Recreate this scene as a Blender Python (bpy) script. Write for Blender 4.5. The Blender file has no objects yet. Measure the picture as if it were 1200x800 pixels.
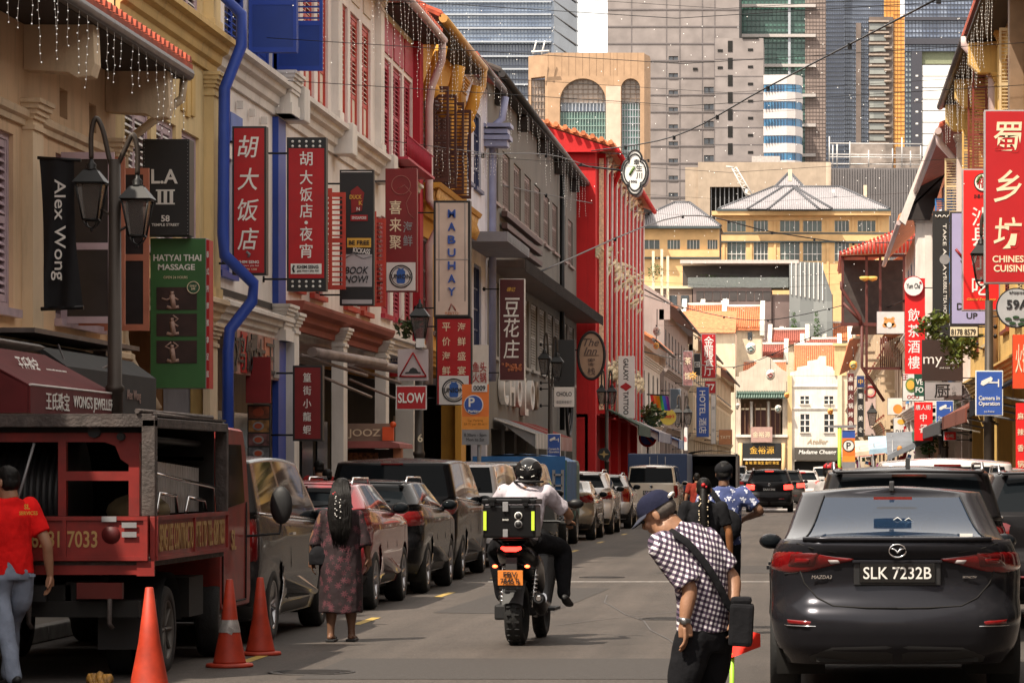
import bpy,bmesh,math,random
from math import sin,cos,pi,radians,sqrt
from mathutils import Vector,Matrix,noise
random.seed(7)
SC=bpy.context.scene
COL=SC.collection
F,VX,VY,CZ=3800.0,951.0,552.0,1.57
cd=bpy.data.cameras.new('camera');cam=bpy.data.objects.new('camera',cd);COL.objects.link(cam)
cam.location=(0,0,CZ);cam.rotation_euler=(pi/2,0,0)
cd.sensor_fit='HORIZONTAL';cd.sensor_width=36;cd.lens=36*F/1200
cd.shift_x=-(VX-600)/1200;cd.shift_y=(VY-400)/1200
cd.clip_start=0.5;cd.clip_end=5000
SC.camera=cam
SUN_D=Vector((0.50,0.62,-1.18)).normalized()
w=bpy.data.worlds.new('World');SC.world=w;w.use_nodes=True
nt=w.node_tree;nt.nodes.clear()
sky=nt.nodes.new('ShaderNodeTexSky');sky.sky_type='NISHITA';sky.sun_disc=False
sky.sun_elevation=math.asin(-SUN_D.z)
sky.sun_rotation=math.atan2(-SUN_D.x,-SUN_D.y)
sky.air_density=1.0;sky.dust_density=1.0;sky.ozone_density=1.0
bg=nt.nodes.new('ShaderNodeBackground');bg.inputs[1].default_value=0.142
hs=nt.nodes.new('ShaderNodeHueSaturation');hs.inputs['Saturation'].default_value=0.35
wo=nt.nodes.new('ShaderNodeOutputWorld')
nt.links.new(sky.outputs[0],hs.inputs['Color']);wm=nt.nodes.new('ShaderNodeMix');wm.data_type='RGBA';wm.inputs[0].default_value=.6;wm.inputs[7].default_value=(8.3,7.5,6.5,1)
nt.links.new(hs.outputs[0],wm.inputs[6]);nt.links.new(wm.outputs[2],bg.inputs[0]);nt.links.new(bg.outputs[0],wo.inputs[0])
sd=bpy.data.lights.new('sun','SUN');sd.energy=4.1;sd.angle=radians(0.6);sd.color=(1.0,0.89,0.74)
sun=bpy.data.objects.new('sun',sd);COL.objects.link(sun)
sun.rotation_euler=SUN_D.to_track_quat('-Z','Y').to_euler()
SC.view_settings.view_transform='Standard';SC.view_settings.look='None'
SC.view_settings.exposure=0.80;SC.view_settings.gamma=1.0;SC.view_settings.use_curve_mapping=False
SC.cycles.max_bounces=6;SC.cycles.transparent_max_bounces=6;SC.cycles.use_denoising=True
SC.cycles.diffuse_bounces=3;SC.cycles.glossy_bounces=3;SC.cycles.caustics_reflective=False
def PX(px,Y):return(px-VX)*Y/F
def PZ(py,Y):return CZ+(VY-py)*Y/F
def YA(px,X):return F*X/(px-VX)
class MB:
 def __init__(s):s.v=[];s.f=[];s.sm=[]
 def add(s,vs,fs,smooth=False):
  o=len(s.v);s.v.extend([tuple(p)for p in vs]);s.f.extend([tuple(i+o for i in f)for f in fs]);s.sm.extend([smooth]*len(fs));return s
 def box(s,x0,y0,z0,x1,y1,z1):
  if x1<x0:x0,x1=x1,x0
  if y1<y0:y0,y1=y1,y0
  if z1<z0:z0,z1=z1,z0
  return s.add([(x0,y0,z0),(x1,y0,z0),(x1,y1,z0),(x0,y1,z0),(x0,y0,z1),(x1,y0,z1),(x1,y1,z1),(x0,y1,z1)],[(0,3,2,1),(4,5,6,7),(0,1,5,4),(1,2,6,5),(2,3,7,6),(3,0,4,7)])
 def cbox(s,c,d,R=None):
  hx,hy,hz=d[0]/2,d[1]/2,d[2]/2
  vs=[Vector((a*hx,b*hy,e*hz))for e in(-1,1)for a,b in((-1,-1),(1,-1),(1,1),(-1,1))]
  if R is not None:vs=[R@p for p in vs]
  c=Vector(c)
  return s.add([p+c for p in vs],[(0,3,2,1),(4,5,6,7),(0,1,5,4),(1,2,6,5),(2,3,7,6),(3,0,4,7)])
 def prism(s,poly,axis,a,b):
  def p3(p,t):return(t,p[0],p[1])if axis=='x' else((p[0],t,p[1])if axis=='y' else(p[0],p[1],t))
  n=len(poly)
  vs=[p3(p,a)for p in poly]+[p3(p,b)for p in poly]
  fs=[tuple(range(n)),tuple(range(2*n-1,n-1,-1))]+[(i,i+n,(i+1)%n+n,(i+1)%n)for i in range(n)]
  return s.add(vs,fs)
 def grid(s,rows,smooth=True,close=False):
  n=len(rows[0]);vs=[p for r in rows for p in r];fs=[]
  for i in range(len(rows)-1):
   for j in range(n if close else n-1):
    k=(j+1)%n
    fs.append((i*n+j,i*n+k,(i+1)*n+k,(i+1)*n+j))
  return s.add(vs,fs,smooth)
 def tube(s,pts,r,n=8,caps=True,ref=None,smooth=True):
  pts=[Vector(p)for p in pts];m=len(pts)
  if not isinstance(r,(list,tuple)):r=[r]*m
  rows=[];up=None
  for i in range(m):
   t=(pts[min(i+1,m-1)]-pts[max(i-1,0)])
   if t.length<1e-9:t=Vector((0,0,1))
   t.normalize()
   if up is None:
    if ref is None:ref=Vector((0,0,1))if abs(t.z)<.9 else Vector((0,1,0))
    up=(ref-t*ref.dot(t)).normalized()
   else:
    u2=up-t*up.dot(t);up=u2.normalized()if u2.length>1e-6 else up
   sd_=t.cross(up)
   ri=r[i];ra,rb=(ri if isinstance(ri,tuple)else(ri,ri))
   rows.append([pts[i]+sd_*(cos(2*pi*k/n)*ra)+up*(sin(2*pi*k/n)*rb)for k in range(n)])
  s.grid(rows,smooth,True)
  if caps:
   o=len(s.v)-m*n
   s.f.append(tuple(o+k for k in range(n-1,-1,-1)));s.sm.append(False)
   o2=len(s.v)-n
   s.f.append(tuple(o2+k for k in range(n)));s.sm.append(False)
  return s
 def lathe(s,prof,c=(0,0,0),n=16,axis='z',smooth=True,sy=1.0,caps=True):
  rows=[]
  for r,h in prof:
   row=[]
   for k in range(n):
    a=2*pi*k/n;p=(r*cos(a),r*sin(a)*sy,h)
    if axis=='x':p=(h,p[0],p[1])
    elif axis=='y':p=(p[0],h,p[1])
    row.append((p[0]+c[0],p[1]+c[1],p[2]+c[2]))
   rows.append(row)
  s.grid(rows,smooth,True)
  if not caps:return s
  m=len(prof);o=len(s.v)-m*n
  if prof[0][0]>1e-4:s.f.append(tuple(o+k for k in range(n-1,-1,-1)));s.sm.append(False)
  if prof[-1][0]>1e-4:
   o2=len(s.v)-n;s.f.append(tuple(o2+k for k in range(n)));s.sm.append(False)
  return s
 def ball(s,c,r,nu=12,nv=8,R=None):
  if not isinstance(r,(tuple,list)):r=(r,r,r)
  rows=[];c=Vector(c)
  for i in range(nv+1):
   th=pi*i/nv;row=[]
   for k in range(nu):
    a=2*pi*k/nu;p=Vector((r[0]*sin(th)*cos(a),r[1]*sin(th)*sin(a),r[2]*cos(th)))
    if R is not None:p=R@p
    row.append(p+c)
   rows.append(row)
  return s.grid(rows,True,True)
 def merge(s,o,M=None):
  vs=[M@Vector(p)for p in o.v]if M is not None else o.v
  k=len(s.v);s.v.extend([tuple(p)for p in vs]);s.f.extend([tuple(i+k for i in f)for f in o.f]);s.sm.extend(o.sm);return s
 def mesh(s,name,off=None,bevel=0,weld=False,smooth=None):
  me=bpy.data.meshes.new(name)
  vs=s.v if off is None else[(p[0]-off[0],p[1]-off[1],p[2]-off[2])for p in s.v]
  me.from_pydata(vs,[],s.f)
  me.polygons.foreach_set('use_smooth',[bool(x)if smooth is None else smooth for x in s.sm])
  bm=bmesh.new();bm.from_mesh(me)
  if weld:bmesh.ops.remove_doubles(bm,verts=bm.verts,dist=1e-4)
  if bevel:
   bmesh.ops.remove_doubles(bm,verts=bm.verts,dist=1e-5)
   es=[e for e in bm.edges if len(e.link_faces)==2 and e.calc_face_angle(0)>.6]
   bmesh.ops.bevel(bm,geom=es,offset=bevel,segments=2,affect='EDGES',profile=.6)
  bmesh.ops.recalc_face_normals(bm,faces=bm.faces)
  bm.to_mesh(me);bm.free();me.update()
  return me
 def build(s,name,mat,parent=None,world=True,label=None,kind=None,bevel=0,weld=False,smooth=None):
  off=None
  if parent is not None and world:off=wloc(parent)
  me=s.mesh(name,off,bevel,weld,smooth)
  o=bpy.data.objects.new(name,me);COL.objects.link(o)
  if mat is not None:me.materials.append(mat)
  if parent is not None:o.parent=parent
  if label:o['label']=label
  if kind:o['kind']=kind
  return o
def wloc(o):
 l=Vector(o.location)
 while o.parent is not None:o=o.parent;l+=Vector(o.location)
 return l
def thing(name,label,cat,loc=(0,0,0),rz=0,group=None):
 o=bpy.data.objects.new(name,None);COL.objects.link(o);o.empty_display_size=.2
 o.location=loc;o.rotation_euler=(0,0,rz);o['label']=label;o['category']=cat
 if group:o['group']=group
 return o
def tag(o,label,cat,group=None,kind=None):
 if kind:o['kind']=kind
 if label:o['label']=label
 if cat:o['category']=cat
 if group:o['group']=group
 return o
def inst(name,me,parent,loc,rot=None,scale=None,label=None,kind=None):
 o=bpy.data.objects.new(name,me);COL.objects.link(o);o.parent=parent
 l=Vector(loc)-(wloc(parent)if parent is not None else Vector((0,0,0)))
 o.location=l
 if rot:o.rotation_euler=rot
 if scale:o.scale=scale
 if label:o['label']=label
 if kind:o['kind']=kind
 return o
def kids(o,acc=None):
 return[c for c in bpy.data.objects if c.parent==o]
def dup(root,loc,label=None,rz=None,scale=None):
 ch={}
 for o in bpy.data.objects:
  if o.parent is not None:ch.setdefault(o.parent.name,[]).append(o)
 def cp(o,par):
  c=o.copy();COL.objects.link(c);c.parent=par
  for k in ch.get(o.name,[]):cp(k,c)
  return c
 c=cp(root,None);c.location=loc
 if label:c['label']=label
 if rz is not None:c.rotation_euler=(0,0,rz)
 if scale is not None:c.scale=(scale,)*3
 return c
MC={}
def M(name,col,rough=.7,metal=0.0,var=.12,nscale=3.0,bump=0.0,bscale=40.0,coat=0.0,grime=0.0,emit=0,alpha=1.0,spec=.5,streak=0.0,flake=False,var2=None,gcol=(.05,.04,.035)):
 key=name
 if key in MC:return MC[key]
 m=bpy.data.materials.new(name);m.use_nodes=True;t=m.node_tree;n=t.nodes;L=t.links
 b=n['Principled BSDF'];b.inputs['Roughness'].default_value=rough;b.inputs['Metallic'].default_value=metal
 b.inputs['Specular IOR Level'].default_value=spec
 if coat:b.inputs['Coat Weight'].default_value=coat;b.inputs['Coat IOR'].default_value=1.35;b.inputs['Coat Roughness'].default_value=.03
 tc=n.new('ShaderNodeTexCoord')
 c=(*col,1)
 if var>0:
  nz=n.new('ShaderNodeTexNoise');nz.inputs['Scale'].default_value=nscale;nz.inputs['Detail'].default_value=5
  L.new(tc.outputs['Object'],nz.inputs['Vector'])
  rp=n.new('ShaderNodeMapRange');rp.inputs['From Min'].default_value=.3;rp.inputs['From Max'].default_value=.7
  rp.inputs['To Min'].default_value=1-var;rp.inputs['To Max'].default_value=1+var*.6
  L.new(nz.outputs[0],rp.inputs[0])
  mx=n.new('ShaderNodeMix');mx.data_type='RGBA';mx.blend_type='MULTIPLY';mx.inputs[0].default_value=1
  mx.inputs[6].default_value=c;L.new(rp.outputs[0],mx.inputs[7])
  out=mx.outputs[2]
  if grime>0 or streak>0:
   mp=n.new('ShaderNodeMapping');mp.inputs['Scale'].default_value=(2.2,2.2,.25)if streak else(1,1,1)
   L.new(tc.outputs['Object'],mp.inputs[0])
   n2=n.new('ShaderNodeTexNoise');n2.inputs['Scale'].default_value=2.0;n2.inputs['Detail'].default_value=8;n2.inputs['Roughness'].default_value=.7
   L.new(mp.outputs[0],n2.inputs['Vector'])
   r2=n.new('ShaderNodeMapRange');r2.inputs['From Min'].default_value=.5;r2.inputs['From Max'].default_value=.75
   r2.inputs['To Min'].default_value=0;r2.inputs['To Max'].default_value=max(grime,streak)
   L.new(n2.outputs[0],r2.inputs[0])
   m2=n.new('ShaderNodeMix');m2.data_type='RGBA';L.new(r2.outputs[0],m2.inputs[0]);L.new(out,m2.inputs[6]);m2.inputs[7].default_value=(*gcol,1)
   out=m2.outputs[2]
  L.new(out,b.inputs['Base Color'])
 else:b.inputs['Base Color'].default_value=c
 if bump>0:
  nb=n.new('ShaderNodeTexNoise');nb.inputs['Scale'].default_value=bscale;nb.inputs['Detail'].default_value=4
  L.new(tc.outputs['Object'],nb.inputs['Vector'])
  bp=n.new('ShaderNodeBump');bp.inputs['Strength'].default_value=bump;bp.inputs['Distance'].default_value=.02
  L.new(nb.outputs[0],bp.inputs['Height']);L.new(bp.outputs[0],b.inputs['Normal'])
 if emit:b.inputs['Emission Color'].default_value=c;b.inputs['Emission Strength'].default_value=emit
 if name=='dark_car_glass':b.inputs['IOR'].default_value=1.22
 if coat and max(col)<.1:b.inputs['IOR'].default_value=1.3;b.inputs['Coat IOR'].default_value=1.25
 if alpha<1:b.inputs['Alpha'].default_value=alpha
 MC[key]=m
 return m
def paint(name,col,rough=.25,metal=.15):return M(name,col,rough,metal,var=.05,nscale=8,coat=.7 if max(col)>.1 else .3,grime=.06,spec=.5 if max(col)>.1 else .2)
def wall(name,col,streak=.34,**k):return M(name,col,.85,0,var=.15,nscale=.8,bump=.25,bscale=9,streak=streak,**k)
m_black=M('black_metal',(.008,.008,.009),.45,.4,var=.2)
m_dark=M('dark_plastic',(.009,.009,.010),.6,0,var=.2)
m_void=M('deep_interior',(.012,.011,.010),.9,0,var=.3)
m_rubber=M('tyre_rubber',(.010,.010,.010),.8,0,var=.25,bump=.2,bscale=60)
m_chrome=M('chrome',(.75,.75,.76),.12,1.0,var=.05)
m_alloy=M('alloy_wheel',(.42,.42,.44),.3,.9,var=.1)
m_glass=M('dark_car_glass',(.008,.010,.012),.04,0,var=0,spec=.25)
m_bglass=M('building_glass',(.03,.04,.05),.12,0,var=.3,nscale=1.5,spec=.8)
m_tail=M('tail_light_red',(.17,.005,.006),.12,0,var=.2,nscale=30,coat=1)
m_taillit=M('lit_brake_light',(1,.03,.02),.3,0,var=0,emit=4)
m_lens=M('clear_lens',(.55,.5,.5),.1,0,var=.1,coat=1)
m_white=M('white_print',(.78,.76,.72),.6,0,var=.05)
m_whitep=M('white_paint',(.72,.69,.66),.6,0,var=.1,grime=.15)
m_redprint=M('red_sign_face',(.42,.004,.008),.5,0,var=.14,grime=.25)
m_grey=M('grey_metal',(.28,.28,.29),.5,.3,var=.15)
m_bulb=M('fairy_light',(.9,.88,.82),.3,0,var=0,emit=.35)
m_yelprint=M('yellow_print',(.75,.42,.06),.5,0,var=.1)
m_cream=M('cream_print',(.78,.66,.46),.5,0,var=.08)
m_blueprint=M('blue_print',(.03,.09,.38),.5,0,var=.1)
m_blackprint=M('black_print',(.015,.015,.016),.5,0,var=.1)
FD=bpy.utils.system_resource('DATAFILES')+'/fonts/'
_fonts={}
def font(nm):
 if nm is None:return None
 if nm not in _fonts:
  try:_fonts[nm]=bpy.data.fonts.load(FD+nm)
  except Exception:_fonts[nm]=None
 return _fonts[nm]
def evaluated_mesh(o):
 tmp=bpy.data.scenes.get('workbench')or bpy.data.scenes.new('workbench')
 tmp.collection.objects.link(o);vl=tmp.view_layers[0];vl.update()
 me=bpy.data.meshes.new_from_object(o.evaluated_get(vl.depsgraph));tmp.collection.objects.unlink(o)
 return me
def text_mesh(txt,size,bold=0.0,ext=.004,shear=0,fnt=None,sx=1.0,space=1.0,line=1.0,align='CENTER'):
 if any(ord(ch)>255 for ch in txt):bold=min(bold,.007)
 elif bold>.02:bold=.02
 c=bpy.data.curves.new('txt','FONT');c.body=txt;c.size=size;c.offset=bold*size;c.extrude=ext;c.shear=shear
 c.align_x=align;c.align_y='CENTER';c.resolution_u=3;c.space_character=space;c.space_line=line
 f=font(fnt)
 if f:c.font=f
 o=bpy.data.objects.new('txt',c)
 me=evaluated_mesh(o)
 bpy.data.objects.remove(o);bpy.data.curves.remove(c)
 if sx!=1.0:me.transform(Matrix.Diagonal((sx,1,1,1)))
 me.materials.clear()
 return me
def fit(me,wd=None,ht=None):
 xs=[v.co.x for v in me.vertices];ys=[v.co.y for v in me.vertices]
 if not xs:return me
 cx,cy=(max(xs)+min(xs))/2,(max(ys)+min(ys))/2
 a=wd/(max(xs)-min(xs))if wd else None;b=ht/(max(ys)-min(ys))if ht else None
 if a is None:a=b
 if b is None:b=a
 me.transform(Matrix.Diagonal((a,b,1,1))@Matrix.Translation((-cx,-cy,0)))
 return me
def put_text(me,mat,parent,loc,facing='-y',rot=0,name='lettering',world=True,label=None):
 if facing=='-y':R=Matrix.Rotation(pi/2,4,'X')
 elif facing=='+x':R=Matrix.Rotation(pi/2,4,'Z')@Matrix.Rotation(pi/2,4,'X')
 else:R=Matrix.Rotation(-pi/2,4,'Z')@Matrix.Rotation(pi/2,4,'X')
 R=R@Matrix.Rotation(rot,4,'Z')
 me.transform(R);me.materials.append(mat)
 o=bpy.data.objects.new(name,me);COL.objects.link(o)
 if parent is not None:
  o.parent=parent;o.location=Vector(loc)-(wloc(parent)if world else Vector((0,0,0)))
 else:o.location=loc
 if label:o['label']=label
 return o
def lerp(a,b,t):return a+(b-a)*t
def interp(tab,x):
 if x<=tab[0][0]:return tab[0][1]
 for(x0,y0),(x1,y1)in zip(tab,tab[1:]):
  if x<=x1:
   t=(x-x0)/(x1-x0)if x1>x0 else 0
   return y0+(y1-y0)*t
 return tab[-1][1]
def sm(t):t=max(0,min(1,t));return t*t*(3-2*t)
CARS={'sedan':dict(L=4.58,W=.8975,H=1.46,gc=.24,belt=[(0,1.10),(.5,1.10),(1.2,.99),(3.4,.93),(4.58,.70)],rear=[(.24,.16),(.34,.05),(.50,.0),(.62,.02),(.66,.09),(.80,.13),(.95,.10),(1.06,.03),(1.12,.06)],front=[(.24,.20),(.45,.02),(.6,.0),(.72,.10),(1.0,.2)],wid=[(.24,.90),(.38,.965),(.55,1.0),(.72,.99),(.86,1.0),(1.0,.965),(1.12,.90)],g0=(.62,3.42),g1=(1.62,2.75),gw=(.845,.685),roofdrop=(.07,.05),corner=(.34,.42),wh=(.93,3.63),wr=.325,pill=(.16,.48,.52,.83),rbulge=.10),'suv':dict(L=4.45,W=.92,H=1.64,gc=.26,belt=[(0,1.12),(1.2,1.09),(3.2,1.02),(4.45,.82)],rear=[(.26,.14),(.40,.03),(.58,.0),(.72,.05),(.76,.12),(1.0,.12),(1.14,.14)],front=[(.26,.15),(.5,.02),(.7,.0),(.9,.08),(1.1,.2)],wid=[(.26,.92),(.42,.98),(.6,1.0),(.95,1.0),(1.12,.95)],g0=(.16,3.35),g1=(.55,2.55),gw=(.87,.68),roofdrop=(.06,.06),corner=(.26,.34),wh=(.88,3.50),wr=.34,pill=(.13,.46,.50,.80),rbulge=.09),'mpv':dict(L=4.93,W=.925,H=1.90,gc=.22,belt=[(0,1.16),(1.2,1.12),(3.8,1.04),(4.93,.90)],rear=[(.22,.10),(.40,.02),(.55,.0),(.68,.04),(.72,.08),(1.0,.07),(1.16,.09)],front=[(.22,.12),(.5,.02),(.8,.0),(1.0,.08),(1.2,.2)],wid=[(.22,.93),(.42,.985),(.6,1.0),(1.0,1.0),(1.16,.975)],g0=(.10,4.15),g1=(.24,3.25),gw=(.90,.78),roofdrop=(.04,.06),corner=(.20,.24),wh=(.98,3.98),wr=.34,pill=(.06,.40,.44,.72),rbulge=.07),'van':dict(L=4.70,W=.85,H=1.98,gc=.24,belt=[(0,1.16),(3.9,1.12),(4.70,1.0)],rear=[(.24,.10),(.36,.0),(.52,.0),(.58,.05),(1.16,.07)],front=[(.24,.08),(.6,.0),(1.0,.05),(1.2,.12)],wid=[(.24,.95),(.5,1.0),(1.0,1.0),(1.16,.985)],g0=(.07,4.45),g1=(.16,3.75),gw=(.835,.74),roofdrop=(.03,.04),corner=(.14,.2),wh=(.95,3.5),wr=.32,pill=(.06,.40,.44,.72),rbulge=.04),}
class CarShape:
 def __init__(s,sp):s.sp=sp
 def ring(s,yr,yf,w,ca,cb,bul,u):
  a,b=ca,cb;xe=w-a
  yc=yr+bul*(xe/w)**2
  if u<=1:x=xe*u;return x,yr+bul*(x/w)**2
  if u<=2:
   t=(u-1)*pi/2;return xe+a*sin(t),yc+b*(1-cos(t))
  yfc=yf-bul*1.4*(xe/w)**2
  if u<=3:
   t=u-2;y=lerp(yc+b,yfc-b,t);return w*(1-.0*t),y
  if u<=4:
   t=(u-3)*pi/2;return xe+a*cos(t),yfc-b*(1-sin(t))
  x=xe*(5-u);return x,yf-bul*1.4*(x/w)**2
 def pt(s,u,k,side=1):
  sp=s.sp;L,W=sp['L'],sp['W'];ca,cb=sp['corner']
  if k<=1:
   zt=1.0
   y=L*.5
   for _ in range(2):
    z=lerp(sp['gc'],zt,k)
    w_=W*interp(sp['wid'],z)
    x,y=s.ring(interp(sp['rear'],z),L-interp(sp['front'],z),w_,ca,cb,sp['rbulge'],u)
    zt=interp(sp['belt'],y)
   z=lerp(sp['gc'],zt,k)
   f=1-.05*sm(abs(y-L*.5)/(L*.5)*1.0-.35)*1.2
   return Vector((x*f*side,y,z))
  if k<=2:
   t=k-1;p0=s.pt(u,1,side);p1=s.gpt(u,0,side)
   p=p0.lerp(p1,t);p.z=lerp(p0.z,p1.z,sin(t*pi/2));return p
  if k<=3:return s.gpt(u,k-2,side)
  t=k-3;p0=s.gpt(u,1,side)
  c=Vector((0,lerp(sp['g1'][0],sp['g1'][1],.5),sp['H']))
  q=Vector((p0.x*(1-t),lerp(p0.y,min(max(p0.y,c.y-.6),c.y+.6),t*.6),0))
  q.z=lerp(p0.z,sp['H']-(sp['roofdrop'][0 if q.y<c.y else 1])*(abs(q.y-c.y)/1.6)**2,sin(t*pi/2));return q
 def gpt(s,u,k,side=1):
  sp=s.sp;W=sp['W'];ca,cb=sp['corner']
  yr=lerp(sp['g0'][0],sp['g1'][0],k);yf=lerp(sp['g0'][1],sp['g1'][1],k)
  kk=k**1.15
  w_=W*lerp(sp['gw'][0]/.9*.95,sp['gw'][1]/.9*.97,kk)
  gc_=sp.get('gcor',(ca*.62,cb*.6))
  x,y=s.ring(yr,yf,w_,gc_[0],gc_[1],sp['rbulge']*1.0,u)
  zb=interp(sp['belt'],y)+.03
  c=lerp(sp['g1'][0],sp['g1'][1],.5)
  zt=sp['H']-.045-(sp['roofdrop'][0 if y<c else 1])*min(1,(abs(y-c)/1.4))**2
  return Vector((x*side,y,lerp(zb,zt,k)))
 def bz(s,u,z):
  zt=s.pt(u,1).z;return(z-s.sp['gc'])/(zt-s.sp['gc'])
 def on(s,u,z,off=.006,side=1):
  k=s.bz(u,z);p=s.pt(u,k,side)
  a=s.pt(u+.02,k,side)-s.pt(max(u-.02,0),k,side);b=s.pt(u,k+.02,side)-s.pt(u,k-.02,side)
  n=a.cross(b)*(side)
  n=n.normalized()if n.length>1e-9 else Vector((0,-1,0))
  c=Vector((0,s.sp['L']/2,z))
  if n.dot(p-c)<0:n=-n
  return p+n*off
 def xu(s,x,z):
  lo,hi=0.0,2.0;x=abs(x)
  for _ in range(24):
   m=(lo+hi)/2
   if s.pt(m,s.bz(m,z)).x<x:lo=m
   else:hi=m
  return lo
def spaced(a,b,n):return[a+(b-a)*i/n for i in range(n+1)]
def car_body(cs,name,mats,parent,sidewin=None,rear_win=(.10,.90),panel=True):
 sp=cs.sp
 us=spaced(0,1,8)[:-1]+spaced(1,2,7)[:-1]+spaced(2,3,52)[:-1]+spaced(3,4,6)[:-1]+spaced(4,5,6)
 kl=spaced(0,1,17)[:-1]+[1,1.25,1.6];kg=[2,2.06]+[2.06+.88*i/7 for i in range(1,8)]+[3]
 kc=[3.0+.12,3.3,3.55,3.8,4.0]
 ks=kl+kg+kc
 V=[[cs.pt(u,k)for u in us]for k in ks]
 n=len(us);body=MB();glassr=MB();glasss={1:MB(),-1:MB()};glassf=MB()
 R=sp['wr']*1.13;rw=sp['wr']
 inside=set()
 for wy in sp['wh']:
  for i,k in enumerate(ks):
   if k>1:break
   for j in range(n):
    p=V[i][j]
    if us[j]<1.6 or us[j]>3.4:continue
    d=math.hypot(p.y-wy,p.z-rw)
    if d<R*.93:inside.add((i,j))
  for i,k in enumerate(ks):
   if k>1:break
   for j in range(n):
    p=V[i][j];d=math.hypot(p.y-wy,p.z-rw)
    if us[j]<1.6 or us[j]>3.4 or(i,j)in inside:continue
    nb=any((i+a,j+b)in inside for a in(-1,0,1)for b in(-1,0,1))
    if nb and d>1e-6:
     p.y=wy+(p.y-wy)*R/d;p.z=max(rw+(p.z-rw)*R/d,sp['gc']*.9)
 pl=sp['pill']
 y0,y1=sp['g0'][0]*.5+sp['g1'][0]*.5,sp['g0'][1]*.5+sp['g1'][1]*.5
 for i in range(len(ks)-1):
  km=(ks[i]+ks[i+1])/2
  for j in range(n-1):
   um=(us[j]+us[j+1])/2
   c4=((i,j),(i,j+1),(i+1,j+1),(i+1,j))
   if any(c in inside for c in c4):continue
   tgt=body
   if 2.06<km<2.94:
    if um<1+.1:tgt=glassr
    elif um>4.0 or um>3.75:tgt=glassf
    elif 2<um<3:
     t=um-2
     if not(t<pl[0]or pl[1]<t<pl[2]or t>.97):tgt=glasss
    elif um<=2 and sp.get('wrap')and um<1.9:tgt=glassr
   for sd_ in(1,-1):
    q=[V[a][b]for a,b in c4]
    if sd_<0:q=[Vector((-p.x,p.y,p.z))for p in q][::-1]
    (tgt[sd_]if tgt is glasss else tgt).add(q,[(0,1,2,3)],True)
 out=[]
 b=body.build('body',mats['body'],parent,False,weld=True);out.append(b)
 glassr.build('rear_window',mats.get('rglass',m_glass),parent,False,weld=True)
 for g_ in glasss.values():g_.build('side_window',mats.get('glass',m_glass),parent,False,weld=True)
 glassf.build('windscreen',mats.get('glass',m_glass),parent,False,weld=True)
 u=MB()
 W=sp['W'];L=sp['L']
 u.box(-W*.80,sp['wh'][0]+R,.2,W*.80,sp['wh'][1]-R,.5)
 u.box(-W*.62,.14,.26,W*.62,L-.15,.52)
 for wy in sp['wh']:
  for sd_ in(-1,1):
   rows=[[(sd_*x,wy+R*1.0*cos(a),rw+R*1.0*sin(a))for a in spaced(-.5,pi+.5,12)]for x in(W*.55,W*.93)]
   u.grid(rows);u.add([rows[0][q]for q in range(13)],[tuple(range(13))])
 u.build('underbody',m_void,parent,False)
 wheels(parent,sp,W,rw,mats.get('rim',m_alloy))
 return b
_wheelm={}
def wheel_mesh(r,wd,style=0):
 key=(round(r,3),round(wd,3),style)
 if key in _wheelm:return _wheelm[key]
 t=MB();t.lathe([(r*.66,-wd/2),(r*.93,-wd/2),(r*.985,-wd*.38),(r,-wd*.2),(r,wd*.2),(r*.985,wd*.38),(r*.93,wd/2),(r*.66,wd/2),(r*.64,0),(r*.66,-wd/2)],n=28,axis='x',caps=False)
 rim=MB();rim.lathe([(r*.66,-wd/2),(r*.69,wd*.47),(r*.65,wd*.5),(r*.61,wd*.40),(r*.60,-wd*.1)],n=28,axis='x',caps=False)
 rim.lathe([(0.001,wd*.36),(r*.13,wd*.34),(r*.15,wd*.20)],n=10,axis='x')
 ns=5 if style==0 else 8
 for i in range(ns):
  a=2*pi*i/ns
  for da in((-.10,.10)if style==0 else(0,)):
   q=a+da;wd_=.028
   p0=Vector((wd*.28,r*.1*cos(q),r*.1*sin(q)));p1=Vector((wd*.38,r*.62*cos(q+da),r*.62*sin(q+da)))
   rim.tube([p0,p1],[(wd_*.8,.015),(wd_*.55,.015)],6,smooth=False)
 d=MB();d.lathe([(.001,-.02),(r*.55,-.02),(r*.58,.01),(.001,.012)],n=16,axis='x')
 _wheelm[key]=(t.mesh('tyre'),rim.mesh('rim'),d.mesh('brake_disc'))
 _wheelm[key][0].materials.append(m_rubber);_wheelm[key][2].materials.append(m_dark)
 return _wheelm[key]
_rimc={}
def add_wheel(parent,x,y,r,wd,side,rimm,style=0):
 tm,rm,dm=wheel_mesh(r,wd,style)
 kk=(rm.name,rimm.name)
 if kk not in _rimc:
  c=rm.copy();c.materials.clear();c.materials.append(rimm);_rimc[kk]=c
 w=bpy.data.objects.new('wheel',tm);COL.objects.link(w);w.parent=parent;w.location=(x,y,r)
 if side<0:w.rotation_euler=(0,0,pi)
 for nm,me in(('rim',_rimc[kk]),('brake_disc',dm)):
  o=bpy.data.objects.new(nm,me);COL.objects.link(o);o.parent=w
 return w
def wheels(parent,sp,W,r,rimm):
 for y in sp['wh']:
  for sd_ in(-1,1):add_wheel(parent,sd_*(W*.985-.11),y,r,.215,sd_,rimm,sp.get('rimstyle',0))
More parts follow.
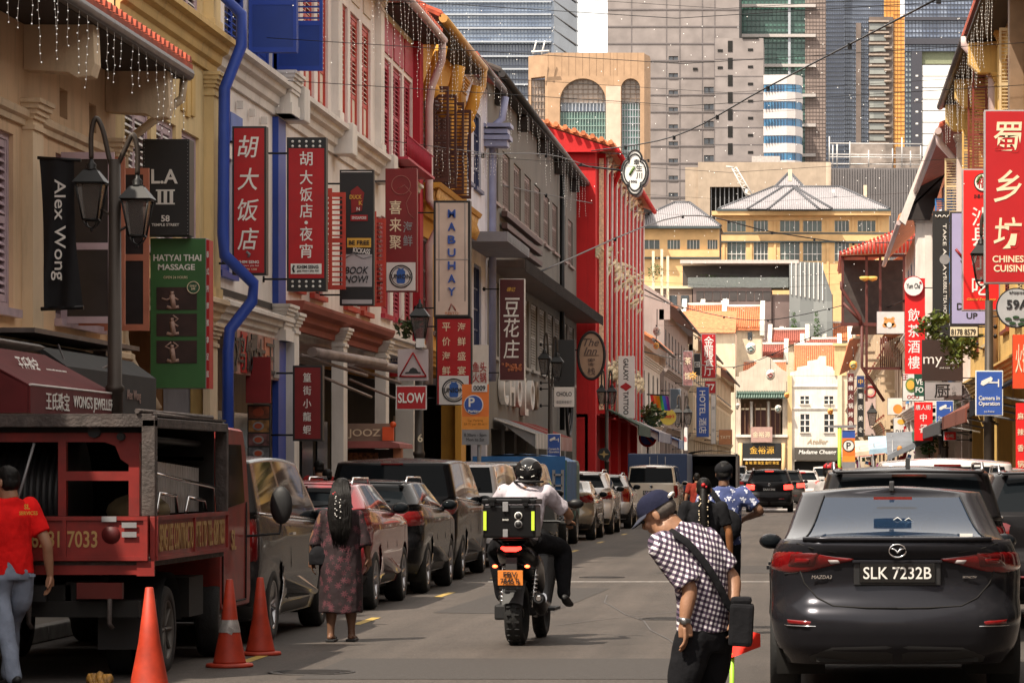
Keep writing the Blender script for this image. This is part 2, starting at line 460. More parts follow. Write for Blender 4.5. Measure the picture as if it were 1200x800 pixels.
def patch(cs,name,mat,parent,side,lo,hi,off=.008,n=10,thick=.012):
 """strip on the rear/corner skin between two polylines lo, hi given as (x or 'u' value, z)"""
 m=MB();rows=[]
 def pl(P,t):
  q=t*(len(P)-1);i=min(int(q),len(P)-2);f=q-i
  return P[i][0]+(P[i+1][0]-P[i][0])*f,P[i][1]+(P[i+1][1]-P[i][1])*f
 for i in range(n+1):
  a,b=pl(lo,i/n),pl(hi,i/n);row=[]
  for t in(0,.15,.5,.85,1):
   u=a[0]+(b[0]-a[0])*t;z=a[1]+(b[1]-a[1])*t
   o_=off if 0<t<1 and 0<i<n else-thick*.3
   row.append(cs.on(u,z,o_,side))
  rows.append(row)
 m.grid(rows)
 return m.build(name,mat,parent,False,weld=True)
def seam(cs,parent,pts,side=1,r=.004,off=.001,mat=None,name='panel_gap'):
 m=MB();m.tube([cs.on(u,z,off,side)for u,z in pts],r,5,smooth=True);return m.build(name,mat or m_void,parent,False)
def mirror_(parent,x,y,z,sd_,mat,s=1.0):
 m=MB();m.ball((sd_*(x+.09*s),y,z+.03),(.105*s,.06*s,.07*s),12,8)
 m.tube([(sd_*(x-.03),y+.02,z-.02),(sd_*(x+.08),y,z)],[.03,.025],6)
 o=m.build('wing_mirror',mat,parent,False)
 g=MB();g.ball((sd_*(x+.09*s),y-.04*s,z+.03),(.09*s,.03*s,.056*s),12,6);g.build('mirror_glass',m_glass,o,False)
def seats(parent,sp,mat):
 m=MB()
 y=sp['g0'][0]
 for yy,xs in((y+.95,(-.45,0,.45)),(y+1.9,(-.38,.38))):
  for x in xs:
   hz=sp['H']-.32 if not(x==0)else sp['H']-.42
   m.ball((x,yy,hz),(.14,.06,.10),10,6)
   m.cbox((x,yy,hz-.42),(.42,.14,.62))
 m.box(-.75,y+.2,.75,.75,y+.9,1.0)
 m.build('seat',mat,parent,False)
def plate(parent,x,y,z,txt,wd=.5,ht=.125,pm=None,tm=None,lines=None):
 m=MB();m.box(x-wd/2,y-.012,z-ht/2,x+wd/2,y,z+ht/2)
 o=m.build('number_plate',pm or m_blackprint,parent,False,bevel=.004)
 if txt:
  me=fit(text_mesh(txt,.1,bold=.008,ext=.002,line=.85),wd*.9,ht*.62 if not lines else ht*.8)
  put_text(me,tm or m_white,o,(x,y-.014,z),world=False)
 return o
def generic_car(kind,label,cat,x,y,col,group='cars in the street',rz=0,pl=None,tails='suv',scale=(1,1,1),detail=1,name='parked_car',bodymat=None,rim=None,over=None,glass=None,lit=False,logo=True):
 sp=dict(CARS[kind]);
 if over:sp.update(over)
 cs=CarShape(sp)
 t=thing(name,label,cat,(x,y,.0),rz,group)
 bm=bodymat or paint('car_paint_'+'_'.join('%02d'%int(c*100)for c in col),col)
 mats=dict(body=bm)
 if rim:mats['rim']=rim
 if glass:mats['glass']=glass;mats['rglass']=glass
 car_body(cs,name,mats,t)
 tl=m_taillit if lit else m_tail
 H,W=sp['H'],sp['W']
 zb=sp['belt'][0][1]
 for sd_ in(1,-1):
  if tails=='wide':
   patch(cs,'tail_light',tl,t,sd_,[(.45,zb-.20),(1.0,zb-.24),(1.75,zb-.26),(2.02,zb-.20)],[(.45,zb-.15),(1.0,zb-.10),(1.75,zb-.04),(2.02,zb-.06)])
  elif tails=='tall':
   patch(cs,'tail_light',tl,t,sd_,[(1.0,zb-.42),(1.8,zb-.42)],[(1.0,zb-.0),(1.8,zb-.0)])
  elif tails=='block':
   patch(cs,'tail_light',tl,t,sd_,[(.85,zb-.26),(2.01,zb-.24)],[(.85,zb-.06),(2.01,zb-.04)])
  patch(cs,'rear_reflector',m_tail,t,sd_,[(.55,.50),(.95,.50)],[(.55,.53),(.95,.53)],n=4)
  for yy in((.36,.62)if kind!='van' else(.38,.68)):
   u=2+yy;seam(cs,t,[(u,.36),(u,.7),(u,sp['belt'][0][1]-.10)],sd_)
  for yy in(.38,.70):
   m=MB();p=cs.on(2+yy,zb-.18,.012,sd_);m.cbox(p,(.02,.17,.025));m.build('door_handle',m_chrome if detail else bm,t,False)
  mirror_(t,W*.93,sp['g0'][1]-.42,interp(sp['belt'],sp['g0'][1]-.4)+.06,sd_,m_black if kind in('suv',)else bm)
  st=MB();st.tube([cs.gpt(2+q/10,.02,sd_)+Vector((sd_*.008,0,0))for q in range(0,11)],.009,4);st.build('window_trim',m_chrome,t,False)
  patch(cs,'sill_cladding',m_dark,t,sd_,[(2.28,sp['gc']+.01),(2.72,sp['gc']+.01)],[(2.28,sp['gc']+.12),(2.72,sp['gc']+.12)],n=6)
  patch(cs,'bumper_trim',m_dark,t,sd_,[(0,sp['gc']+.01),(1,sp['gc']+.01),(1.9,sp['gc']+.01)],[(0,sp['gc']+.17),(1,sp['gc']+.17),(1.9,sp['gc']+.13)],n=8)
  seam(cs,t,[(0,.66),(.6,.66),(1.0,.68),(1.12,.74),(1.1,.9),(1.08,zb-.02)],sd_)
 p=cs.on(0,zb-.20 if kind!='mpv' else zb-.30,.015)
 plate(t,0,p.y,p.z-.04 if kind!='sedan' else .80,pl or 'S'+''.join(random.choice('ABCDEFGHJK')for _ in range(2))+str(random.randint(1000,9999)),pm=m_blackprint)
 if logo:
  m=MB();q=cs.on(0,zb-.06,.01);m.lathe([(.045,0),(.055,-.01),(.035,-.014),(.034,0)],(q.x,q.y,q.z),14,'y');m.build('badge',m_chrome,t,False)
 g=cs.gpt(0,.98);m=MB();m.cbox((0,g.y-.01,g.z+.0),(.32,.03,.022));m.build('high_brake_light',tl,t,False)
 if kind in('suv',):
  m=MB()
  w_=cs.gpt(1,1).x+.08
  m.tube([(-w_,g.y+.1,g.z+.05),(-w_,g.y-.06,g.z+.03),(0,g.y-.10,g.z+.04),(w_,g.y-.06,g.z+.03),(w_,g.y+.1,g.z+.05)],[(.05,.015)]*5,8)
  m.build('roof_spoiler',bm,t,False)
  for sd_ in(-1,1):
   r=MB();x_=cs.gpt(2.5,1).x*.93
   r.tube([(sd_*x_,sp['g1'][0]+.2,H-.06),(sd_*x_,sp['g1'][0]+.3,H+.02),(sd_*x_,sp['g1'][1]-.3,H+.02),(sd_*x_,sp['g1'][1]-.15,H-.06)],.016,6);r.build('roof_rail',m_chrome,t,False)
 m=MB();m.tube([cs.gpt(0,.1)+Vector((0,-.015,0)),cs.gpt(.75,.22)+Vector((0,-.02,0))],.007,4);m.build('rear_wiper',m_black,t,False)
 if scale!=(1,1,1):t.scale=scale
 return t,cs,bm
def build_mazda():
 sp=dict(CARS['sedan']);cs=CarShape(sp)
 t=thing('parked_car','dark grey sedan filling the right foreground, seen from behind with its boot closed','car',(.59,22.2,0),0,'cars in the street')
 bm=paint('graphite_paint',(.026,.026,.031),.22,.5)
 tint=bpy.data.materials.new('tinted_sky_reflection_glass');tint.use_nodes=True;tt=tint.node_tree;nn=tt.nodes
 pb=nn['Principled BSDF'];pb.inputs['Base Color'].default_value=(.015,.035,.075,1);pb.inputs['Roughness'].default_value=.03;pb.inputs['Specular IOR Level'].default_value=.9  # blue in the base colour stands in for the sky mirrored in the window
 tr=nn.new('ShaderNodeBsdfTransparent');tr.inputs[0].default_value=(.40,.52,.68,1);mxs=nn.new('ShaderNodeMixShader');mxs.inputs[0].default_value=.62
 tt.links.new(tr.outputs[0],mxs.inputs[1]);tt.links.new(pb.outputs[0],mxs.inputs[2]);tt.links.new(mxs.outputs[0],nn['Material Output'].inputs[0])
 car_body(cs,'car',dict(body=bm,rglass=tint,glass=tint),t)
 seats(t,sp,M('seat_fabric',(.03,.03,.032),.9))
 for sd_ in(1,-1):
  u=lambda x,z:cs.xu(x,z)
  tl=patch(cs,'tail_light',m_tail,t,sd_,[(u(.29,.965),.962),(u(.42,.95),.925),(u(.6,.91),.878),(1.45,.868),(1.95,.89),(2.03,.935)],[(u(.29,.965),.970),(u(.42,.985),.985),(u(.6,1.01),1.008),(1.45,1.020),(1.95,1.012),(2.03,.965)],off=.012,n=22)
  a=patch(cs,'reverse_light',m_lens,tl,sd_,[(u(.37,.955),.944),(u(.47,.93),.925)],[(u(.39,.965),.970),(u(.50,.965),.972)],off=.019,n=4)
  a=patch(cs,'lamp_ring',M('deep_red_lens',(.10,.008,.008),.1,coat=1),tl,sd_,[(1.05,.905),(1.5,.905)],[(1.05,1.01),(1.5,1.01)],off=.020,n=8)
  a=patch(cs,'lamp_rim',m_tail,tl,sd_,[(1.13,.93),(1.40,.93)],[(1.13,.985),(1.40,.985)],off=.028,n=6)
  patch(cs,'rear_reflector',m_tail,t,sd_,[(u(.60,.53),.515),(u(.76,.53),.52)],[(u(.58,.53),.545),(u(.76,.53),.552)],n=5)
  patch(cs,'reflector_trim',m_chrome,t,sd_,[(u(.56,.5),.505),(u(.78,.5),.508)],[(u(.56,.5),.511),(u(.78,.5),.514)],n=5,off=.01)
  patch(cs,'lower_diffuser',m_dark,t,sd_,[(0,.25),(.9,.25),(1.3,.25)],[(0,.385),(.9,.37),(1.3,.29)],n=12,off=.004)
  seam(cs,t,[(0,.632),(.4,.634),(u(.44,.64),.645),(u(.55,.70),.70),(u(.64,.8),.80),(u(.67,.88),.885)],sd_,.005)
  seam(cs,t,[(u(.42,1.01),1.012),(u(.6,1.04),1.045),(u(.70,1.06),1.075)],sd_,.004)
  seam(cs,t,[(u(.68,.885),.872),(1.5,.86),(2.05,.865),(2.1,.7),(2.12,.45)],sd_,.004)
  for yy in(.36,.60):seam(cs,t,[(2+yy,.36),(2+yy,.7),(2+yy,.93)],sd_)
  mirror_(t,.83,2.9,1.0,sd_,bm,.85)
  for q in(.38,.66):m=MB();m.cbox(cs.on(2+q,.86,.015,sd_),(.02,.17,.028));m.build('door_handle',bm,t,False)
  st=MB();st.tube([cs.gpt(1.9+q/10*1.1,.03,sd_)+Vector((sd_*.008,-.004,0))for q in range(0,11)]+[],.008,4);st.build('window_trim',m_black,t,False)
  st=MB();st.tube([cs.gpt(1.12,.04+.92*q/8,sd_)+Vector((0,-.006,.004))for q in range(9)],.007,4);st.build('glass_edge',m_black,t,False)
 m=MB();rows=[]
 for i in range(21):
  x=-.66+1.32*i/20;uu=cs.xu(x,1.08);b=cs.pt(uu,1,1 if x>=0 else-1)
  rows.append([b+Vector((0,.05,.012)),b+Vector((0,-.0,.020)),b+Vector((0,-.028,.012)),b+Vector((0,-.022,-.004)),b+Vector((0,.004,-.02))])
 m.grid(rows);m.build('boot_lip',bm,t,False)
 y=cs.on(0,.84,0).y
 m=MB();m.cbox((0,y-.004,.868),(.60,.03,.165));m.build('plate_recess',m_blackprint,t,False,bevel=.008)
 m=MB();m.cbox((0,y-.022,.95),(.62,.035,.022));m.build('boot_handle',bm,t,False,bevel=.006)
 plate(t,0,y-.022,.872,'SLK 7232B',.52,.135,M('gloss_black_plate',(.008,.008,.008),.25))
 b=cs.on(0,1.03,.008)
 m=MB();rings=[]
 for i in range(28):
  a=2*pi*i/28
  rings.append((b.x+.058*cos(a),b.y-.008,b.z+.044*sin(a)))
 m.tube(rings+[rings[0],rings[1]],.0065,6,caps=False)
 m.tube([(-.052,b.y-.01,b.z+.016),(-.02,b.y-.012,b.z+.010),(0,b.y-.012,b.z-.012),(.02,b.y-.012,b.z+.010),(.052,b.y-.01,b.z+.016)],[.004,.007,.008,.007,.004],6)
 m.build('badge',m_chrome,t,False)
 for x,s,wd in((-.52,'MAZDA3',.14),(.50,'SKYACTIV',.10)):
  q=cs.on(cs.xu(x,.845),.845,.012);me=fit(text_mesh(s,.04,bold=.01,ext=.002,shear=.2),wd)
  put_text(me,m_chrome,t,(x,q.y,q.z),world=False,name='model_lettering')
 m=MB();m.prism([(1.60,1.425),(1.62,1.49),(1.66,1.50),(1.80,1.43)],'x',-.018,.018);m.build('roof_aerial',m_black,t,False,bevel=.006)
 m=MB();m.cbox((0,3.05,1.28),(.24,.03,.07));m.build('rear_view_mirror',m_black,t,False,bevel=.01)
 q=cs.gpt(.86,.06);m=MB();m.cbox((q.x,q.y-.01,q.z+.01),(.09,.004,.022));m.build('window_sticker',m_white,t,False)
 p=cs.gpt(.42,.55);m=MB();m.tube([(-.0,p.y-.01,p.z),(.03,p.y-.012,p.z+.02),(.07,p.y-.012,p.z-.01),(.11,p.y-.01,p.z+.015),(.15,p.y-.01,p.z-.012),(.1,p.y-.012,p.z-.02),(.05,p.y-.012,p.z-.012)],.0035,5);m.build('glass_scrawl',m_white,t,False)
 m=MB();m.cbox((0,1.35,1.375),(.28,.03,.02));m.build('high_brake_light',m_tail,t,False)
 return t
def skin(name,col):return M(name,col,.5,0,var=.12,nscale=14,bump=.1,bscale=120)
m_skin=skin('skin_tan',(.33,.17,.10));m_skin_b=skin('skin_brown',(.17,.085,.05));m_skin_l=skin('skin_light',(.42,.24,.16))
m_hair=M('black_hair',(.006,.005,.0045),.55,0,var=.4,nscale=30,bump=.2,bscale=60,spec=.2)
def remesh(mb,name,mat,parent,vox=.012,smooth=3,label=None,disp=None):
 me=mb.mesh(name)
 o=bpy.data.objects.new(name,me)
 r=o.modifiers.new('r','REMESH');r.mode='VOXEL';r.voxel_size=vox;r.use_smooth_shade=True
 if smooth:s_=o.modifiers.new('s','SMOOTH');s_.iterations=smooth;s_.factor=.5
 m2=evaluated_mesh(o);m2.name=name;COL.objects.link(o)
 o.modifiers.clear();o.data=m2;bpy.data.meshes.remove(me)
 if disp:
  for v in m2.vertices:
   p=v.co;q=disp(p)
   v.co=p+q
 m2.materials.clear();m2.materials.append(mat)
 if parent is not None:o.parent=parent
 if label:o['label']=label
 return o
def V3(*a):return Vector(a)
def joints(pts,sub=4):
 """smooth a chain (position, radius(side, depth)) with Catmull-Rom so limbs taper and bend softly"""
 P=[Vector(p[0])for p in pts];Rr=[p[1]if isinstance(p[1],tuple)else(p[1],p[1])for p in pts]
 out,ro=[],[]
 for i in range(len(P)-1):
  a=P[max(i-1,0)];b=P[i];c=P[i+1];d=P[min(i+2,len(P)-1)]
  for k in range(sub):
   t=k/sub
   q=.5*((2*b)+(c-a)*t+(2*a-5*b+4*c-d)*t*t+(3*b-a-3*c+d)*t**3)
   out.append(q);ro.append((lerp(Rr[i][0],Rr[i+1][0],sm(t)),lerp(Rr[i][1],Rr[i+1][1],sm(t))))
 out.append(P[-1]);ro.append(Rr[-1])
 return out,ro
def limb(mb,pts,n=14,sub=4,ends=True,ref=None):
 q,r=joints(pts,sub);mb.tube(q,r,n,ref=Vector(ref)if ref is not None else None)
 if ends:
  mb.ball(q[0],min(r[0]),12,8);mb.ball(q[-1],min(r[-1]),12,8)
def hand(mb,wrist,d,palmn,s=1.0,curl=.5,side=1):
 """palm along d, palm normal palmn (the way fingers curl), five unequal fingers"""
 d=Vector(d).normalized();n=Vector(palmn);n=(n-d*n.dot(d)).normalized();x=d.cross(n)*side
 w=Vector(wrist)
 mb.tube([w,w+d*.04*s,w+d*.085*s],[(.026*s,.020*s),(.040*s,.016*s),(.040*s,.013*s)],12)
 for k in range(4):
  b=w+d*.03*s+x*((k-1.5)*.016*s);e=w+d*.088*s+x*((k-1.5)*.0195*s)
  mb.tube([b,e],[.0125*s,.011*s],8)
  ln=(.068,.078,.073,.057)[k]*s;c=curl*(1+.12*k)
  p=e;dd=d.copy()
  for q,f in enumerate((.42,.33,.25)):
   a=c*(.55,.75,.6)[q]
   dd=(dd*cos(a)+n*sin(a)).normalized();n_=n
   p2=p+dd*ln*f;mb.tube([p,p2],[.0098*s*(1-.08*q),.0088*s*(1-.08*q)],8);mb.ball(p2,.0088*s*(1-.08*q),8,6);p=p2
 b=w+d*.025*s-x*.028*s;t1=b+(d*.6-x*.55+n*.3).normalized()*.045*s;t2=t1+(d*.9-x*.1+n*.45).normalized()*.034*s
 mb.tube([w+d*.01*s-x*.01*s,b,t1,t2],[.017*s,.016*s,.012*s,.0098*s],8);mb.ball(t2,.0098*s,8,6)
def head(mb,c,fwd,up,s=1.0):
 """skull, jaw, nose, ears, brow and lips; c = centre of the head (about the eyes)"""
 f=Vector(fwd).normalized();u=Vector(up);u=(u-f*u.dot(f)).normalized();r=f.cross(u)
 R=Matrix((r,f,u)).transposed();c=Vector(c)
 def P(x,y,z):return c+R@Vector((x*s,y*s,z*s))
 mb.ball(P(0,-.012,.035),(.076*s,.095*s,.088*s),18,14,R)
 mb.ball(P(0,.022,-.045),(.056*s,.062*s,.070*s),14,10,R)
 mb.ball(P(0,.050,-.088),(.030*s,.026*s,.024*s),10,8,R)
 mb.tube([P(0,.080,.012),P(0,.098,-.022),P(0,.086,-.034)],[.009*s,.014*s,.013*s],8)
 for q in(-1,1):
  mb.ball(P(q*.078,-.01,-.008),(.010*s,.020*s,.032*s),10,8,R)
  mb.ball(P(q*.034,.066,-.022),(.022*s,.018*s,.022*s),8,6,R)
  mb.ball(P(q*.030,.074,.022),(.024*s,.012*s,.008*s),8,6,R)
  mb.ball(P(q*.016,.078,-.056),(.018*s,.010*s,.006*s),8,6,R)
 mb.tube([P(0,-.035,-.05),P(0,-.045,-.13)],[.052*s,.055*s],12)
 return P,R
def eyes(parent,P,R,s=1.0):
 e=MB()
 for q in(-1,1):e.ball(P(q*.031,.079,.004),.0105*s,8,6)
 e.build('eye',m_dark,parent,False)
 b=MB()
 for q in(-1,1):b.tube([P(q*.018,.088,.026),P(q*.034,.088,.031),P(q*.048,.078,.026)],.0035*s,5)
 b.build('eyebrow',m_hair,parent,False)
def wrinkle(sc=14,a=.006,seed=0):
 def f(p):
  q=Vector((p.x*sc+seed,p.y*sc,p.z*sc*.55))
  n=noise.noise_vector(q)*a
  n2=noise.noise_vector(q*2.7)*a*.4
  return n+n2
 return f
def legs_trousers(mb,hip,knees,ankles,rh=.155,rk=.085,ra=.075,depth=1.0):
 for s_,(k,a)in enumerate(zip(knees,ankles)):
  h=Vector(hip)+Vector(((-.085 if s_==0 else .085),0,-.02))
  limb(mb,[(h+Vector((0,0,.08)),(rh*.85,rh*.9)),(h.lerp(Vector(k),.35),(rh*.68,rh*.72)),(k,rk),(Vector(k).lerp(Vector(a),.4),rk*.98),(a,ra)],ends=False)
def shoe(mb,a,f,s=1.0):
 f=Vector(f).normalized();a=Vector(a)
 limb(mb,[(a+Vector((0,0,-.02))-f*.05*s,(.038*s,.035*s)),(a+f*.04*s+Vector((0,0,-.035)),(.044*s,.036*s)),(a+f*.13*s+Vector((0,0,-.048)),(.047*s,.026*s)),(a+f*.18*s+Vector((0,0,-.052)),(.036*s,.018*s))])
def shape_person(t):
 pass
def pattern_mat(name,kind):
 m=bpy.data.materials.new(name);m.use_nodes=True;t=m.node_tree;n=t.nodes;L=t.links;b=n['Principled BSDF'];b.inputs['Roughness'].default_value=.85
 tc=n.new('ShaderNodeTexCoord')
 def mth(op,a,b_=None,c=None):
  x=n.new('ShaderNodeMath');x.operation=op
  for i,v in enumerate((a,b_,c)):
   if v is None:continue
   if isinstance(v,(int,float)):x.inputs[i].default_value=v
   else:L.new(v,x.inputs[i])
  return x.outputs[0]
 if kind=='gingham':
  mp=n.new('ShaderNodeMapping');mp.inputs['Rotation'].default_value=(0,-.32,-.45);L.new(tc.outputs['Object'],mp.inputs[0])
  sp=n.new('ShaderNodeSeparateXYZ');L.new(mp.outputs[0],sp.inputs[0])
  a=mth('LESS_THAN',mth('FRACT',mth('MULTIPLY',sp.outputs[0],36)),.5)
  c=mth('LESS_THAN',mth('FRACT',mth('MULTIPLY',sp.outputs[2],36)),.5)
  v=mth('MULTIPLY',mth('ADD',a,c),.5)
  cr=n.new('ShaderNodeValToRGB');cr.color_ramp.interpolation='CONSTANT'
  e=cr.color_ramp.elements;e[0].position=0;e[0].color=(.72,.70,.72,1);e[1].position=.3;e[1].color=(.13,.09,.14,1);q=e.new(.8);q.color=(.018,.012,.028,1)
  L.new(v,cr.inputs[0]);L.new(cr.outputs[0],b.inputs['Base Color'])
 else:
  vo=n.new('ShaderNodeTexVoronoi');vo.inputs['Scale'].default_value=dict(floral=13,batik=16)[kind];L.new(tc.outputs['Object'],vo.inputs['Vector'])
  sb=n.new('ShaderNodeVectorMath');sb.operation='SUBTRACT';L.new(tc.outputs['Object'],sb.inputs[0]);L.new(vo.outputs['Position'],sb.inputs[1])
  sp=n.new('ShaderNodeSeparateXYZ');L.new(sb.outputs[0],sp.inputs[0])
  an=mth('ARCTAN2',sp.outputs[2],sp.outputs[0])
  pet=mth('ADD',mth('MULTIPLY',mth('SINE',mth('MULTIPLY',an,7 if kind=='floral' else 3)),.13),.33)
  ins=mth('LESS_THAN',vo.outputs['Distance'],pet)
  cen=mth('GREATER_THAN',vo.outputs['Distance'],.08)
  f=mth('MULTIPLY',ins,cen)
  mx=n.new('ShaderNodeMix');mx.data_type='RGBA';L.new(f,mx.inputs[0])
  if kind=='floral':mx.inputs[6].default_value=(.016,.006,.008,1);mx.inputs[7].default_value=(.085,.022,.03,1)
  else:mx.inputs[6].default_value=(.05,.07,.19,1);mx.inputs[7].default_value=(.62,.64,.74,1)
  L.new(mx.outputs[2],b.inputs['Base Color'])
 nb=n.new('ShaderNodeTexNoise');nb.inputs['Scale'].default_value=12;L.new(tc.outputs['Object'],nb.inputs['Vector'])
 bp=n.new('ShaderNodeBump');bp.inputs['Strength'].default_value=.5;bp.inputs['Distance'].default_value=.02;L.new(nb.outputs[0],bp.inputs['Height']);L.new(bp.outputs[0],b.inputs['Normal'])
 return m
def cloth(name,col):return M(name,col,.95,0,var=.2,nscale=9,bump=.5,bscale=14,spec=.15)
m_blacktr=cloth('black_trousers',(.010,.010,.012));m_jeans=cloth('washed_jeans',(.22,.26,.34));m_redpolo=cloth('red_polo',(.72,.012,.012))
m_tee=cloth('white_tee',(.55,.50,.55));m_blackcl=cloth('black_cloth',(.012,.012,.014))
def person_old_man():
 t=thing('person','man in a checked shirt and dark cap bending forward with a black bag','person',(-.60,16.9,0),0,'people in the street')
 l=Vector((.62,.78,0));f=Vector((-.78,.62,0));Z=Vector((0,0,1))
 sh=m_skin
 S1=Vector((-.075,0,1.19))-l*.17;S2=Vector((-.055,0,1.20))+l*.16
 body=MB()
 P,R=head(body,(-.205,.02,1.345),(-.80,.18,-.50),(-.35,0,.9),1.0)
 limb(body,[((-.165,.0,1.27),.058),((-.09,.0,1.215),.055)])
 limb(body,[((.03,0,.80),(.11,.08)),((.02,0,1.0),(.11,.08)),((-.04,0,1.15),(.12,.07))],ref=f)
 E1=Vector((-.03,-.16,.965));W1=Vector((-.055,-.19,.80))
 limb(body,[(S1,.042),(S1.lerp(E1,.6),.038),(E1,.040),(E1.lerp(W1,.5),.039),(W1,.027)])
 hand(body,W1,(.10,-.05,-1),(-.9,.1,-.1),1.0,.45,-1)
 E2=Vector((.185,.11,1.0));W2=Vector((.195,.02,.83))
 limb(body,[(S2,.042),(S2.lerp(E2,.6),.038),(E2,.044),(E2.lerp(W2,.5),.037),(W2,.027)])
 hand(body,W2,(.02,-.05,-1),(-1,0,0),1.0,1.0,1)
 remesh(body,'body',sh,t,.0065,3)
 eyes(t,P,R)
 s=MB()
 limb(s,[((.035,.0,.735),(.170,.115)),((.035,.0,.86),(.162,.112)),((.02,.0,1.0),(.168,.118)),((-.015,.0,1.12),(.182,.112)),((-.055,0,1.205),(.158,.082)),((-.10,0,1.25),(.080,.070))],n=24,ends=False,ref=f)
 s.ball(S1+Vector((.01,.02,0)),.076,12,8);s.ball(S2,.078,12,8)
 limb(s,[(S1,(.078,.080)),(S1.lerp(E1,.55),(.070,.074)),(S1.lerp(E1,.97)+Vector((.0,0,.01)),(.070,.072))],ends=False)
 limb(s,[(S2,.078),(S2.lerp(E2,.5),(.070,.074)),(S2.lerp(E2,.78),(.068,.072))],ends=False)
 limb(s,[((-.10,.0,1.235),.075),((-.125,.0,1.262),.074)],ends=False)
 remesh(s,'shirt',pattern_mat('gingham_cotton','gingham'),t,.008,4,disp=wrinkle(11,.011,3))
 tr=MB()
 limb(tr,[((.035,0,.80),(.150,.105)),((.035,0,.70),(.160,.115)),((.03,0,.64),(.152,.112))],ends=False,ref=f,n=20)
 for sgn,kx,ax in((-1,-.07,-.02),(1,.07,.15)):
  h=Vector((.04,0,.70))+l*(.085*sgn);k=Vector((kx,.10*sgn,.42));a=Vector((ax,.12*sgn,.06))
  limb(tr,[(h,(.10,.105)),(h.lerp(k,.5),.095),(k,.078),(k.lerp(a,.5),.074),(a,.07)])
 remesh(tr,'trousers',m_blacktr,t,.011,3,disp=wrinkle(9,.010,8))
 sho=MB()
 for sgn,ax in((-1,-.02),(1,.15)):shoe(sho,(ax,.12*sgn,.085),f)
 remesh(sho,'shoes',m_dark,t,.01,1)
 c=MB();Rc=R
 rows=[]
 for i in range(9):
  th=(pi/2)*(1-i/8)*1.02;row=[]
  for k in range(24):
   a=2*pi*k/24;rr=sin(th)**.8 if th>0 else 0
   row.append(P(.087*rr*cos(a),-.012+.106*rr*sin(a),.030+.092*cos(th)))
  rows.append(row)
 c.grid(rows,True,True);c.ball(P(0,-.012,.123),.008,6,4)
 cap=c.build('cap',cloth('navy_cap',(.016,.018,.040)),t,False)
 b=MB();rows=[]
 for i in range(13):
  a=pi*(.12+.76*i/12);row=[]
  for q in(0,.35,.7,1):
   rad=1+q*(.62*sin(a));row.append(P(.085*cos(a)*(1+.12*q),-.012+.104*sin(a)*rad,.036-.028*q*sin(a)-.006*abs(cos(a))))
  rows.append(row)
 b.grid(rows);b.grid([[Vector(p)+Vector((0,0,-.004))for p in r]for r in rows]);b.build('cap_peak',cloth('grey_cap_peak',(.06,.065,.09)),cap,False)
 b=MB();b.tube([P(.05,-.115,.045),P(.02,-.128,.052),P(-.02,-.128,.052),P(-.05,-.115,.045)],(.009),6);b.build('cap_strap',m_white,cap,False)
 hr=MB();hr.ball(P(0,-.03,.008),(.079*1.0,.088,.055),16,10,R);hr.build('hair',M('grey_hair',(.10,.085,.075),.8,var=.3,nscale=60),t,False)
 w=MB();d=(W1-E1).normalized();rw=[]
 w.tube([W1-d*.012,W1+d*.010],[.0335,.0325],16);w.lathe([(.001,-.008),(.017,-.008),(.019,.004),(.001,.006)],W1+Vector((.0,-.034,.0)),14,'y')
 w.build('wrist_watch',M('steel',(.35,.35,.36),.3,.9),t,False)
 st=MB();pts=[(-.14,-.045,1.262),(-.105,-.125,1.245),(-.03,-.155,1.19),(.06,-.15,1.08),(.125,-.13,.97),(.165,-.10,.885),(.20,-.08,.84)]
 q,_=joints([(p,.02)for p in pts],4);st.tube(q,[(.020,.005)]*len(q),8,ref=Vector((0,-1,.2)));st.build('bag_strap',m_blackcl,t,False)
 bg_=MB();bg_.cbox((.235,-.06,.775),(.125,.17,.22),Matrix.Rotation(.05,3,'Y'));bg_.cbox((.235,-.06,.90),(.11,.14,.04))
 bg_.build('shoulder_bag',m_blackcl,t,False,bevel=.02)
 return t
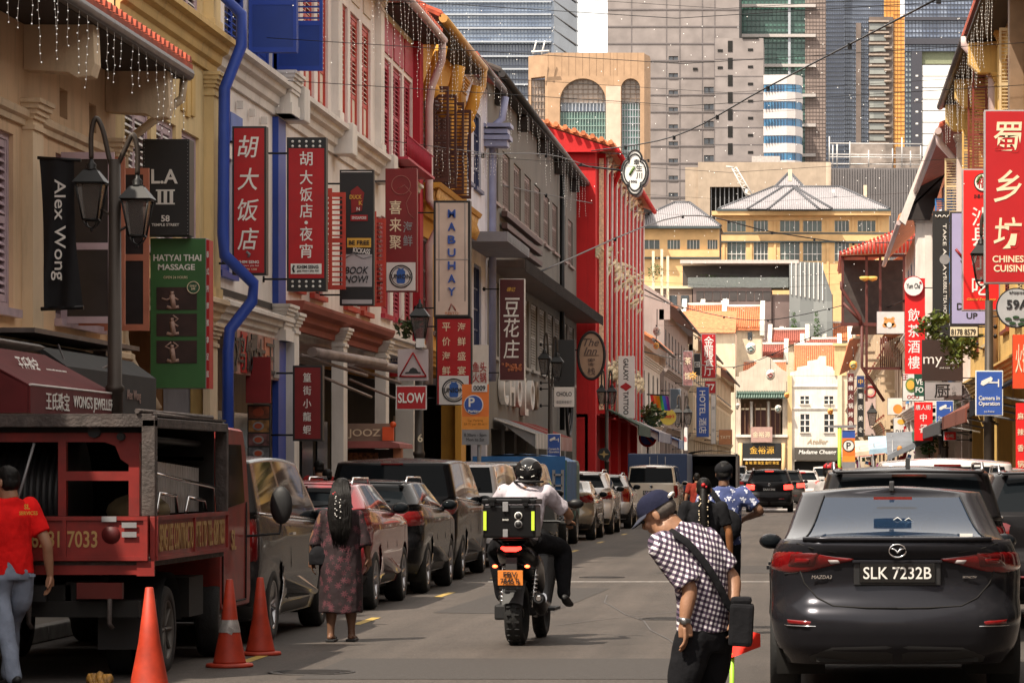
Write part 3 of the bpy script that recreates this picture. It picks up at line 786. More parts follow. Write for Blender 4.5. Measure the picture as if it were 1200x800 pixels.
def person_woman():
 t=thing('person','woman in a long dark floral dress walking away beside the parked cars','person',(-4.34,29.9,0),0,'people in the street')
 b=MB();s=.95
 P,R=head(b,(.01,0,1.375),(0,1,0),(0,0,1),.95)
 limb(b,[((0,0,1.30),.05),((0,0,1.20),.055)])
 limb(b,[((0,0,.80),(.13,.10)),((0,0,1.0),(.12,.09)),((0,0,1.17),(.13,.08))],ref=(0,1,0))
 for sg,E,W,Hd in((-1,(-.245,.0,.96),(-.27,.02,.76),(0,.05,-1)),(1,(.235,-.01,.95),(.245,.05,.77),(.02,.15,-1))):
  S=Vector((sg*.155,0,1.165))
  limb(b,[(S,.048),(E,.038),(Vector(E).lerp(Vector(W),.5),.034),(W,.024)])
  hand(b,W,Hd,(-sg,.2,0),.92,.5,sg)
 for x,y0,y1 in((-.085,-.02,.04),(.085,.06,-.05)):
  limb(b,[((x*.9,0,.62),.085),((x,y0*.5,.40),.055),((x,y0,.28),.056),((x*1.05,y0,.12),.034),((x*1.05,y0,.06),.035)])
  limb(b,[((x*1.05,y0-.05,.045),(.03,.028)),((x*1.05,y0+.06,.035),(.038,.022)),((x*1.1,y0+.15,.028),(.036,.016))])
 remesh(b,'body',m_skin_b,t,.0075,3)
 d=MB()
 limb(d,[((.0,.0,.27),(.205,.185)),((.0,0,.45),(.20,.175)),((.0,0,.66),(.20,.165)),((0,0,.84),(.185,.145)),((0,0,1.0),(.165,.125)),((0,0,1.13),(.165,.11)),((0,0,1.205),(.115,.08)),((0,0,1.24),(.06,.055))],n=28,ends=False,ref=(0,1,0))
 for sg,E in((-1,(-.235,.0,.97)),(1,(.228,-.01,.96))):
  S=Vector((sg*.15,0,1.165));Ev=Vector(E)
  limb(d,[(S,.060),(S.lerp(Ev,.6),.054),(Ev+Vector((sg*.005,0,-.08)),.060)],ends=False)
  d.ball(S,.062,12,8)
 remesh(d,'dress',pattern_mat('floral_fabric','floral'),t,.011,4,disp=wrinkle(7,.014,5))
 h=MB()
 h.ball((.01,-.012,1.42),(.085,.105,.095),18,12)
 limb(h,[((.01,-.05,1.44),(.085,.06)),((.01,-.095,1.30),(.095,.055)),((.01,-.125,1.15),(.098,.042)),((.015,-.13,1.03),(.085,.032)),((.01,-.13,.93),(.05,.018))],n=18,ref=(0,1,0))
 remesh(h,'hair',m_hair,t,.009,2,disp=wrinkle(30,.006,1))
 st=MB();random.seed(12)
 for i in range(90):
  a=random.uniform(-1,1);zz=random.uniform(.86,1.0);wd_=.095*a;ph=random.uniform(0,6)
  st.tube([(.01+wd_*.7,-.085-.02*cos(a*1.5),1.47),(.01+wd_*1.05,-.14+.02*abs(a),1.33),(.01+wd_*1.12+.006*sin(ph),-.168+.03*abs(a),1.18),(.012+wd_*.95+.010*sin(ph+1),-.168+.03*abs(a),1.05),(.012+wd_*.62+.016*sin(ph+2),-.155,zz)],[.005,.006,.006,.005,.002],4)
 st.build('hair_strands',m_hair,t,False,kind='stuff')
 c=MB();random.seed(3)
 for i in range(15):
  c.ball((.0+random.choice((-1,1))*.02+random.uniform(-.012,.012),-.180,1.34-i*.014),.006,6,4)
 c.build('hair_beads',m_white,t,False,kind='stuff')
 c=MB();c.ball((-.05,-.11,1.36),.018,8,6);c.ball((-.035,-.115,1.375),.012,8,6);c.build('hair_flower',m_redprint,t,False)
 g=MB();g.ball((-.20,-.06,.80),(.085,.05,.085),14,10);g.cbox((-.20,-.06,.76),(.16,.09,.10));remesh(g,'handbag',m_blackcl,t,.01,2)
 g=MB();g.tube([(-.25,-.06,.84),(-.25,-.04,.95),(-.20,-.04,.99),(-.16,-.05,.93),(-.155,-.06,.85)],.008,6);g.build('bag_handle',m_blackcl,t,False)
 s=MB()
 for x,y0 in((-.089,-.02),(.089,.06)):s.cbox((x,y0+.05,.015),(.085,.25,.022));s.tube([(x-.042,y0+.10,.03),(x,y0+.10,.065),(x+.042,y0+.10,.03)],.008,5)
 s.build('sandals',m_dark,t,False,bevel=.006)
 return t
def standing(name,label,x,y,H,shirt,trousers,skinm,rz=0,arms=None,headfwd=(0,1,0),hair=m_hair,lean=0,short=True,extra=None,step=.06,vox=.012,shirtdisp=True,cap=None):
 """generic figure, local +y is forward, scaled from a 1.70 m body"""
 t=thing('person',label,'person',(x,y,0),rz,'people in the street');t.scale=(H/1.70,)*3
 b=MB()
 L_=lambda z:lean*max(0,z-.9)
 P,R=head(b,(0,L_(1.58)+.01,1.58),headfwd,(0,0,1))
 limb(b,[((0,L_(1.5),1.50),.055),((0,L_(1.4),1.40),.06)])
 limb(b,[((0,0,.95),(.14,.10)),((0,L_(1.2),1.2),(.14,.10)),((0,L_(1.38),1.37),(.15,.085))],ref=(0,1,0))
 arms=arms or[((-.27,.0,1.12),(-.29,.06,.87),(0,.1,-1)),((.27,-.01,1.12),(.29,.06,.87),(0,.1,-1))]
 for sg,(E,W,Hd)in zip((-1,1),arms):
  S=Vector((sg*.185,L_(1.38),1.385))
  limb(b,[(S,.055),(S.lerp(Vector(E),.6),.047),(E,.042),(Vector(E).lerp(Vector(W),.4),.040),(W,.026)])
  hand(b,W,Hd,(-sg,.3,0),1,.5,sg)
 remesh(b,'body',skinm,t,vox*.75,3)
 s=MB()
 limb(s,[((0,0,.86),(.18,.13)),((0,L_(1),1.0),(.172,.128)),((0,L_(1.15),1.15),(.175,.13)),((0,L_(1.3),1.30),(.20,.125)),((0,L_(1.4),1.41),(.155,.09)),((0,L_(1.45),1.46),(.075,.07))],n=24,ends=False,ref=(0,1,0))
 for sg,(E,W,Hd)in zip((-1,1),arms):
  S=Vector((sg*.185,L_(1.38),1.385));k=.72 if short else 1.0
  s.ball(S,.082,12,8);limb(s,[(S,.083),(S.lerp(Vector(E),.5),.074),(S.lerp(Vector(E),k),.073)],ends=False)
  if not short:limb(s,[(E,.065),(Vector(E).lerp(Vector(W),.85),.05)])
 remesh(s,'shirt',shirt,t,vox,3,disp=wrinkle(10,.012,x))
 tr=MB();limb(tr,[((0,0,.98),(.155,.11)),((0,0,.88),(.17,.13)),((0,0,.82),(.165,.125))],ends=False,ref=(0,1,0),n=20)
 for sg in(-1,1):
  k=Vector((sg*.10,.05+step*sg,.48));a=Vector((sg*.11,step*1.8*sg,.08))
  limb(tr,[((sg*.085,0,.86),(.095,.105)),(Vector((sg*.09,.02,.68)),.085),(k,.066),(k.lerp(a,.5),.064),(a,.062)])
 remesh(tr,'trousers',trousers,t,vox,3,disp=wrinkle(9,.010,x+2))
 sh=MB()
 for sg in(-1,1):shoe(sh,(sg*.11,step*1.8*sg,.085),(0,1,0))
 remesh(sh,'shoes',m_dark,t,.012,1)
 h=MB();h.ball(P(0,-.022,.045),(.082,.098,.088),16,12,R);h.ball(P(0,-.045,-.01),(.078,.075,.07),14,10,R)
 remesh(h,'hair',hair,t,.010,2,disp=wrinkle(30,.006,2))
 eyes(t,P,R)
 if extra:extra(t,P,R)
 return t
def build_people():
 person_old_man();person_woman()
 def wx(t,P,R):
  me=fit(text_mesh('SL',.05,bold=.02,ext=.001),.05);put_text(me,m_yelprint,t,(.05,-.146,1.395),world=False)
  me=fit(text_mesh('SERVICES',.05,bold=.02,ext=.001),.16);put_text(me,m_yelprint,t,(.06,-.150,1.345),world=False)
  s=MB();s.cbox((.11,-.10,.86),(.05,.05,.02));s.build('pocket_flap',m_jeans,t,False)
 standing('person','man in a red polo shirt and pale jeans stepping past the tailgate of the truck',-5.85,23.72,1.60,m_redpolo,m_jeans,m_skin,.75,arms=[((-.28,.05,1.12),(-.24,.22,.92),(.1,.6,-.7)),((.26,-.08,1.10),(.30,-.06,.85),(0,.1,-1))],headfwd=(-.4,1,-.1),step=.13,vox=.009,extra=wx,lean=.12)
 def mx(t,P,R):
  c=MB();c.ball(P(0,-.01,.045),(.095,.115,.082),16,10,R);c.ball(P(0,.10,.03),(.07,.06,.012),12,6,R);c.build('cap',m_blackcl,t,False)
  s=MB();q,_=joints([((-.16,-.06,1.45),.02),((-.06,-.15,1.32),.02),((.07,-.165,1.10),.02),((.15,-.12,.95),.02)],4);s.tube(q,[(.028,.006)]*len(q),8,ref=Vector((0,-1,0)));s.build('bag_strap',m_blackcl,t,False)
  g=MB();g.ball((.04,-.19,1.06),(.15,.07,.17),14,10);remesh(g,'backpack',m_blackcl,t,.012,2)
 standing('person','man in a blue and white patterned shirt and black cap walking away',-.87,32.2,1.66,pattern_mat('batik_cotton','batik'),m_blacktr,m_skin_b,.0,arms=[((-.27,.02,1.12),(-.22,.2,1.05),(0,1,0)),((.37,.0,1.20),(.20,.20,1.12),(-.6,.6,0))],extra=mx)
 def wo(t,P,R):
  h=MB();h.ball(P(0,-.10,.02),.045,10,8);limb(h,[(P(0,-.10,.02),.04),((0,-.17,1.40),.05),((.01,-.18,1.22),.05),((.01,-.18,1.05),.03)]);h.build('ponytail',m_hair,t,False)
  c=MB();c.ball(P(0,-.14,.05),.024,8,6);c.ball(P(.03,-.135,.03),.015,8,6);c.build('hair_flower',m_redprint,t,False)
  c=MB();random.seed(5)
  for i in range(34):c.ball((.01+random.choice((-1,1))*random.uniform(.035,.055),-.20,1.52-i*.014),.008,6,4)
  c.build('hair_beads',m_cream,t,False,kind='stuff')
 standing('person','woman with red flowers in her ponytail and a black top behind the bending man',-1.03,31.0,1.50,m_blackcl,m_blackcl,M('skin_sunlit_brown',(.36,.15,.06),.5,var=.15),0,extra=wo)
 standing('person','small figure in a dark red shirt standing near the back of the canvas lorry',-2.62,74,1.52,cloth('maroon_shirt',(.22,.03,.02)),m_blacktr,m_skin,.2,vox=.016)
 def rc(t,P,R):
  c=MB();c.ball(P(0,-.01,.06),(.088,.108,.07),14,8,R);c.ball(P(0,.10,.045),(.07,.06,.012),12,6,R);c.build('cap',m_redprint,t,False)
 standing('person','man in a red cap and pale shirt leaning beside the car ahead on the right',.16,41.5,1.68,cloth('grey_shirt',(.30,.28,.27)),m_blacktr,m_skin,-1.0,extra=rc,lean=.15,vox=.014)
 standing('person','man in a red shirt on the left pavement, head showing above the parked cars',-7.95,52.3,1.74,cloth('dull_red_shirt',(.28,.02,.02)),m_blacktr,m_skin,.5,vox=.014)
 standing('person','shorter person with black hair next to the man in red on the left pavement',-7.65,51.2,1.60,m_blackcl,m_blacktr,m_skin,.4,vox=.014)
def build_scooter():
 t=thing('motorcycle','black scooter with a delivery top box and lit red tail light riding away','motorcycle',(-2.68,29.1,0),-.05)
 bp_=paint('black_scooter_paint',(.012,.012,.013),.25,.3)
 def wheel(y,r,wd,nm='wheel',x=0):
  m=MB();prof=[(r*.66,-wd*.42),(r*.86,-wd*.5),(r*.95,-wd*.38),(r,-wd*.12),(r,wd*.12),(r*.95,wd*.38),(r*.86,wd*.5),(r*.66,wd*.42),(r*.64,0),(r*.66,-wd*.42)]
  m.lathe(prof,(x,y,r),32,'x',caps=False)
  o=m.build(nm,m_rubber,t,False)
  g=MB()
  for i in range(26):
   a=2*pi*i/26
   for sg in(-1,1):g.cbox((x+sg*wd*.22,y+(r+.001)*cos(a),r+(r+.001)*sin(a)),(wd*.25,.018,.012),Matrix.Rotation(a,3,'X'))
  g.build('tread_block',m_rubber,o,False,kind='stuff')
  g=MB();g.lathe([(r*.67,-wd*.3),(r*.60,-wd*.2),(r*.60,wd*.2),(r*.67,wd*.3)],(x,y,r),24,'x',caps=False)
  for i in range(6):
   a=2*pi*i/6;g.tube([(x,y,r),(x,y+r*.62*cos(a),r+r*.62*sin(a))],.014,6)
  g.lathe([(.001,-.06),(.04,-.06),(.04,.06),(.001,.06)],(x,y,r),12,'x');g.build('rim',m_black,o,False)
  return o
 wheel(0.26,.285,.165);wheel(1.68,.27,.12,x=.03)
 b=MB()
 def sec(y,zc,hw,hh):return[(hw*cos(a)*(1 if abs(cos(a))>.1 else 1),y,zc+hh*sin(a))for a in[2*pi*k/20 for k in range(20)]]
 b.grid([sec(-.12,.86,.03,.03),sec(-.10,.86,.10,.055),sec(.02,.85,.15,.085),sec(.25,.80,.175,.13),sec(.55,.74,.18,.16),sec(.85,.68,.17,.16),sec(1.0,.55,.16,.2)],True,True)
 b.grid([sec(1.0,.35,.17,.06),sec(1.35,.33,.17,.06),sec(1.5,.6,.2,.2),sec(1.62,.80,.19,.22),sec(1.7,1.0,.10,.10)],True,True)
 b.build('bodywork',bp_,t,False)
 b=MB();b.grid([sec(.05,.93,.10,.02),sec(.2,.955,.15,.05),sec(.6,.90,.17,.06),sec(.95,.86,.13,.05),sec(1.05,.82,.05,.03)],True,True);b.build('seat',m_dark,t,False)
 e=MB();e.cbox((-.13,.45,.30),(.12,.62,.14));e.lathe([(.001,-.2),(.10,-.2),(.11,-.1),(.001,-.09)],(0,.62,.34),14,'x');e.cbox((0,.75,.36),(.26,.3,.22));e.build('engine',m_dark,t,False,bevel=.02)
 e=MB()
 for sg in(-1,1):
  e.tube([(sg*.135,.28,.34),(sg*.15,.42,.70)],.012,6)
  for k in range(7):e.lathe([(.026,-.008),(.032,0),(.026,.008)],(sg*(.138+.002*k),.30+.015*k,.40+.038*k),10)
 e.build('shock_absorber',m_chrome,t,False)
 x=MB();x.tube([(.10,.75,.25),(.15,.6,.26),(.19,.45,.30)],.022,8);x.tube([(.185,.52,.29),(.205,.35,.34),(.225,.08,.42),(.228,.02,.432)],[.04,.065,.060,.045],16);ex=x.build('exhaust',m_black,t,False)
 x=MB();x.tube([(.235,.34,.36),(.262,.12,.43)],[(.03,.05)]*2,8);x.build('exhaust_shield',m_alloy,ex,False)
 x=MB();x.lathe([(.020,-.006),(.030,0),(.020,.006)],(.2285,.012,.433),12,'y');x.build('exhaust_tip',m_chrome,ex,False)
 h=MB();rows=[]
 for i in range(10):
  a=.35+2.1*i/9;rows.append([(q*.095,.26-.315*cos(a),.285+.315*sin(a)-abs(q)**3*.025)for q in(-1,-.6,0,.6,1)])
 h.grid(rows);h.build('mudguard',m_dark,t,False)
 h=MB();h.prism([(-.10,.80),(-.14,.50),(-.11,.49),(-.02,.80)],'x',-.05,.05);h.cbox((0,-.145,.605),(.20,.02,.17),Matrix.Rotation(.12,3,'X'));h.build('plate_carrier',m_dark,t,False)
 p=MB();p.cbox((0,-.160,.620),(.225,.006,.135),Matrix.Rotation(.12,3,'X'));pl_=p.build('number_plate',M('orange_plate',(.85,.27,.05),.5,var=.05),t,False,bevel=.003)
 put_text(fit(text_mesh('FBV',.06,bold=.01,ext=.002),.12,.048),m_blackprint,pl_,(0,-.178,.650),world=False);put_text(fit(text_mesh('7846 R',.06,bold=.01,ext=.002),.175,.048),m_blackprint,pl_,(0,-.173,.592),world=False)
 l=MB();l.tube([(-.085,-.10,.885),(-.05,-.135,.875),(.05,-.135,.875),(.085,-.10,.885)],[.014,.022,.022,.014],8);l.build('tail_light',m_taillit,t,False)
 for sg in(-1,1):
  l=MB();l.tube([(sg*.05,-.06,.74),(sg*.125,-.09,.725)],.012,6);l.ball((sg*.145,-.095,.722),(.032,.026,.02),10,8)
  o=l.build('indicator',m_black,t,False);l=MB();l.ball((sg*.145,-.112,.722),(.024,.014,.014),10,8);l.build('indicator_lens',M('lit_amber_red',(1,.10,.03),.3,var=0,emit=5),o,False)
 r=MB()
 for sg in(-1,1):r.tube([(sg*.14,.30,.90),(sg*.15,-.02,.955),(sg*.15,-.16,.965)],.012,6)
 r.tube([(-.15,-.16,.965),(.15,-.16,.965)],.012,6);r.build('rack',m_black,t,False)
 b=MB();b.box(-.235,-.24,.975,.235,.14,1.27);bx_=b.build('top_box',M('aluminium_black_box',(.012,.012,.013),.38,.6,var=.15),t,False,bevel=.02)
 b=MB();b.box(-.245,-.25,1.275,.245,.15,1.325);b.box(-.21,-.20,1.325,.21,.10,1.34);b.build('box_lid',M('aluminium_black_box',(.0,)*3),bx_,False,bevel=.014)
 for sg in(-1,1):
  b=MB();b.cbox((sg*.215,-.248,1.13),(.028,.012,.17));b.build('reflective_strip',M('lime_strip',(.62,.85,.06),.4,var=.05),bx_,False)
  b=MB();b.cbox((sg*.15,-.262,1.315),(.07,.02,.03));b.cbox((sg*.15,-.258,1.285),(.05,.02,.05));b.build('latch',m_black,bx_,False,bevel=.005)
  b=MB();b.lathe([(.001,-.004),(.035,-.004),(.036,0)],(.085,-.252,1.175-.075*(sg+1)/2),18,'y')
  o=b.build('sticker',m_white if sg<0 else m_grey,bx_,False);b=MB();b.lathe([(.001,-.003),(.027,-.003),(.027,0)],(.085,-.256,1.175-.075*(sg+1)/2),18,'y');b.build('sticker_centre',m_blackprint,o,False)
 b=MB();b.cbox((-.03,-.256,1.255),(.05,.02,.085));b.cbox((-.03,-.256,1.02),(.045,.02,.07));b.build('lock',m_grey,bx_,False,bevel=.004)
 put_text(fit(text_mesh('SHAD',.05,bold=.02,ext=.002),.055),m_white,bx_,(-.03,-.252,1.14),world=False)
 h=MB();h.tube([(-.36,1.28,1.08),(-.22,1.36,1.10),(.22,1.36,1.10),(.36,1.28,1.08)],.014,8);h.tube([(0,1.36,1.1),(0,1.6,.6)],.03,8);h.build('handlebar',m_black,t,False)
 for sg in(-1,1):
  h=MB();h.tube([(sg*.38,1.265,1.078),(sg*.27,1.335,1.09)],.020,8);h.build('grip',m_rubber,t,False)
  h=MB();h.tube([(sg*.28,1.33,1.10),(sg*.36,1.36,1.22)],.008,6);h.ball((sg*.40,1.36,1.265),(.075,.03,.045),12,8);h.build('mirror',m_black,t,False)
  h=MB();h.cbox((sg*.21,1.05,.30),(.12,.42,.03));h.build('foot_board',m_dark,t,False,bevel=.01)
 h=MB();h.grid([[(-.2,1.62,1.0),(0,1.66,1.0),(.2,1.62,1.0)],[(-.15,1.5,1.3),(0,1.54,1.33),(.15,1.5,1.3)]]);h.build('windscreen',M('smoked_screen',(.05,.05,.05),.1,spec=.8),t,False)
 p=thing('person','delivery rider in a black helmet and white t-shirt seated on the scooter','person',(-2.68,29.1,0),-.05,'people in the street')
 b=MB();P,R=head(b,(.06,.62,1.56),(.05,1,0),(0,0,1))
 limb(b,[((.05,.60,1.50),.055),((.04,.58,1.40),.06)])
 limb(b,[((0,.50,1.0),(.15,.11)),((.02,.54,1.2),(.15,.11)),((.03,.58,1.38),(.16,.09))],ref=(0,1,0))
 for sg,E,W in((-1,(-.36,.86,1.18),(-.335,1.22,1.10)),(1,(.40,.84,1.17),(.345,1.22,1.10))):
  S=Vector((sg*.20+.03,.60,1.385));limb(b,[(S,.056),(S.lerp(Vector(E),.6),.048),(E,.043),(Vector(E).lerp(Vector(W),.5),.039),(W,.027)])
  hand(b,W,(0,1,-.05),(0,-.1,-1),1,1.25,sg)
 remesh(b,'body',m_skin,p,.009,3)
 s=MB();limb(s,[((0,.48,.93),(.18,.14)),((0,.50,1.05),(.185,.14)),((.02,.54,1.2),(.195,.14)),((.03,.58,1.33),(.20,.125)),((.03,.60,1.43),(.15,.09)),((.04,.60,1.48),(.075,.07))],n=24,ends=False,ref=(0,1,0))
 for sg,E in((-1,(-.36,.86,1.18)),(1,(.40,.84,1.17))):
  S=Vector((sg*.185+.03,.60,1.375));s.ball(S,.076,12,8);limb(s,[(S,.077),(S.lerp(Vector(E),.45),.075),(S.lerp(Vector(E),.72),.082)],ends=False)
 remesh(s,'t_shirt',m_tee,p,.011,3,disp=wrinkle(9,.016,4))
 tr=MB();limb(tr,[((0,.46,1.0),(.16,.12)),((0,.46,.90),(.18,.13))],ref=(0,1,0))
 for sg,k,a in((-1,(-.29,.92,.84),(-.235,.98,.42)),(1,(.33,.90,.85),(.36,.80,.44))):
  limb(tr,[((sg*.10,.50,.93),.10),((sg*.2,.7,.90),.095),(k,.085),(Vector(k).lerp(Vector(a),.4),.08),(a,.062)])
 remesh(tr,'trousers',m_blacktr,p,.012,3,disp=wrinkle(9,.012,1))
 sh=MB();shoe(sh,(-.235,.98,.42),(0,1,-.1));shoe(sh,(.38,.76,.42),(.1,1,-.2));remesh(sh,'shoes',m_dark,p,.012,1)
 h=MB();h.ball((.06,.60,1.565),(.128,.150,.132),24,16);hel=remesh(h,'helmet',M('gloss_black_helmet',(.012,.012,.013),.12,coat=1,var=.1),p,.012,1)
 h=MB();h.tube([(.06+.13*cos(a),.60+.15*sin(a),1.475)for a in[2*pi*k/20 for k in range(21)]],.012,6,caps=False);h.build('helmet_rim',m_rubber,hel,False)
 h=MB()
 for q in(-1,1):h.tube([(.06+q*.015,.452,1.60),(.06+q*.05,.462,1.625),(.06+q*.025,.455,1.58),(.06+q*.06,.468,1.59)],[.007,.004,.006,.003],5)
 h.tube([(.0,.475,1.52),(.03,.462,1.51)],.005,5);h.tube([(.10,.470,1.52),(.13,.48,1.53)],.005,5)
 h.build('helmet_graphic',m_white,hel,False)
 h=MB();h.ball((.06,.72,1.58),(.10,.05,.06),12,8);h.build('visor',m_glass,hel,False)
 return t
def ground():
 m=bpy.data.materials.new('asphalt');m.use_nodes=True;t=m.node_tree;n=t.nodes;L=t.links;b=n['Principled BSDF'];b.inputs['Roughness'].default_value=.8
 tc=n.new('ShaderNodeTexCoord')
 def nz(sc,det=6,rough=.6,stretch=None):
  x=n.new('ShaderNodeTexNoise');x.inputs['Scale'].default_value=sc;x.inputs['Detail'].default_value=det;x.inputs['Roughness'].default_value=rough
  if stretch:
   mp=n.new('ShaderNodeMapping');mp.inputs['Scale'].default_value=stretch;L.new(tc.outputs['Object'],mp.inputs[0]);L.new(mp.outputs[0],x.inputs['Vector'])
  else:L.new(tc.outputs['Object'],x.inputs['Vector'])
  return x.outputs[0]
 def ramp(i,a,b_,c0,c1):
  r=n.new('ShaderNodeMapRange');L.new(i,r.inputs[0]);r.inputs[1].default_value=a;r.inputs[2].default_value=b_;r.inputs[3].default_value=c0;r.inputs[4].default_value=c1;return r.outputs[0]
 def mul(a,c):
  x=n.new('ShaderNodeMath');x.operation='MULTIPLY';L.new(a,x.inputs[0]);L.new(c,x.inputs[1]);return x.outputs[0]
 v=mul(ramp(nz(.35,4),.3,.7,.82,1.15),ramp(nz(90,3,.8),.3,.7,.5,1.6))
 v=mul(v,ramp(nz(1.0,6,.7,(1.6,.10,1)),.35,.68,1.08,.72))
 v=mul(v,ramp(nz(5,8,.75),.52,.70,1.0,.55));v=mul(v,ramp(nz(32,3,.85),.35,.65,.62,1.45));v=mul(v,ramp(nz(.9,3,.5,(2.6,.05,1)),.42,.6,.86,1.06))
 mx=n.new('ShaderNodeMix');mx.data_type='RGBA';mx.blend_type='MULTIPLY';mx.inputs[0].default_value=1;mx.inputs[6].default_value=(.066,.053,.045,1);L.new(v,mx.inputs[7]);L.new(mx.outputs[2],b.inputs['Base Color'])
 bp=n.new('ShaderNodeBump');bp.inputs['Strength'].default_value=.6;bp.inputs['Distance'].default_value=.012;L.new(nz(75,4,.8),bp.inputs['Height']);L.new(bp.outputs[0],b.inputs['Normal'])
 g=MB();g.add([(-900,-60,-.02),(900,-60,-.02),(900,3000,-.02),(-900,3000,-.02)],[(0,1,2,3)])
 tag(g.build('ground',M('paved_ground',(.16,.14,.125),.9,var=.2,nscale=.3)),None,None,kind='structure')
 g=MB();g.add([(-7.05,-20,0),(3.55,-20,0),(3.55,345,0),(-7.05,345,0)],[(0,1,2,3)]);g.add([(-60,333,.0),(-7.05,333,.0),(-7.05,345,.0),(-60,345,.0)],[(0,1,2,3)])
 tag(g.build('road',m),None,None,kind='structure')
 pv=M('pavement_slabs',(.24,.21,.18),.85,var=.25,nscale=2,bump=.3,grime=.4)
 kb=M('granite_kerb',(.30,.28,.26),.8,var=.3,nscale=6)
 for x0,x1,xk in((-9.6,-7.2,-7.05),(3.7,5.6,3.55)):
  g=MB();g.box(x0,-20,-.01,x1,332,.135)
  pave=tag(g.build('pavement',pv),None,None,kind='structure')
  km=MB();km.box(-.07,0,0,.07,.985,.15);me=km.mesh('kerb_stone',bevel=.015);me.materials.append(kb)
  kx=(x0 if x0>0 else x1)+(.075 if x0<0 else-.075)
  for y in range(18,120):inst('kerb_stone',me,pave,(kx,y,0))
  g=MB()
  for y in range(120,332):g.box(kx-.07,y,0,kx+.07,y+.985,.15)
  g.build('kerb_stone',kb,pave,kind='stuff')
 wp=M('worn_white_marking',(.50,.47,.44),.7,var=.35,nscale=12,grime=.6,gcol=(.1,.09,.085));yp=M('worn_yellow_marking',(.45,.30,.06),.7,var=.35,nscale=10,grime=.7,gcol=(.1,.09,.085))
 def sheet(nm,mt,polys,z=.004):
  g=MB()
  for p in polys:g.add([(a,b_,z)for a,b_ in p],[tuple(range(len(p)))])
  return tag(g.build(nm,mt),None,None,kind='structure')
 def q(x0,y0,x1,y1):return[(x0,y0),(x1,y0),(x1,y1),(x0,y1)]
 sheet('road_marking',yp,[q(-4.72,y,-4.62,y+1.6)for y in(26,33.2,40.5,47.5,55,63,71,80,90)]+[q(1.62,y,1.72,y+2)for y in(30,40,52,66,80,95)])
 wl=[q(-4.6,46,-.5,46.16),q(-2.55,60.6,-1.75,61.0),q(-2.3,58,-2.1,63.5),q(-1.75,58,-1.55,63.5)]
 wl+=[q(-3.6,132,1.8,135.5),q(-3.6,139,1.8,141),q(-7,150,3,151.5)]
 sheet('road_marking',wp,wl)
 pa=M('patched_asphalt',(.042,.036,.033),.85,var=.2,nscale=20,bump=.4,bscale=70)
 sheet('road_patch',pa,[q(-3.9,24.5,-.9,27.2),[(-4.2,36),(-2.9,35.6),(-2.7,43.5),(-4.0,44)],q(-2.4,50,-.5,54),q(-6.9,20,-5.2,40)],.003)
 cr=M('crack_sealant',(.06,.053,.05),.6,var=.2);g=MB();random.seed(11)
 for(x,y,dx,dy,n_)in((-.8,25,-.2,1.8,9),(-2.6,33,.32,1.2,6),(-4.3,52,.6,.15,8),(-2.0,66,.1,3,10)):
  pts=[(x,y)]
  for i in range(n_):pts.append((pts[-1][0]+dx+random.uniform(-.09,.09),pts[-1][1]+dy*random.uniform(.6,1.3)))
  for(a,b_),(c,d)in zip(pts,pts[1:]):
   nx,ny=(b_-d),(c-a);l=math.hypot(nx,ny);w_=.008;nx,ny=nx/l*w_,ny/l*w_
   g.add([(a-nx,b_-ny,.005),(a+nx,b_+ny,.005),(c+nx,d+ny,.005),(c-nx,d-ny,.005)],[(0,1,2,3)])
 tag(g.build('crack_sealing',cr),None,None,kind='structure')
 for x,y,lab in((-3.1,48,'round iron manhole cover in the middle of the road ahead of the scooter'),(-1.5,34.5,'round iron manhole cover between the scooter and the walking couple'),(-3.9,25.3,'round iron manhole cover nearest the camera, right of the traffic cones')):
  g=MB();g.lathe([(.34,0),(.34,.008),(.30,.009),(.30,.005),(.001,.007)],(x,y,0),28,caps=False);mh=tag(g.build('manhole_cover',M('cast_iron',(.035,.03,.028),.6,.5,var=.3)),lab,'manhole cover','manhole covers in the road')
  g=MB()
  for i in range(-3,4):g.box(x-.26+abs(i)*.03,y+i*.08-.015,.006,x+.26-abs(i)*.03,y+i*.08+.015,.011)
  g.build('tread_bar',M('cast_iron',(.035,.03,.028)),mh,False)
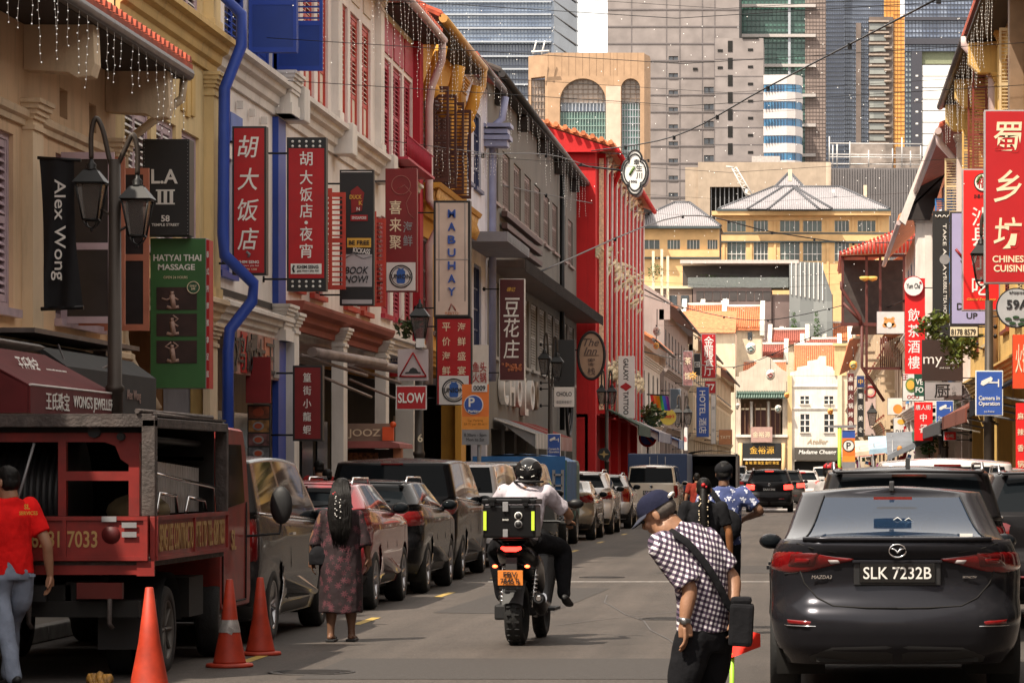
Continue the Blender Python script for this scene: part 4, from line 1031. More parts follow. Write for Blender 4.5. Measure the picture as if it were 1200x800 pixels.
class B_:
 """a street-front building; s=+1 faces +X (left row), s=-1 faces -X (right row)"""
 def __init__(s,name,label,xw,y0,y1,side=1,cat='building',group='shophouses along the street'):
  s.x,s.y0,s.y1,s.s=xw,y0,y1,side
  s.t=thing(name,label,cat,(xw,y0,0),0,group)
 def X(s,o):return s.x+s.s*o
 def bx(s,mb,y0,y1,o0,o1,z0,z1):mb.box(s.X(o0),y0,z0,s.X(o1),y1,z1)
 def part(s,nm,mt,mb=None,label=None,kind=None,par=None,bevel=0):return mb.build(nm,mt,par or s.t,True,label,kind,bevel)
 def wall(s,mt,z0,z1,holes=(),y0=None,y1=None,th=.28,nm='wall',o=0):
  y0=s.y0 if y0 is None else y0;y1=s.y1 if y1 is None else y1
  ys=sorted({y0,y1,*[min(max(h[0],y0),y1)for h in holes],*[min(max(h[1],y0),y1)for h in holes]});mb=MB()
  for a,b in zip(ys,ys[1:]):
   if b-a<1e-6:continue
   hs=sorted([(h[2],h[3])for h in holes if h[0]<=a+1e-6 and h[1]>=b-1e-6]);z=z0
   for h0,h1 in hs:
    if h0>z:s.bx(mb,a,b,-th+o,o,z,h0)
    z=max(z,h1)
   if z<z1:s.bx(mb,a,b,-th+o,o,z,z1)
  return s.part(nm,mt,mb)
 def moulding(s,mt,z,prof,y0=None,y1=None,nm='cornice',mb=None,ext=.0):
  """prof = [(out, dz)...] closed against the wall"""
  y0=(s.y0 if y0 is None else y0)-ext;y1=(s.y1 if y1 is None else y1)+ext
  own=mb is None;mb=mb or MB()
  poly=[(s.X(-.02),z+prof[0][1])]+[(s.X(o),z+d)for o,d in prof]+[(s.X(-.02),z+prof[-1][1])]
  mb.prism(poly,'y',y0,y1)
  return s.part(nm,mt,mb)if own else None
 CORN=[(.0,-.30),(.05,-.30),(.05,-.24),(.10,-.20),(.12,-.12),(.17,-.10),(.19,-.02),(.25,0),(.25,.06),(.21,.08)]
 def pilaster(s,mt,y,w,z0,z1,out=.12,cap=True,nm='pilaster'):
  mb=MB();s.bx(mb,y-w/2,y+w/2,0,out,z0,z1)
  if cap:
   for dz,e,h in((-.34,.025,.05),(-.22,.03,.05),(-.17,.055,.06),(-.11,.085,.06),(-.05,.11,.05)):s.bx(mb,y-w/2-e,y+w/2+e,0.001,out+e,z1+dz,z1+dz+h)
   s.bx(mb,y-w/2-.03,y+w/2+.03,0.001,out+.03,z0,z0+.18)
  return s.part(nm,mt,mb,bevel=0)
 def window(s,y0,y1,z0,z1,fm,kind='shutter',leaves=2,glass=None,sill=True,o=-.08,infill=None,split=None,nm='window',transom=0,slat=None):
  """frame + leaves; louvred leaves carry real slats"""
  f=MB();w=.07
  for a,b,c,d in((y0,y0+w,z0,z1),(y1-w,y1,z0,z1)):s.bx(f,a,b,o-.08,o+.03,c,d)
  s.bx(f,y0+w,y1-w,o-.08,o+.03,z1-w,z1);s.bx(f,y0+w,y1-w,o-.08,o+.03,z0,z0+w)
  fo=s.part(nm,fm,f)
  if sill:
   g=MB();s.bx(g,y0-.06,y1+.06,-.05,.09,z0-.09,z0-.002);s.part('sill',fm,g,par=fo)
  ya,yb,za,zb=y0+w,y1-w,z0+w,z1-w
  if transom:
   g=MB();s.bx(g,ya,yb,o-.06,o+.01,zb-transom-.05,zb-transom);s.bx(g,ya,yb,o-.07,o-.05,zb-transom,zb);s.part('transom_panel',fm,g,par=fo);zb-=transom+.05
  if kind=='glass':
   g=MB();s.bx(g,ya,yb,o-.07,o-.05,za,zb);s.part('pane',glass or m_bglass,g,par=fo)
   g=MB();ny,nz_=split or(2,3)
   for i in range(1,ny):s.bx(g,lerp(ya,yb,i/ny)-.022,lerp(ya,yb,i/ny)+.022,o-.06,o+.0,za,zb)
   for i in range(1,nz_):s.bx(g,ya,yb,o-.058,o-.006,lerp(za,zb,i/nz_)-.022,lerp(za,zb,i/nz_)+.022)
   s.part('glazing_bar',fm,g,par=fo)
  else:
   lw=(yb-ya)/leaves
   for i in range(leaves):s.leaf(ya+lw*i+.008,ya+lw*(i+1)-.008,za+.008,zb-.008,fm,fo,o,kind,infill,slat=slat)
  return fo
 def leaf(s,ya,yb,za,zb,fm,par,o=-.08,kind='shutter',infill=None,perp=None,slat=None):
  g=MB();st=.055
  def bb(m_,a,b,o0,o1,c,d):
   if perp is None:s.bx(m_,a,b,o0,o1,c,d)
   else:
    m_.box(s.X(a-ya+.02),perp+o0-o,c,s.X(b-ya+.02),perp+o1-o,d)
  rails=[za,zb-.08];segs=[]
  if kind=='shutter':
   k=2 if zb-za>1.1 else 1
   lo=za+(.32*(zb-za)if infill else 0)
   cuts=[lo+(zb-lo)*i/k for i in range(k+1)]
   for c in cuts[(0 if infill else 1):-1]:rails.append(c-.03)
   for i in range(k):segs.append((cuts[i]+(.08 if i==0 and not infill else .05),cuts[i+1]-(.08 if i==k-1 else .03)))
  for a,b in((ya,ya+st),(yb-st,yb)):bb(g,a,b,o-.025,o+.02,za,zb)
  for z in rails:bb(g,ya+st,yb-st,o-.022,o+.017,z,z+.08)
  lf=s.part('shutter',fm,g,par=par)
  if kind=='shutter':
   g=MB();pitch=.085
   for c,d in segs:
    nsl=max(2,int((d-c)/pitch))
    for i in range(nsl):
     z=c+(d-c)*(i+.5)/nsl
     if perp is None:
      x0,x1=s.X(o-.02),s.X(o+.022);g.add([(x0,ya+st,z+.020),(x1,ya+st,z-.026),(x1,yb-st,z-.026),(x0,yb-st,z+.020),(x0,ya+st,z+.030),(x1,ya+st,z-.012),(x1,yb-st,z-.012),(x0,yb-st,z+.030)],[(0,1,2,3),(4,7,6,5),(1,5,6,2),(0,3,7,4)])
     else:bb(g,ya+st,yb-st,o-.012,o+.010,z-.015,z+.012)
   s.part('louvre_slat',slat or fm,g,par=par,kind='stuff')
  if kind=='panel' or infill:
   g=MB();top=(za+.32*(zb-za))if infill else zb-.08
   bb(g,ya+st,yb-st,o-.015,o,za+.08,top);bb(g,ya+st+.06,yb-st-.06,o,o+.012,za+.14,top-.06);s.part('panel',infill or fm,g,par=par)
  return lf
def tile_roof(b,mt,y0,y1,p0,p1,nm='roof',pitch=.27,th=.08,par=None):
 """pan-tile slope from eave p0=(out,z) to ridge p1=(out,z): courses of round tiles over a deck"""
 m=MB();x0,z0=b.X(p0[0]),p0[1];x1,z1=b.X(p1[0]),p1[1]
 m.prism([(x0,z0),(x1,z1),(x1,z1-th),(x0,z0-th)],'y',y0,y1);r=b.part(nm,mt,m,par=par)
 m=MB();n=max(1,int((y1-y0)/pitch));L=math.hypot(x1-x0,z1-z0);nr=max(2,min(14,int(L/.35)))
 for i in range(n):
  y=y0+(i+.5)*(y1-y0)/n
  for k in range(nr):
   a,c=k/nr,(k+1.02)/nr;rr=.075
   pa=(lerp(x0,x1,a),lerp(z0,z1,a)+.015);pc=(lerp(x0,x1,min(c,1)),lerp(z0,z1,min(c,1)))
   rows=[[(q[0],y+r_*rr*(1.1 if e==0 else .9)*cos(t),q[1]+rr*(1.1 if e==0 else .9)*sin(t))for t in(0,pi*.3,pi*.5,pi*.7,pi)]for e,(q,r_)in enumerate(((pa,1),(pc,1)))]
   m.grid(rows,True);
   if k==0:m.add(rows[0],[(0,1,2,3,4)])
 o=m.build('roof_tile',mt,r,True,kind='stuff')
 return r
def gutter(b,mt,y0,y1,out,z,r=.075,nm='gutter'):
 m=MB();x=b.X(out);m.tube([(x,y0,z),(x,y1,z)],r,10);return b.part(nm,mt,m)
def pipe(b,mt,pts,r=.06,nm='downpipe',brackets=()):
 m=MB();m.tube(pts,r,10)
 for i in brackets:
  p=pts[i];m.lathe([(r*1.25,-.03),(r*1.25,.03)],p,10)
 return b.part(nm,mt,m)
def back_box(b,mt,z1,depth=6,z0=4.0,inset=.28):
 m=MB();b.bx(m,b.y0+.003,b.y1-.003,-depth,-2.52,0,z0);b.bx(m,b.y0+.003,b.y1-.003,-depth,-inset-.003,z0,z1-.01);return b.part('side_wall',mt,m)
def arcade(b,pier_m,ys,z1,pw=.45,shop=None,depth=2.3,beam=.35,wallm=None,pier_out=.0):
 """five-foot way: piers at the front, dark shopfront behind, soffit above"""
 for y in ys:
  m=MB();b.bx(m,y-pw/2,y+pw/2,-.40,pier_out,.12,z1-.002);b.part('pier',pier_m,m,bevel=.0)
 m=MB();b.bx(m,b.y0,b.y1,-depth,-.30,z1-.10,z1+.02);b.part('soffit',wallm or pier_m,m)
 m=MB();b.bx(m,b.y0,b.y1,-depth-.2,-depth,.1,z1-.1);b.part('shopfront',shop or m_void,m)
 m=MB();n=max(1,int((b.y1-b.y0)/2.0))
 for i in range(n):
  y=b.y0+(i+.5)*(b.y1-b.y0)/n;b.bx(m,y-.75,y+.75,-depth,-depth+.04,.5,2.7)
 b.part('shop_window',m_bglass,m)
 m=MB();b.bx(m,b.y0,b.y1,-depth-.1,-.28,.136,.15);b.part('five_foot_way_floor',M('clay_floor_tile',(.20,.09,.06),.6,var=.2),m)
m_creamA=wall('cream_plaster',(.72,.50,.31));m_creamtrim=wall('cream_trim',(.72,.56,.38));m_yelB=wall('pale_yellow_plaster',(.70,.53,.27));m_yeltrim=wall('yellow_trim',(.62,.42,.16))
m_whiteD=wall('white_plaster',(.80,.74,.70),gcol=(.25,.2,.16));m_whitetrim=wall('white_trim',(.76,.71,.66),streak=.3,gcol=(.12,.09,.07))
m_lilac=M('lilac_joinery',(.50,.38,.43),.6,var=.15,grime=.25);m_orangej=M('salmon_joinery',(.48,.16,.09),.6,var=.15,grime=.2)
m_bluej=M('blue_joinery',(.015,.055,.34),.5,var=.12,grime=.1);m_bluedeep=M('deep_blue_joinery',(.012,.045,.25),.5,var=.12)
m_redj=M('red_joinery',(.50,.05,.03),.55,var=.15,grime=.1);m_creamin=M('cream_infill',(.68,.58,.48),.7,var=.1)
m_crim=M('crimson_joinery',(.42,.02,.05),.55,var=.12);m_crimw=wall('crimson_plaster',(.42,.015,.03))
m_brownj=M('dark_brown_joinery',(.07,.018,.012),.6,var=.2);m_och=wall('ochre_plaster',(.60,.30,.045));m_whiteG=wall('pale_lilac_plaster',(.66,.65,.72));m_navy=M('navy_joinery',(.035,.045,.12),.5,var=.15)
m_greyH=wall('taupe_grey_render',(.165,.15,.13),streak=.15,gcol=(.06,.055,.05));m_brownfin=M('brown_fin',(.075,.035,.03),.6,var=.2)
m_redI=wall('bright_red_render',(.56,.015,.016),streak=.35,gcol=(.22,.015,.015));m_stucco=M('cream_stucco_ornament',(.82,.68,.44),.8,var=.3,nscale=14,bump=.6,bscale=30)
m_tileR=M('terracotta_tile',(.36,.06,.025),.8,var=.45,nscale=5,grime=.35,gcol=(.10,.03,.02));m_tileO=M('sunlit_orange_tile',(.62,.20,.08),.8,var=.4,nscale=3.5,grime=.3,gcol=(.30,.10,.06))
m_pipec=M('cream_pipe',(.52,.40,.27),.5,var=.12,grime=.15);m_piper=M('pinkish_pipe',(.55,.42,.40),.5,var=.12);m_gut=M('zinc_gutter',(.10,.085,.085),.5,.4,var=.3,nscale=6)
m_darkwood=M('dark_roof_timber',(.03,.022,.02),.8,var=.3)
def ZL(px,py,X=-8.8):return CZ+(VY-py)*X/(px-VX)
def icicles(label,pts,n,drop=(.5,1.1),seed=1,nm='icicle_lights'):
 """a cable with hanging strands of small bulbs; each strand is a part"""
 random.seed(seed)
 t=thing(nm,label,'fairy lights',pts[0],0,'fairy lights strung over the street')
 m=MB();m.tube(pts,.008,5);m.build('cable',m_black,t)
 protos=[]
 for v in range(5):
  L=lerp(drop[0],drop[1],v/4);w_=MB();b=MB();x=y=0;P=[(0,0,0)]
  k=int(L/.085)
  for i in range(1,k+1):
   x+=random.uniform(-.012,.012);y+=random.uniform(-.012,.012);P.append((x,y,-L*i/k))
   b.ball((x+random.uniform(-.012,.012),y,-L*i/k),.0085,5,3)
  w_.tube(P,.0032,3)
  wm=w_.mesh('wire_strand');wm.materials.append(M('pale_wire',(.55,.5,.45),.6,var=0));bm_=b.mesh('bulb');bm_.materials.append(m_bulb);protos.append((wm,bm_))
 P=[Vector(p)for p in pts];tot=sum((b-a).length for a,b in zip(P,P[1:]));d=0
 for i in range(n):
  s_=tot*(i+.5+random.uniform(-.3,.3))/n;q=s_
  for a,b in zip(P,P[1:]):
   l=(b-a).length
   if q<=l:break
   q-=l
  p=a.lerp(b,min(1,q/l));wm,bm_=random.choice(protos)
  o=inst('light_strand',wm,t,p,rot=(0,0,random.uniform(0,6)))
  c=bpy.data.objects.new('bulb',bm_);COL.objects.link(c);c.parent=o;c['kind']='stuff'
 return t
def left_row():
 b=B_('shophouse','low cream shophouse at the left edge with a zinc gutter and lilac louvred shutters',-8.8,26.0,41.0)
 wins=[(32.2,35.75,3.35,5.28),(37.75,40.05,3.35,5.28)];vents=[(37.95,38.35,5.72,6.06),(39.5,39.9,5.72,6.06),(34.6,35.0,5.72,6.06)]
 b.wall(m_creamA,2.72,6.62,wins+vents);back_box(b,m_creamA,6.6)
 arcade(b,m_creamtrim,[26.3,36.4,40.8],2.72,.45)
 b.moulding(m_creamtrim,2.98,b.CORN,26,41);b.moulding(m_creamtrim,5.56,[(0,-.14),(.04,-.14),(.05,-.08),(.09,-.05),(.10,.02),(.07,.04)],26,41)
 for y in(36.4,40.75):b.pilaster(m_creamtrim,y,.50,3.0,5.72,.12)
 for y in(36.35,40.55):
  m=MB();m.prism([(b.X(.002),6.62),(b.X(.78),6.60),(b.X(.80),6.12),(b.X(.76),5.98),(b.X(.60),5.96),(b.X(.50),6.02),(b.X(.002),6.05)],'y',y-.16,y+.16);b.part('corbel',m_creamtrim,m,bevel=.01)
 for w_ in wins[:1]:b.window(*w_,m_lilac,leaves=4)
 for y0,y1,z0,z1 in vents:
  m=MB();b.bx(m,y0,y1,-.25,-.2,z0,z1);g=b.part('vent',m_void,m);m=MB();b.bx(m,y0+.16,y0+.22,-.2,-.17,z0,z1);b.part('vent_bar',m_creamtrim,m,par=g)
 y0,y1,z0,z1=wins[1]
 fo=b.window(y0,y1,z0,z1,m_lilac,kind='glass',split=(4,2),transom=.0)
 for yy,a0,mt in((37.95,.0,m_lilac),(38.55,.0,m_orangej),(39.95,.0,m_orangej)):
  m=MB();W_=.62
  for a,c in((.0,.07),(W_-.07,W_)):m.box(b.X(a+.02),yy-.02,z0-.05,b.X(c+.02),yy+.02,z1+.02)
  for a in(z0-.05,lerp(z0,z1,.42),z1-.06):m.box(b.X(.09),yy-.018,a,b.X(W_-.05),yy+.018,a+.08)
  c_=b.part('casement',mt,m,par=fo);m=MB();m.box(b.X(.09),yy-.006,z0,b.X(W_-.05),yy+.006,z1);m.build('pane',M('dark_pane',(.035,.03,.03),.2,var=.2),c_)
 tile_roof(b,m_tileR,26,41.3,(.92,6.74),(-4.5,9.1));gutter(b,m_gut,26,41.3,.86,6.62,.085)
 m=MB();b.bx(m,26,41.2,.02,.80,6.55,6.60);b.part('eave_soffit',m_darkwood,m)
 pipe(b,m_pipec,[(b.X(.82),41.25,6.6),(b.X(.80),41.2,6.30),(b.X(.18),40.95,5.75),(b.X(.12),40.95,5.55),(b.X(.12),40.95,3.25),(b.X(.16),40.95,3.05),(b.X(.55),40.95,2.35)],.055)
 a=thing('awning','dark red jeweller awning with white lettering on its valance beneath the cream house','awning',(-8.8,29.5,2.4))
 red=M('maroon_canvas',(.11,.010,.012),.85,var=.2);m=MB();y0,y1=29.5,33.2
 m.prism([(-7.85,2.76),(-7.12,2.36),(-7.12,2.34),(-7.85,2.72)],'y',y0,y1);m.prism([(-7.85,2.74),(-7.13,2.35),(-7.13,2.10),(-7.85,2.10)],'y',y0,y0+.02);m.build('canopy',red,a)
 m=MB();m.box(-7.125,y0,2.10,-7.105,y1,2.352);v=m.build('valance',red,a);m=MB();m.tube([(-7.11,y0,2.36),(-7.11,y1,2.36)],.012,6);m.build('piping',m_whitep,a)
 put_text(fit(text_mesh("WONG'S JEWELLERY",.16,bold=.012,ext=.002),1.9,.155),m_white,v,(-7.10,32.15,2.225),'+x');put_text(fit(text_mesh("王氏珠宝",.2,bold=.02,ext=.002),.95,.17),m_white,v,(-7.10,30.55,2.225),'+x')
 nrm=math.atan2(.40,.73)
 for txt,yy,zz,ht in(("王氏珠宝",31.0,2.56,.2),("WONG'S JEWELLERY",32.2,2.52,.09)):
  me=fit(text_mesh(txt,.2,bold=.02,ext=.002),None,ht);me.transform(Matrix.Rotation(-nrm-.0,4,'X')@Matrix.Scale(1,4));o=put_text(me,m_white,a,(-7.48,yy,zz+.02),'+x')
 m=MB();m.tube([(-8.2,y0-.2,2.84),(-8.2,y1+.1,2.84)],[(.34,.05)]*2,10,ref=Vector((0,0,1)));m.build('housing',M('weathered_metal',(.22,.2,.19),.6,.3,var=.4,nscale=5,grime=.5),a)
 m=MB()
 for y in(29.7,31.4,33.1):m.tube([(-8.75,y,2.45),(-7.15,y,2.33)],.018,6)
 m.build('bracket',m_black,a)
 a=thing('awning','black awning next to the red jeweller awning, small faded lettering','awning',(-8.8,34,2.4));m=MB()
 m.prism([(-8.75,3.02),(-8.0,2.86),(-7.72,2.66),(-7.72,2.20),(-7.74,2.20),(-7.74,2.62),(-8.0,2.80),(-8.75,2.98)],'y',33.6,38.2);m.build('canopy',M('black_canvas',(.014,.014,.015),.8,var=.3),a)
 put_text(fit(text_mesh('Alex Wong',.15,ext=.002),.75),M('faded_pink_print',(.30,.20,.17),.7),a,(-7.71,36.9,2.42),'+x')
 m=MB();m.box(-8.7,33.4,3.0,-8.0,38.6,3.05);m.box(-8.75,38.6,2.9,-8.4,39.4,3.1);m.tube([(-7.9,34,2.9),(-7.75,34,2.5),(-7.8,36,2.75)],.01,5);m.build('rain_shield',m_gut,a)
 b=B_('shophouse','pale yellow three-storey shophouse with lilac louvred shutters behind the green massage sign',-8.8,41.0,47.7)
 w2=[(41.55,43.2,4.55,6.35),(43.55,44.9,4.55,6.35),(45.3,46.6,4.55,6.35)];w3=[(41.7,43.3,8.05,10.3),(43.6,45.0,8.05,10.3),(45.3,46.7,8.05,10.3)]
 b.wall(m_yelB,3.75,11.5,w2+w3);back_box(b,m_yelB,11.45)
 for w_ in w2+w3:b.window(*w_,m_lilac,leaves=2,infill=None,slat=m_whitep)
 b.moulding(m_yeltrim,7.80,[(0,-.42),(.05,-.42),(.06,-.30),(.12,-.26),(.14,-.14),(.22,-.10),(.25,0),(.34,.02),(.34,.10),(.28,.13)])
 b.moulding(m_creamtrim,4.0,b.CORN)
 b.pilaster(m_yelB,47.25,.55,4.05,7.35,.14);b.pilaster(m_yelB,47.25,.55,7.95,11.3,.14);b.pilaster(m_creamtrim,47.2,.6,.15,3.72,.10)
 for y0,y1,z0,z1 in((43.7,44.5,6.75,7.15),(45.2,45.45,6.6,7.2),(45.55,45.8,6.55,7.15),(45.9,46.15,6.6,7.2)):
  m=MB();b.bx(m,y0,y1,0,.035,z0,z1);b.part('stucco_panel',m_yeltrim,m,bevel=.01)
 arcade(b,m_yeltrim,[41.3],3.75,.45)
 m=MB();m.box(-10.3,47.15,.14,-8.82,47.65,3.74);b.part('party_wall',wall('orange_ochre_plaster',(.42,.22,.10)),m)
 m=MB();m.box(-9.42,47.13,.4,-9.02,47.148,3.3);p_=b.part('mural_panel',wall('grey_white_panel',(.42,.40,.42)),m);m=MB();m.box(-9.02,47.09,.14,-8.84,47.147,3.45);b.part('door_frame',m_yeltrim,m)
 f=MB();f.ball((-9.42,47.08,1.83),(.20,.03,.25),16,10);fo=f.build('painted_portrait',m_whitep,b.t)
 f=MB();f.ball((-9.43,47.066,1.95),(.215,.03,.17),16,8);f.ball((-9.58,47.066,1.84),(.06,.03,.11),10,6);f.ball((-9.29,47.066,1.84),(.045,.03,.10),10,6)
 for x in(-9.47,-9.36):f.ball((x,47.052,1.80),(.03,.006,.010),8,4)
 f.build('painted_hair',m_blackprint,fo)
 b=B_('shophouse','white shophouse bay with bright blue shutters, blue pilaster and thick blue downpipe',-8.8,47.7,53.8)
 w3=[(48.6,50.5,8.05,10.6),(50.9,52.9,8.05,10.6)];w2=[(48.0,49.3,4.55,6.3)]
 b.wall(m_whiteD,3.75,11.5,w3+w2);back_box(b,m_whiteD,11.45)
 b.window(*w3[0],m_bluej,leaves=2,kind='shutter');b.window(*w3[1],m_bluej,leaves=2,kind='panel');b.window(*w2[0],m_bluej,leaves=2)
 for y,W_ in((50.7,.75),(50.6,.75),(52.95,.8)):
  b.leaf(0,W_,8.1,10.5,m_bluej,b.t,o=0,kind='shutter',infill=m_bluedeep,perp=y,slat=m_bluedeep)
 for y0,y1,z0,z1 in((48.1,48.5,6.55,7.05),(49.0,50.0,6.55,7.0),(50.9,51.15,6.5,6.95),(51.5,51.65,6.5,6.9)):
  m=MB();b.bx(m,y0,y1,0,.03,z0,z1);b.part('blue_panel',M('faded_blue_panel',(.10,.17,.48),.6,var=.1),m)
 b.moulding(m_whitetrim,7.80,[(0,-.42),(.05,-.42),(.06,-.30),(.12,-.26),(.14,-.14),(.22,-.10),(.25,0),(.34,.02),(.34,.10),(.28,.13)]);b.moulding(m_whitetrim,4.02,b.CORN)
 b.pilaster(m_bluej,53.3,.75,4.15,7.35,.10,cap=False);b.pilaster(m_bluej,53.3,.75,.14,3.7,.10,cap=False);b.pilaster(m_whitetrim,53.3,.8,3.7,4.3,.2);b.pilaster(m_whitetrim,53.3,.8,7.4,8.1,.3)
 b.pilaster(m_bluej,53.3,.75,8.1,11.4,.10,cap=False)
 pipe(b,m_bluej,[(b.X(.22),47.0,11.4),(b.X(.22),47.0,8.5),(b.X(.52),47.1,8.2),(b.X(.52),47.1,7.75),(b.X(.30),46.95,7.1),(b.X(.28),46.95,5.0),(b.X(.30),46.95,4.7),(b.X(.68),47.2,4.3),(b.X(.66),47.2,4.05),(b.X(.36),47.05,3.62),(b.X(.34),47.0,3.3),(b.X(.34),47.0,.15)],.085)
 m=MB();b.bx(m,47.9,53,.0,.02,4.2,4.3);b.part('ledge_lights',m_darkwood,m)
 for i in range(4):
  m=MB();b.bx(m,48.4+i*1.1,48.46+i*1.1,.02,.12,7.1,7.22);b.part('cornice_bracket',m_whitetrim,m)
 arcade(b,m_whitetrim,[53.6],3.72,.4)
 b=B_('shophouse','long white shophouse with red framed louvred doors upstairs and a red-brown shop cornice',-8.8,53.8,65.9)
 w3=[];
 for a,c in((54.3,59.2),(60.1,64.9)):
  k=3;st=(c-a)/k
  for i in range(k):w3.append((a+st*i+.18,a+st*(i+1)-.18,8.02,10.35))
 w2=[(54.6,55.9,4.7,6.5),(56.9,58.4,4.7,6.5),(61.0,62.6,4.7,6.5),(63.2,64.6,4.7,6.5)]
 tr_=[(y0,y1,10.55,11.0)for y0,y1,_,_ in w3]
 b.wall(m_whiteD,4.0,11.35,w3+w2);back_box(b,m_whiteD,11.3)
 for w_ in w3:b.window(*w_,m_redj,leaves=2,infill=m_creamin,slat=m_creamin)
 for w_ in w2:b.window(*w_,m_redj,leaves=2)
 for y0,y1,z0,z1 in tr_:
  m=MB();b.bx(m,y0+.1,y1-.1,0,.03,z0,z1);b.part('recess_panel',m_creamin,m)
 for y,W_,z0,z1 in((56.8,.62,4.75,6.45),(56.0,.5,4.75,6.45),(60.95,.6,4.75,6.45),(62.7,.55,4.75,6.45)):b.leaf(0,W_,z0,z1,m_redj,b.t,o=0,perp=y)
 b.moulding(m_whitetrim,7.80,[(0,-.42),(.05,-.42),(.06,-.30),(.12,-.26),(.14,-.14),(.22,-.10),(.25,0),(.34,.02),(.34,.10),(.28,.13)])
 mr=wall('red_brown_cornice',(.30,.075,.05),streak=.2);b.moulding(mr,4.32,[(0,-.36),(.06,-.36),(.08,-.26),(.16,-.20),(.18,-.10),(.30,-.04),(.34,.05),(.34,.10)],54.1,65.9)
 for y in(54.05,59.7,65.6):
  b.pilaster(m_whitetrim,y,.5,.14,4.2,.22);b.pilaster(m_whitetrim,y,.5,8.0,11.2,.13)
  m=MB();b.bx(m,y-.3,y+.3,0,.40,7.38,7.95);b.part('cornice_block',m_whitetrim,m,bevel=.02)
 arcade(b,m_whitetrim,[],4.0,.4,shop=wall('grey_shop_wall',(.30,.28,.28)))
 tile_roof(b,m_tileR,53.8,66,(.58,11.35),(-4.5,13.8));gutter(b,m_piper,53.8,66,.60,11.22,.08)
 m=MB()
 for y in(55.2,60.0):
  m.tube([(b.X(.1),y,3.55),(b.X(.75),y+3.5,3.3)],.03,6);m.tube([(b.X(.3),y,3.6),(b.X(.9),y+4.6,3.55)],.09,8);m.tube([(b.X(.1),y+1,3.3),(b.X(.9),y+3,2.9)],.025,6)
 b.part('awning_rod',M('dusty_metal',(.28,.22,.20),.6,.3,var=.3),m)
 m=MB();b.bx(m,54.9,56.9,-2.0,-1.9,0.2,3.9);b.part('inner_partition',wall('grey_shop_wall',(.3,)*3),m)
 b=B_('shophouse','narrow white shophouse with tall crimson louvred shutters',-8.8,65.9,72.2)
 w3=[(66.3,67.9,8.02,10.1),(68.2,69.7,8.02,10.1),(70.0,71.4,8.02,10.1)];w2=[(66.3,67.7,4.8,6.8),(68.2,69.6,4.8,6.8),(70.1,71.4,4.8,6.8)]
 b.wall(m_whiteD,4.0,11.2,w3+w2);back_box(b,m_whiteD,11.1)
 for w_ in w3+w2:b.window(*w_,m_crim,leaves=2)
 for y0,y1,_,_ in w3:
  m=MB();b.bx(m,y0,y1,0,.03,10.2,10.9);b.part('recess_panel',m_crim,m)
 b.pilaster(m_crimw,71.85,.65,4.2,11.1,.16,cap=False);b.moulding(m_whitetrim,7.8,b.CORN,65.9,71.5);b.moulding(m_whitetrim,4.3,b.CORN)
 m=MB();b.bx(m,66.3,71,.0,.55,7.95,8.0);
 for i in range(22):m.tube([(b.X(.52),66.4+i*.2,8.0),(b.X(.52),66.4+i*.2,8.45)],.012,4)
 m.tube([(b.X(.52),66.3,8.45),(b.X(.52),71,8.45)],.02,5);b.part('balcony_rail',m_crim,m)
 arcade(b,m_whitetrim,[71.9],4.0,.4);tile_roof(b,m_tileR,66,72.2,(.6,11.3),(-4.5,13.8));gutter(b,m_piper,66,72.2,.62,11.15,.085)
 m=MB();b.bx(m,66,72.1,.02,.55,11.05,11.10);b.part('eave_soffit',m_darkwood,m)
 pipe(b,m_piper,[(b.X(.6),72.0,11.1),(b.X(.58),72.1,10.7),(b.X(.35),72.1,10.1),(b.X(.3),72.1,9.7),(b.X(.3),72.1,7.6),(b.X(.55),72.2,7.3),(b.X(.5),72.2,7.0),(b.X(.3),72.1,6.6),(b.X(.3),72.1,3.5)],.085)
 b=B_('shophouse','ochre yellow shophouse with dark brown folding shutters and an ornate stucco balcony',-8.8,72.2,81.3)
 w3=[(73.0,79.3,8.1,10.35)];w2=[(73.2,75,4.8,6.9),(75.6,77.4,4.8,6.9),(78,79.6,4.8,6.9)]
 b.wall(m_och,4.0,11.6,w3+w2);back_box(b,m_och,11.5);b.window(*w3[0],m_brownj,leaves=8)
 for w_ in w2:b.window(*w_,m_brownj,kind='glass',split=(3,3))
 for i in range(4):b.leaf(0,.55,8.15,10.3,m_brownj,b.t,o=0,perp=73.6+i*1.6)
 b.pilaster(m_och,80.6,1.1,4.2,11.3,.15);b.pilaster(m_och,80.6,1.1,.14,3.9,.15)
 b.moulding(m_och,7.95,[(0,-.6),(.08,-.6),(.1,-.4),(.25,-.3),(.28,-.1),(.5,-.05),(.55,.05)]);b.moulding(m_och,4.3,b.CORN)
 m=MB();random.seed(4)
 for i in range(46):
  y=72.5+i*.19;m.tube([(b.X(.40),y,7.35),(b.X(.46),y+.1,7.55),(b.X(.42),y-.03,7.72),(b.X(.45),y+.06,7.88)],[.03,.045,.035,.03],5)
 for y in(72.8,76,79):m.ball((b.X(.3),y,7.7),(.16,.4,.3),8,6)
 b.part('stucco_ornament',M('gilded_stucco',(.62,.34,.10),.6,var=.3,nscale=12),m,kind='stuff')
 for y in(72.6,76.3,80.3):
  m=MB();m.tube([(b.X(.05),y,9.9),(b.X(.25),y,10.2),(b.X(.42),y,10.65),(b.X(.52),y,11.1)],[.10,.15,.16,.14],8);m.ball((b.X(.28),y,10.1),.2,8,6);b.part('eave_bracket',m_och,m)
 arcade(b,m_och,[80.8],4.0,.5);tile_roof(b,m_tileR,72.2,81.3,(.55,11.75),(-4.5,14.1));gutter(b,M('ochre_gutter',(.50,.27,.07),.5,var=.2),72.2,81.3,.60,11.65,.10)
 m=MB();b.bx(m,72.3,81.2,.02,.55,11.5,11.55);b.part('eave_soffit',m_darkwood,m)
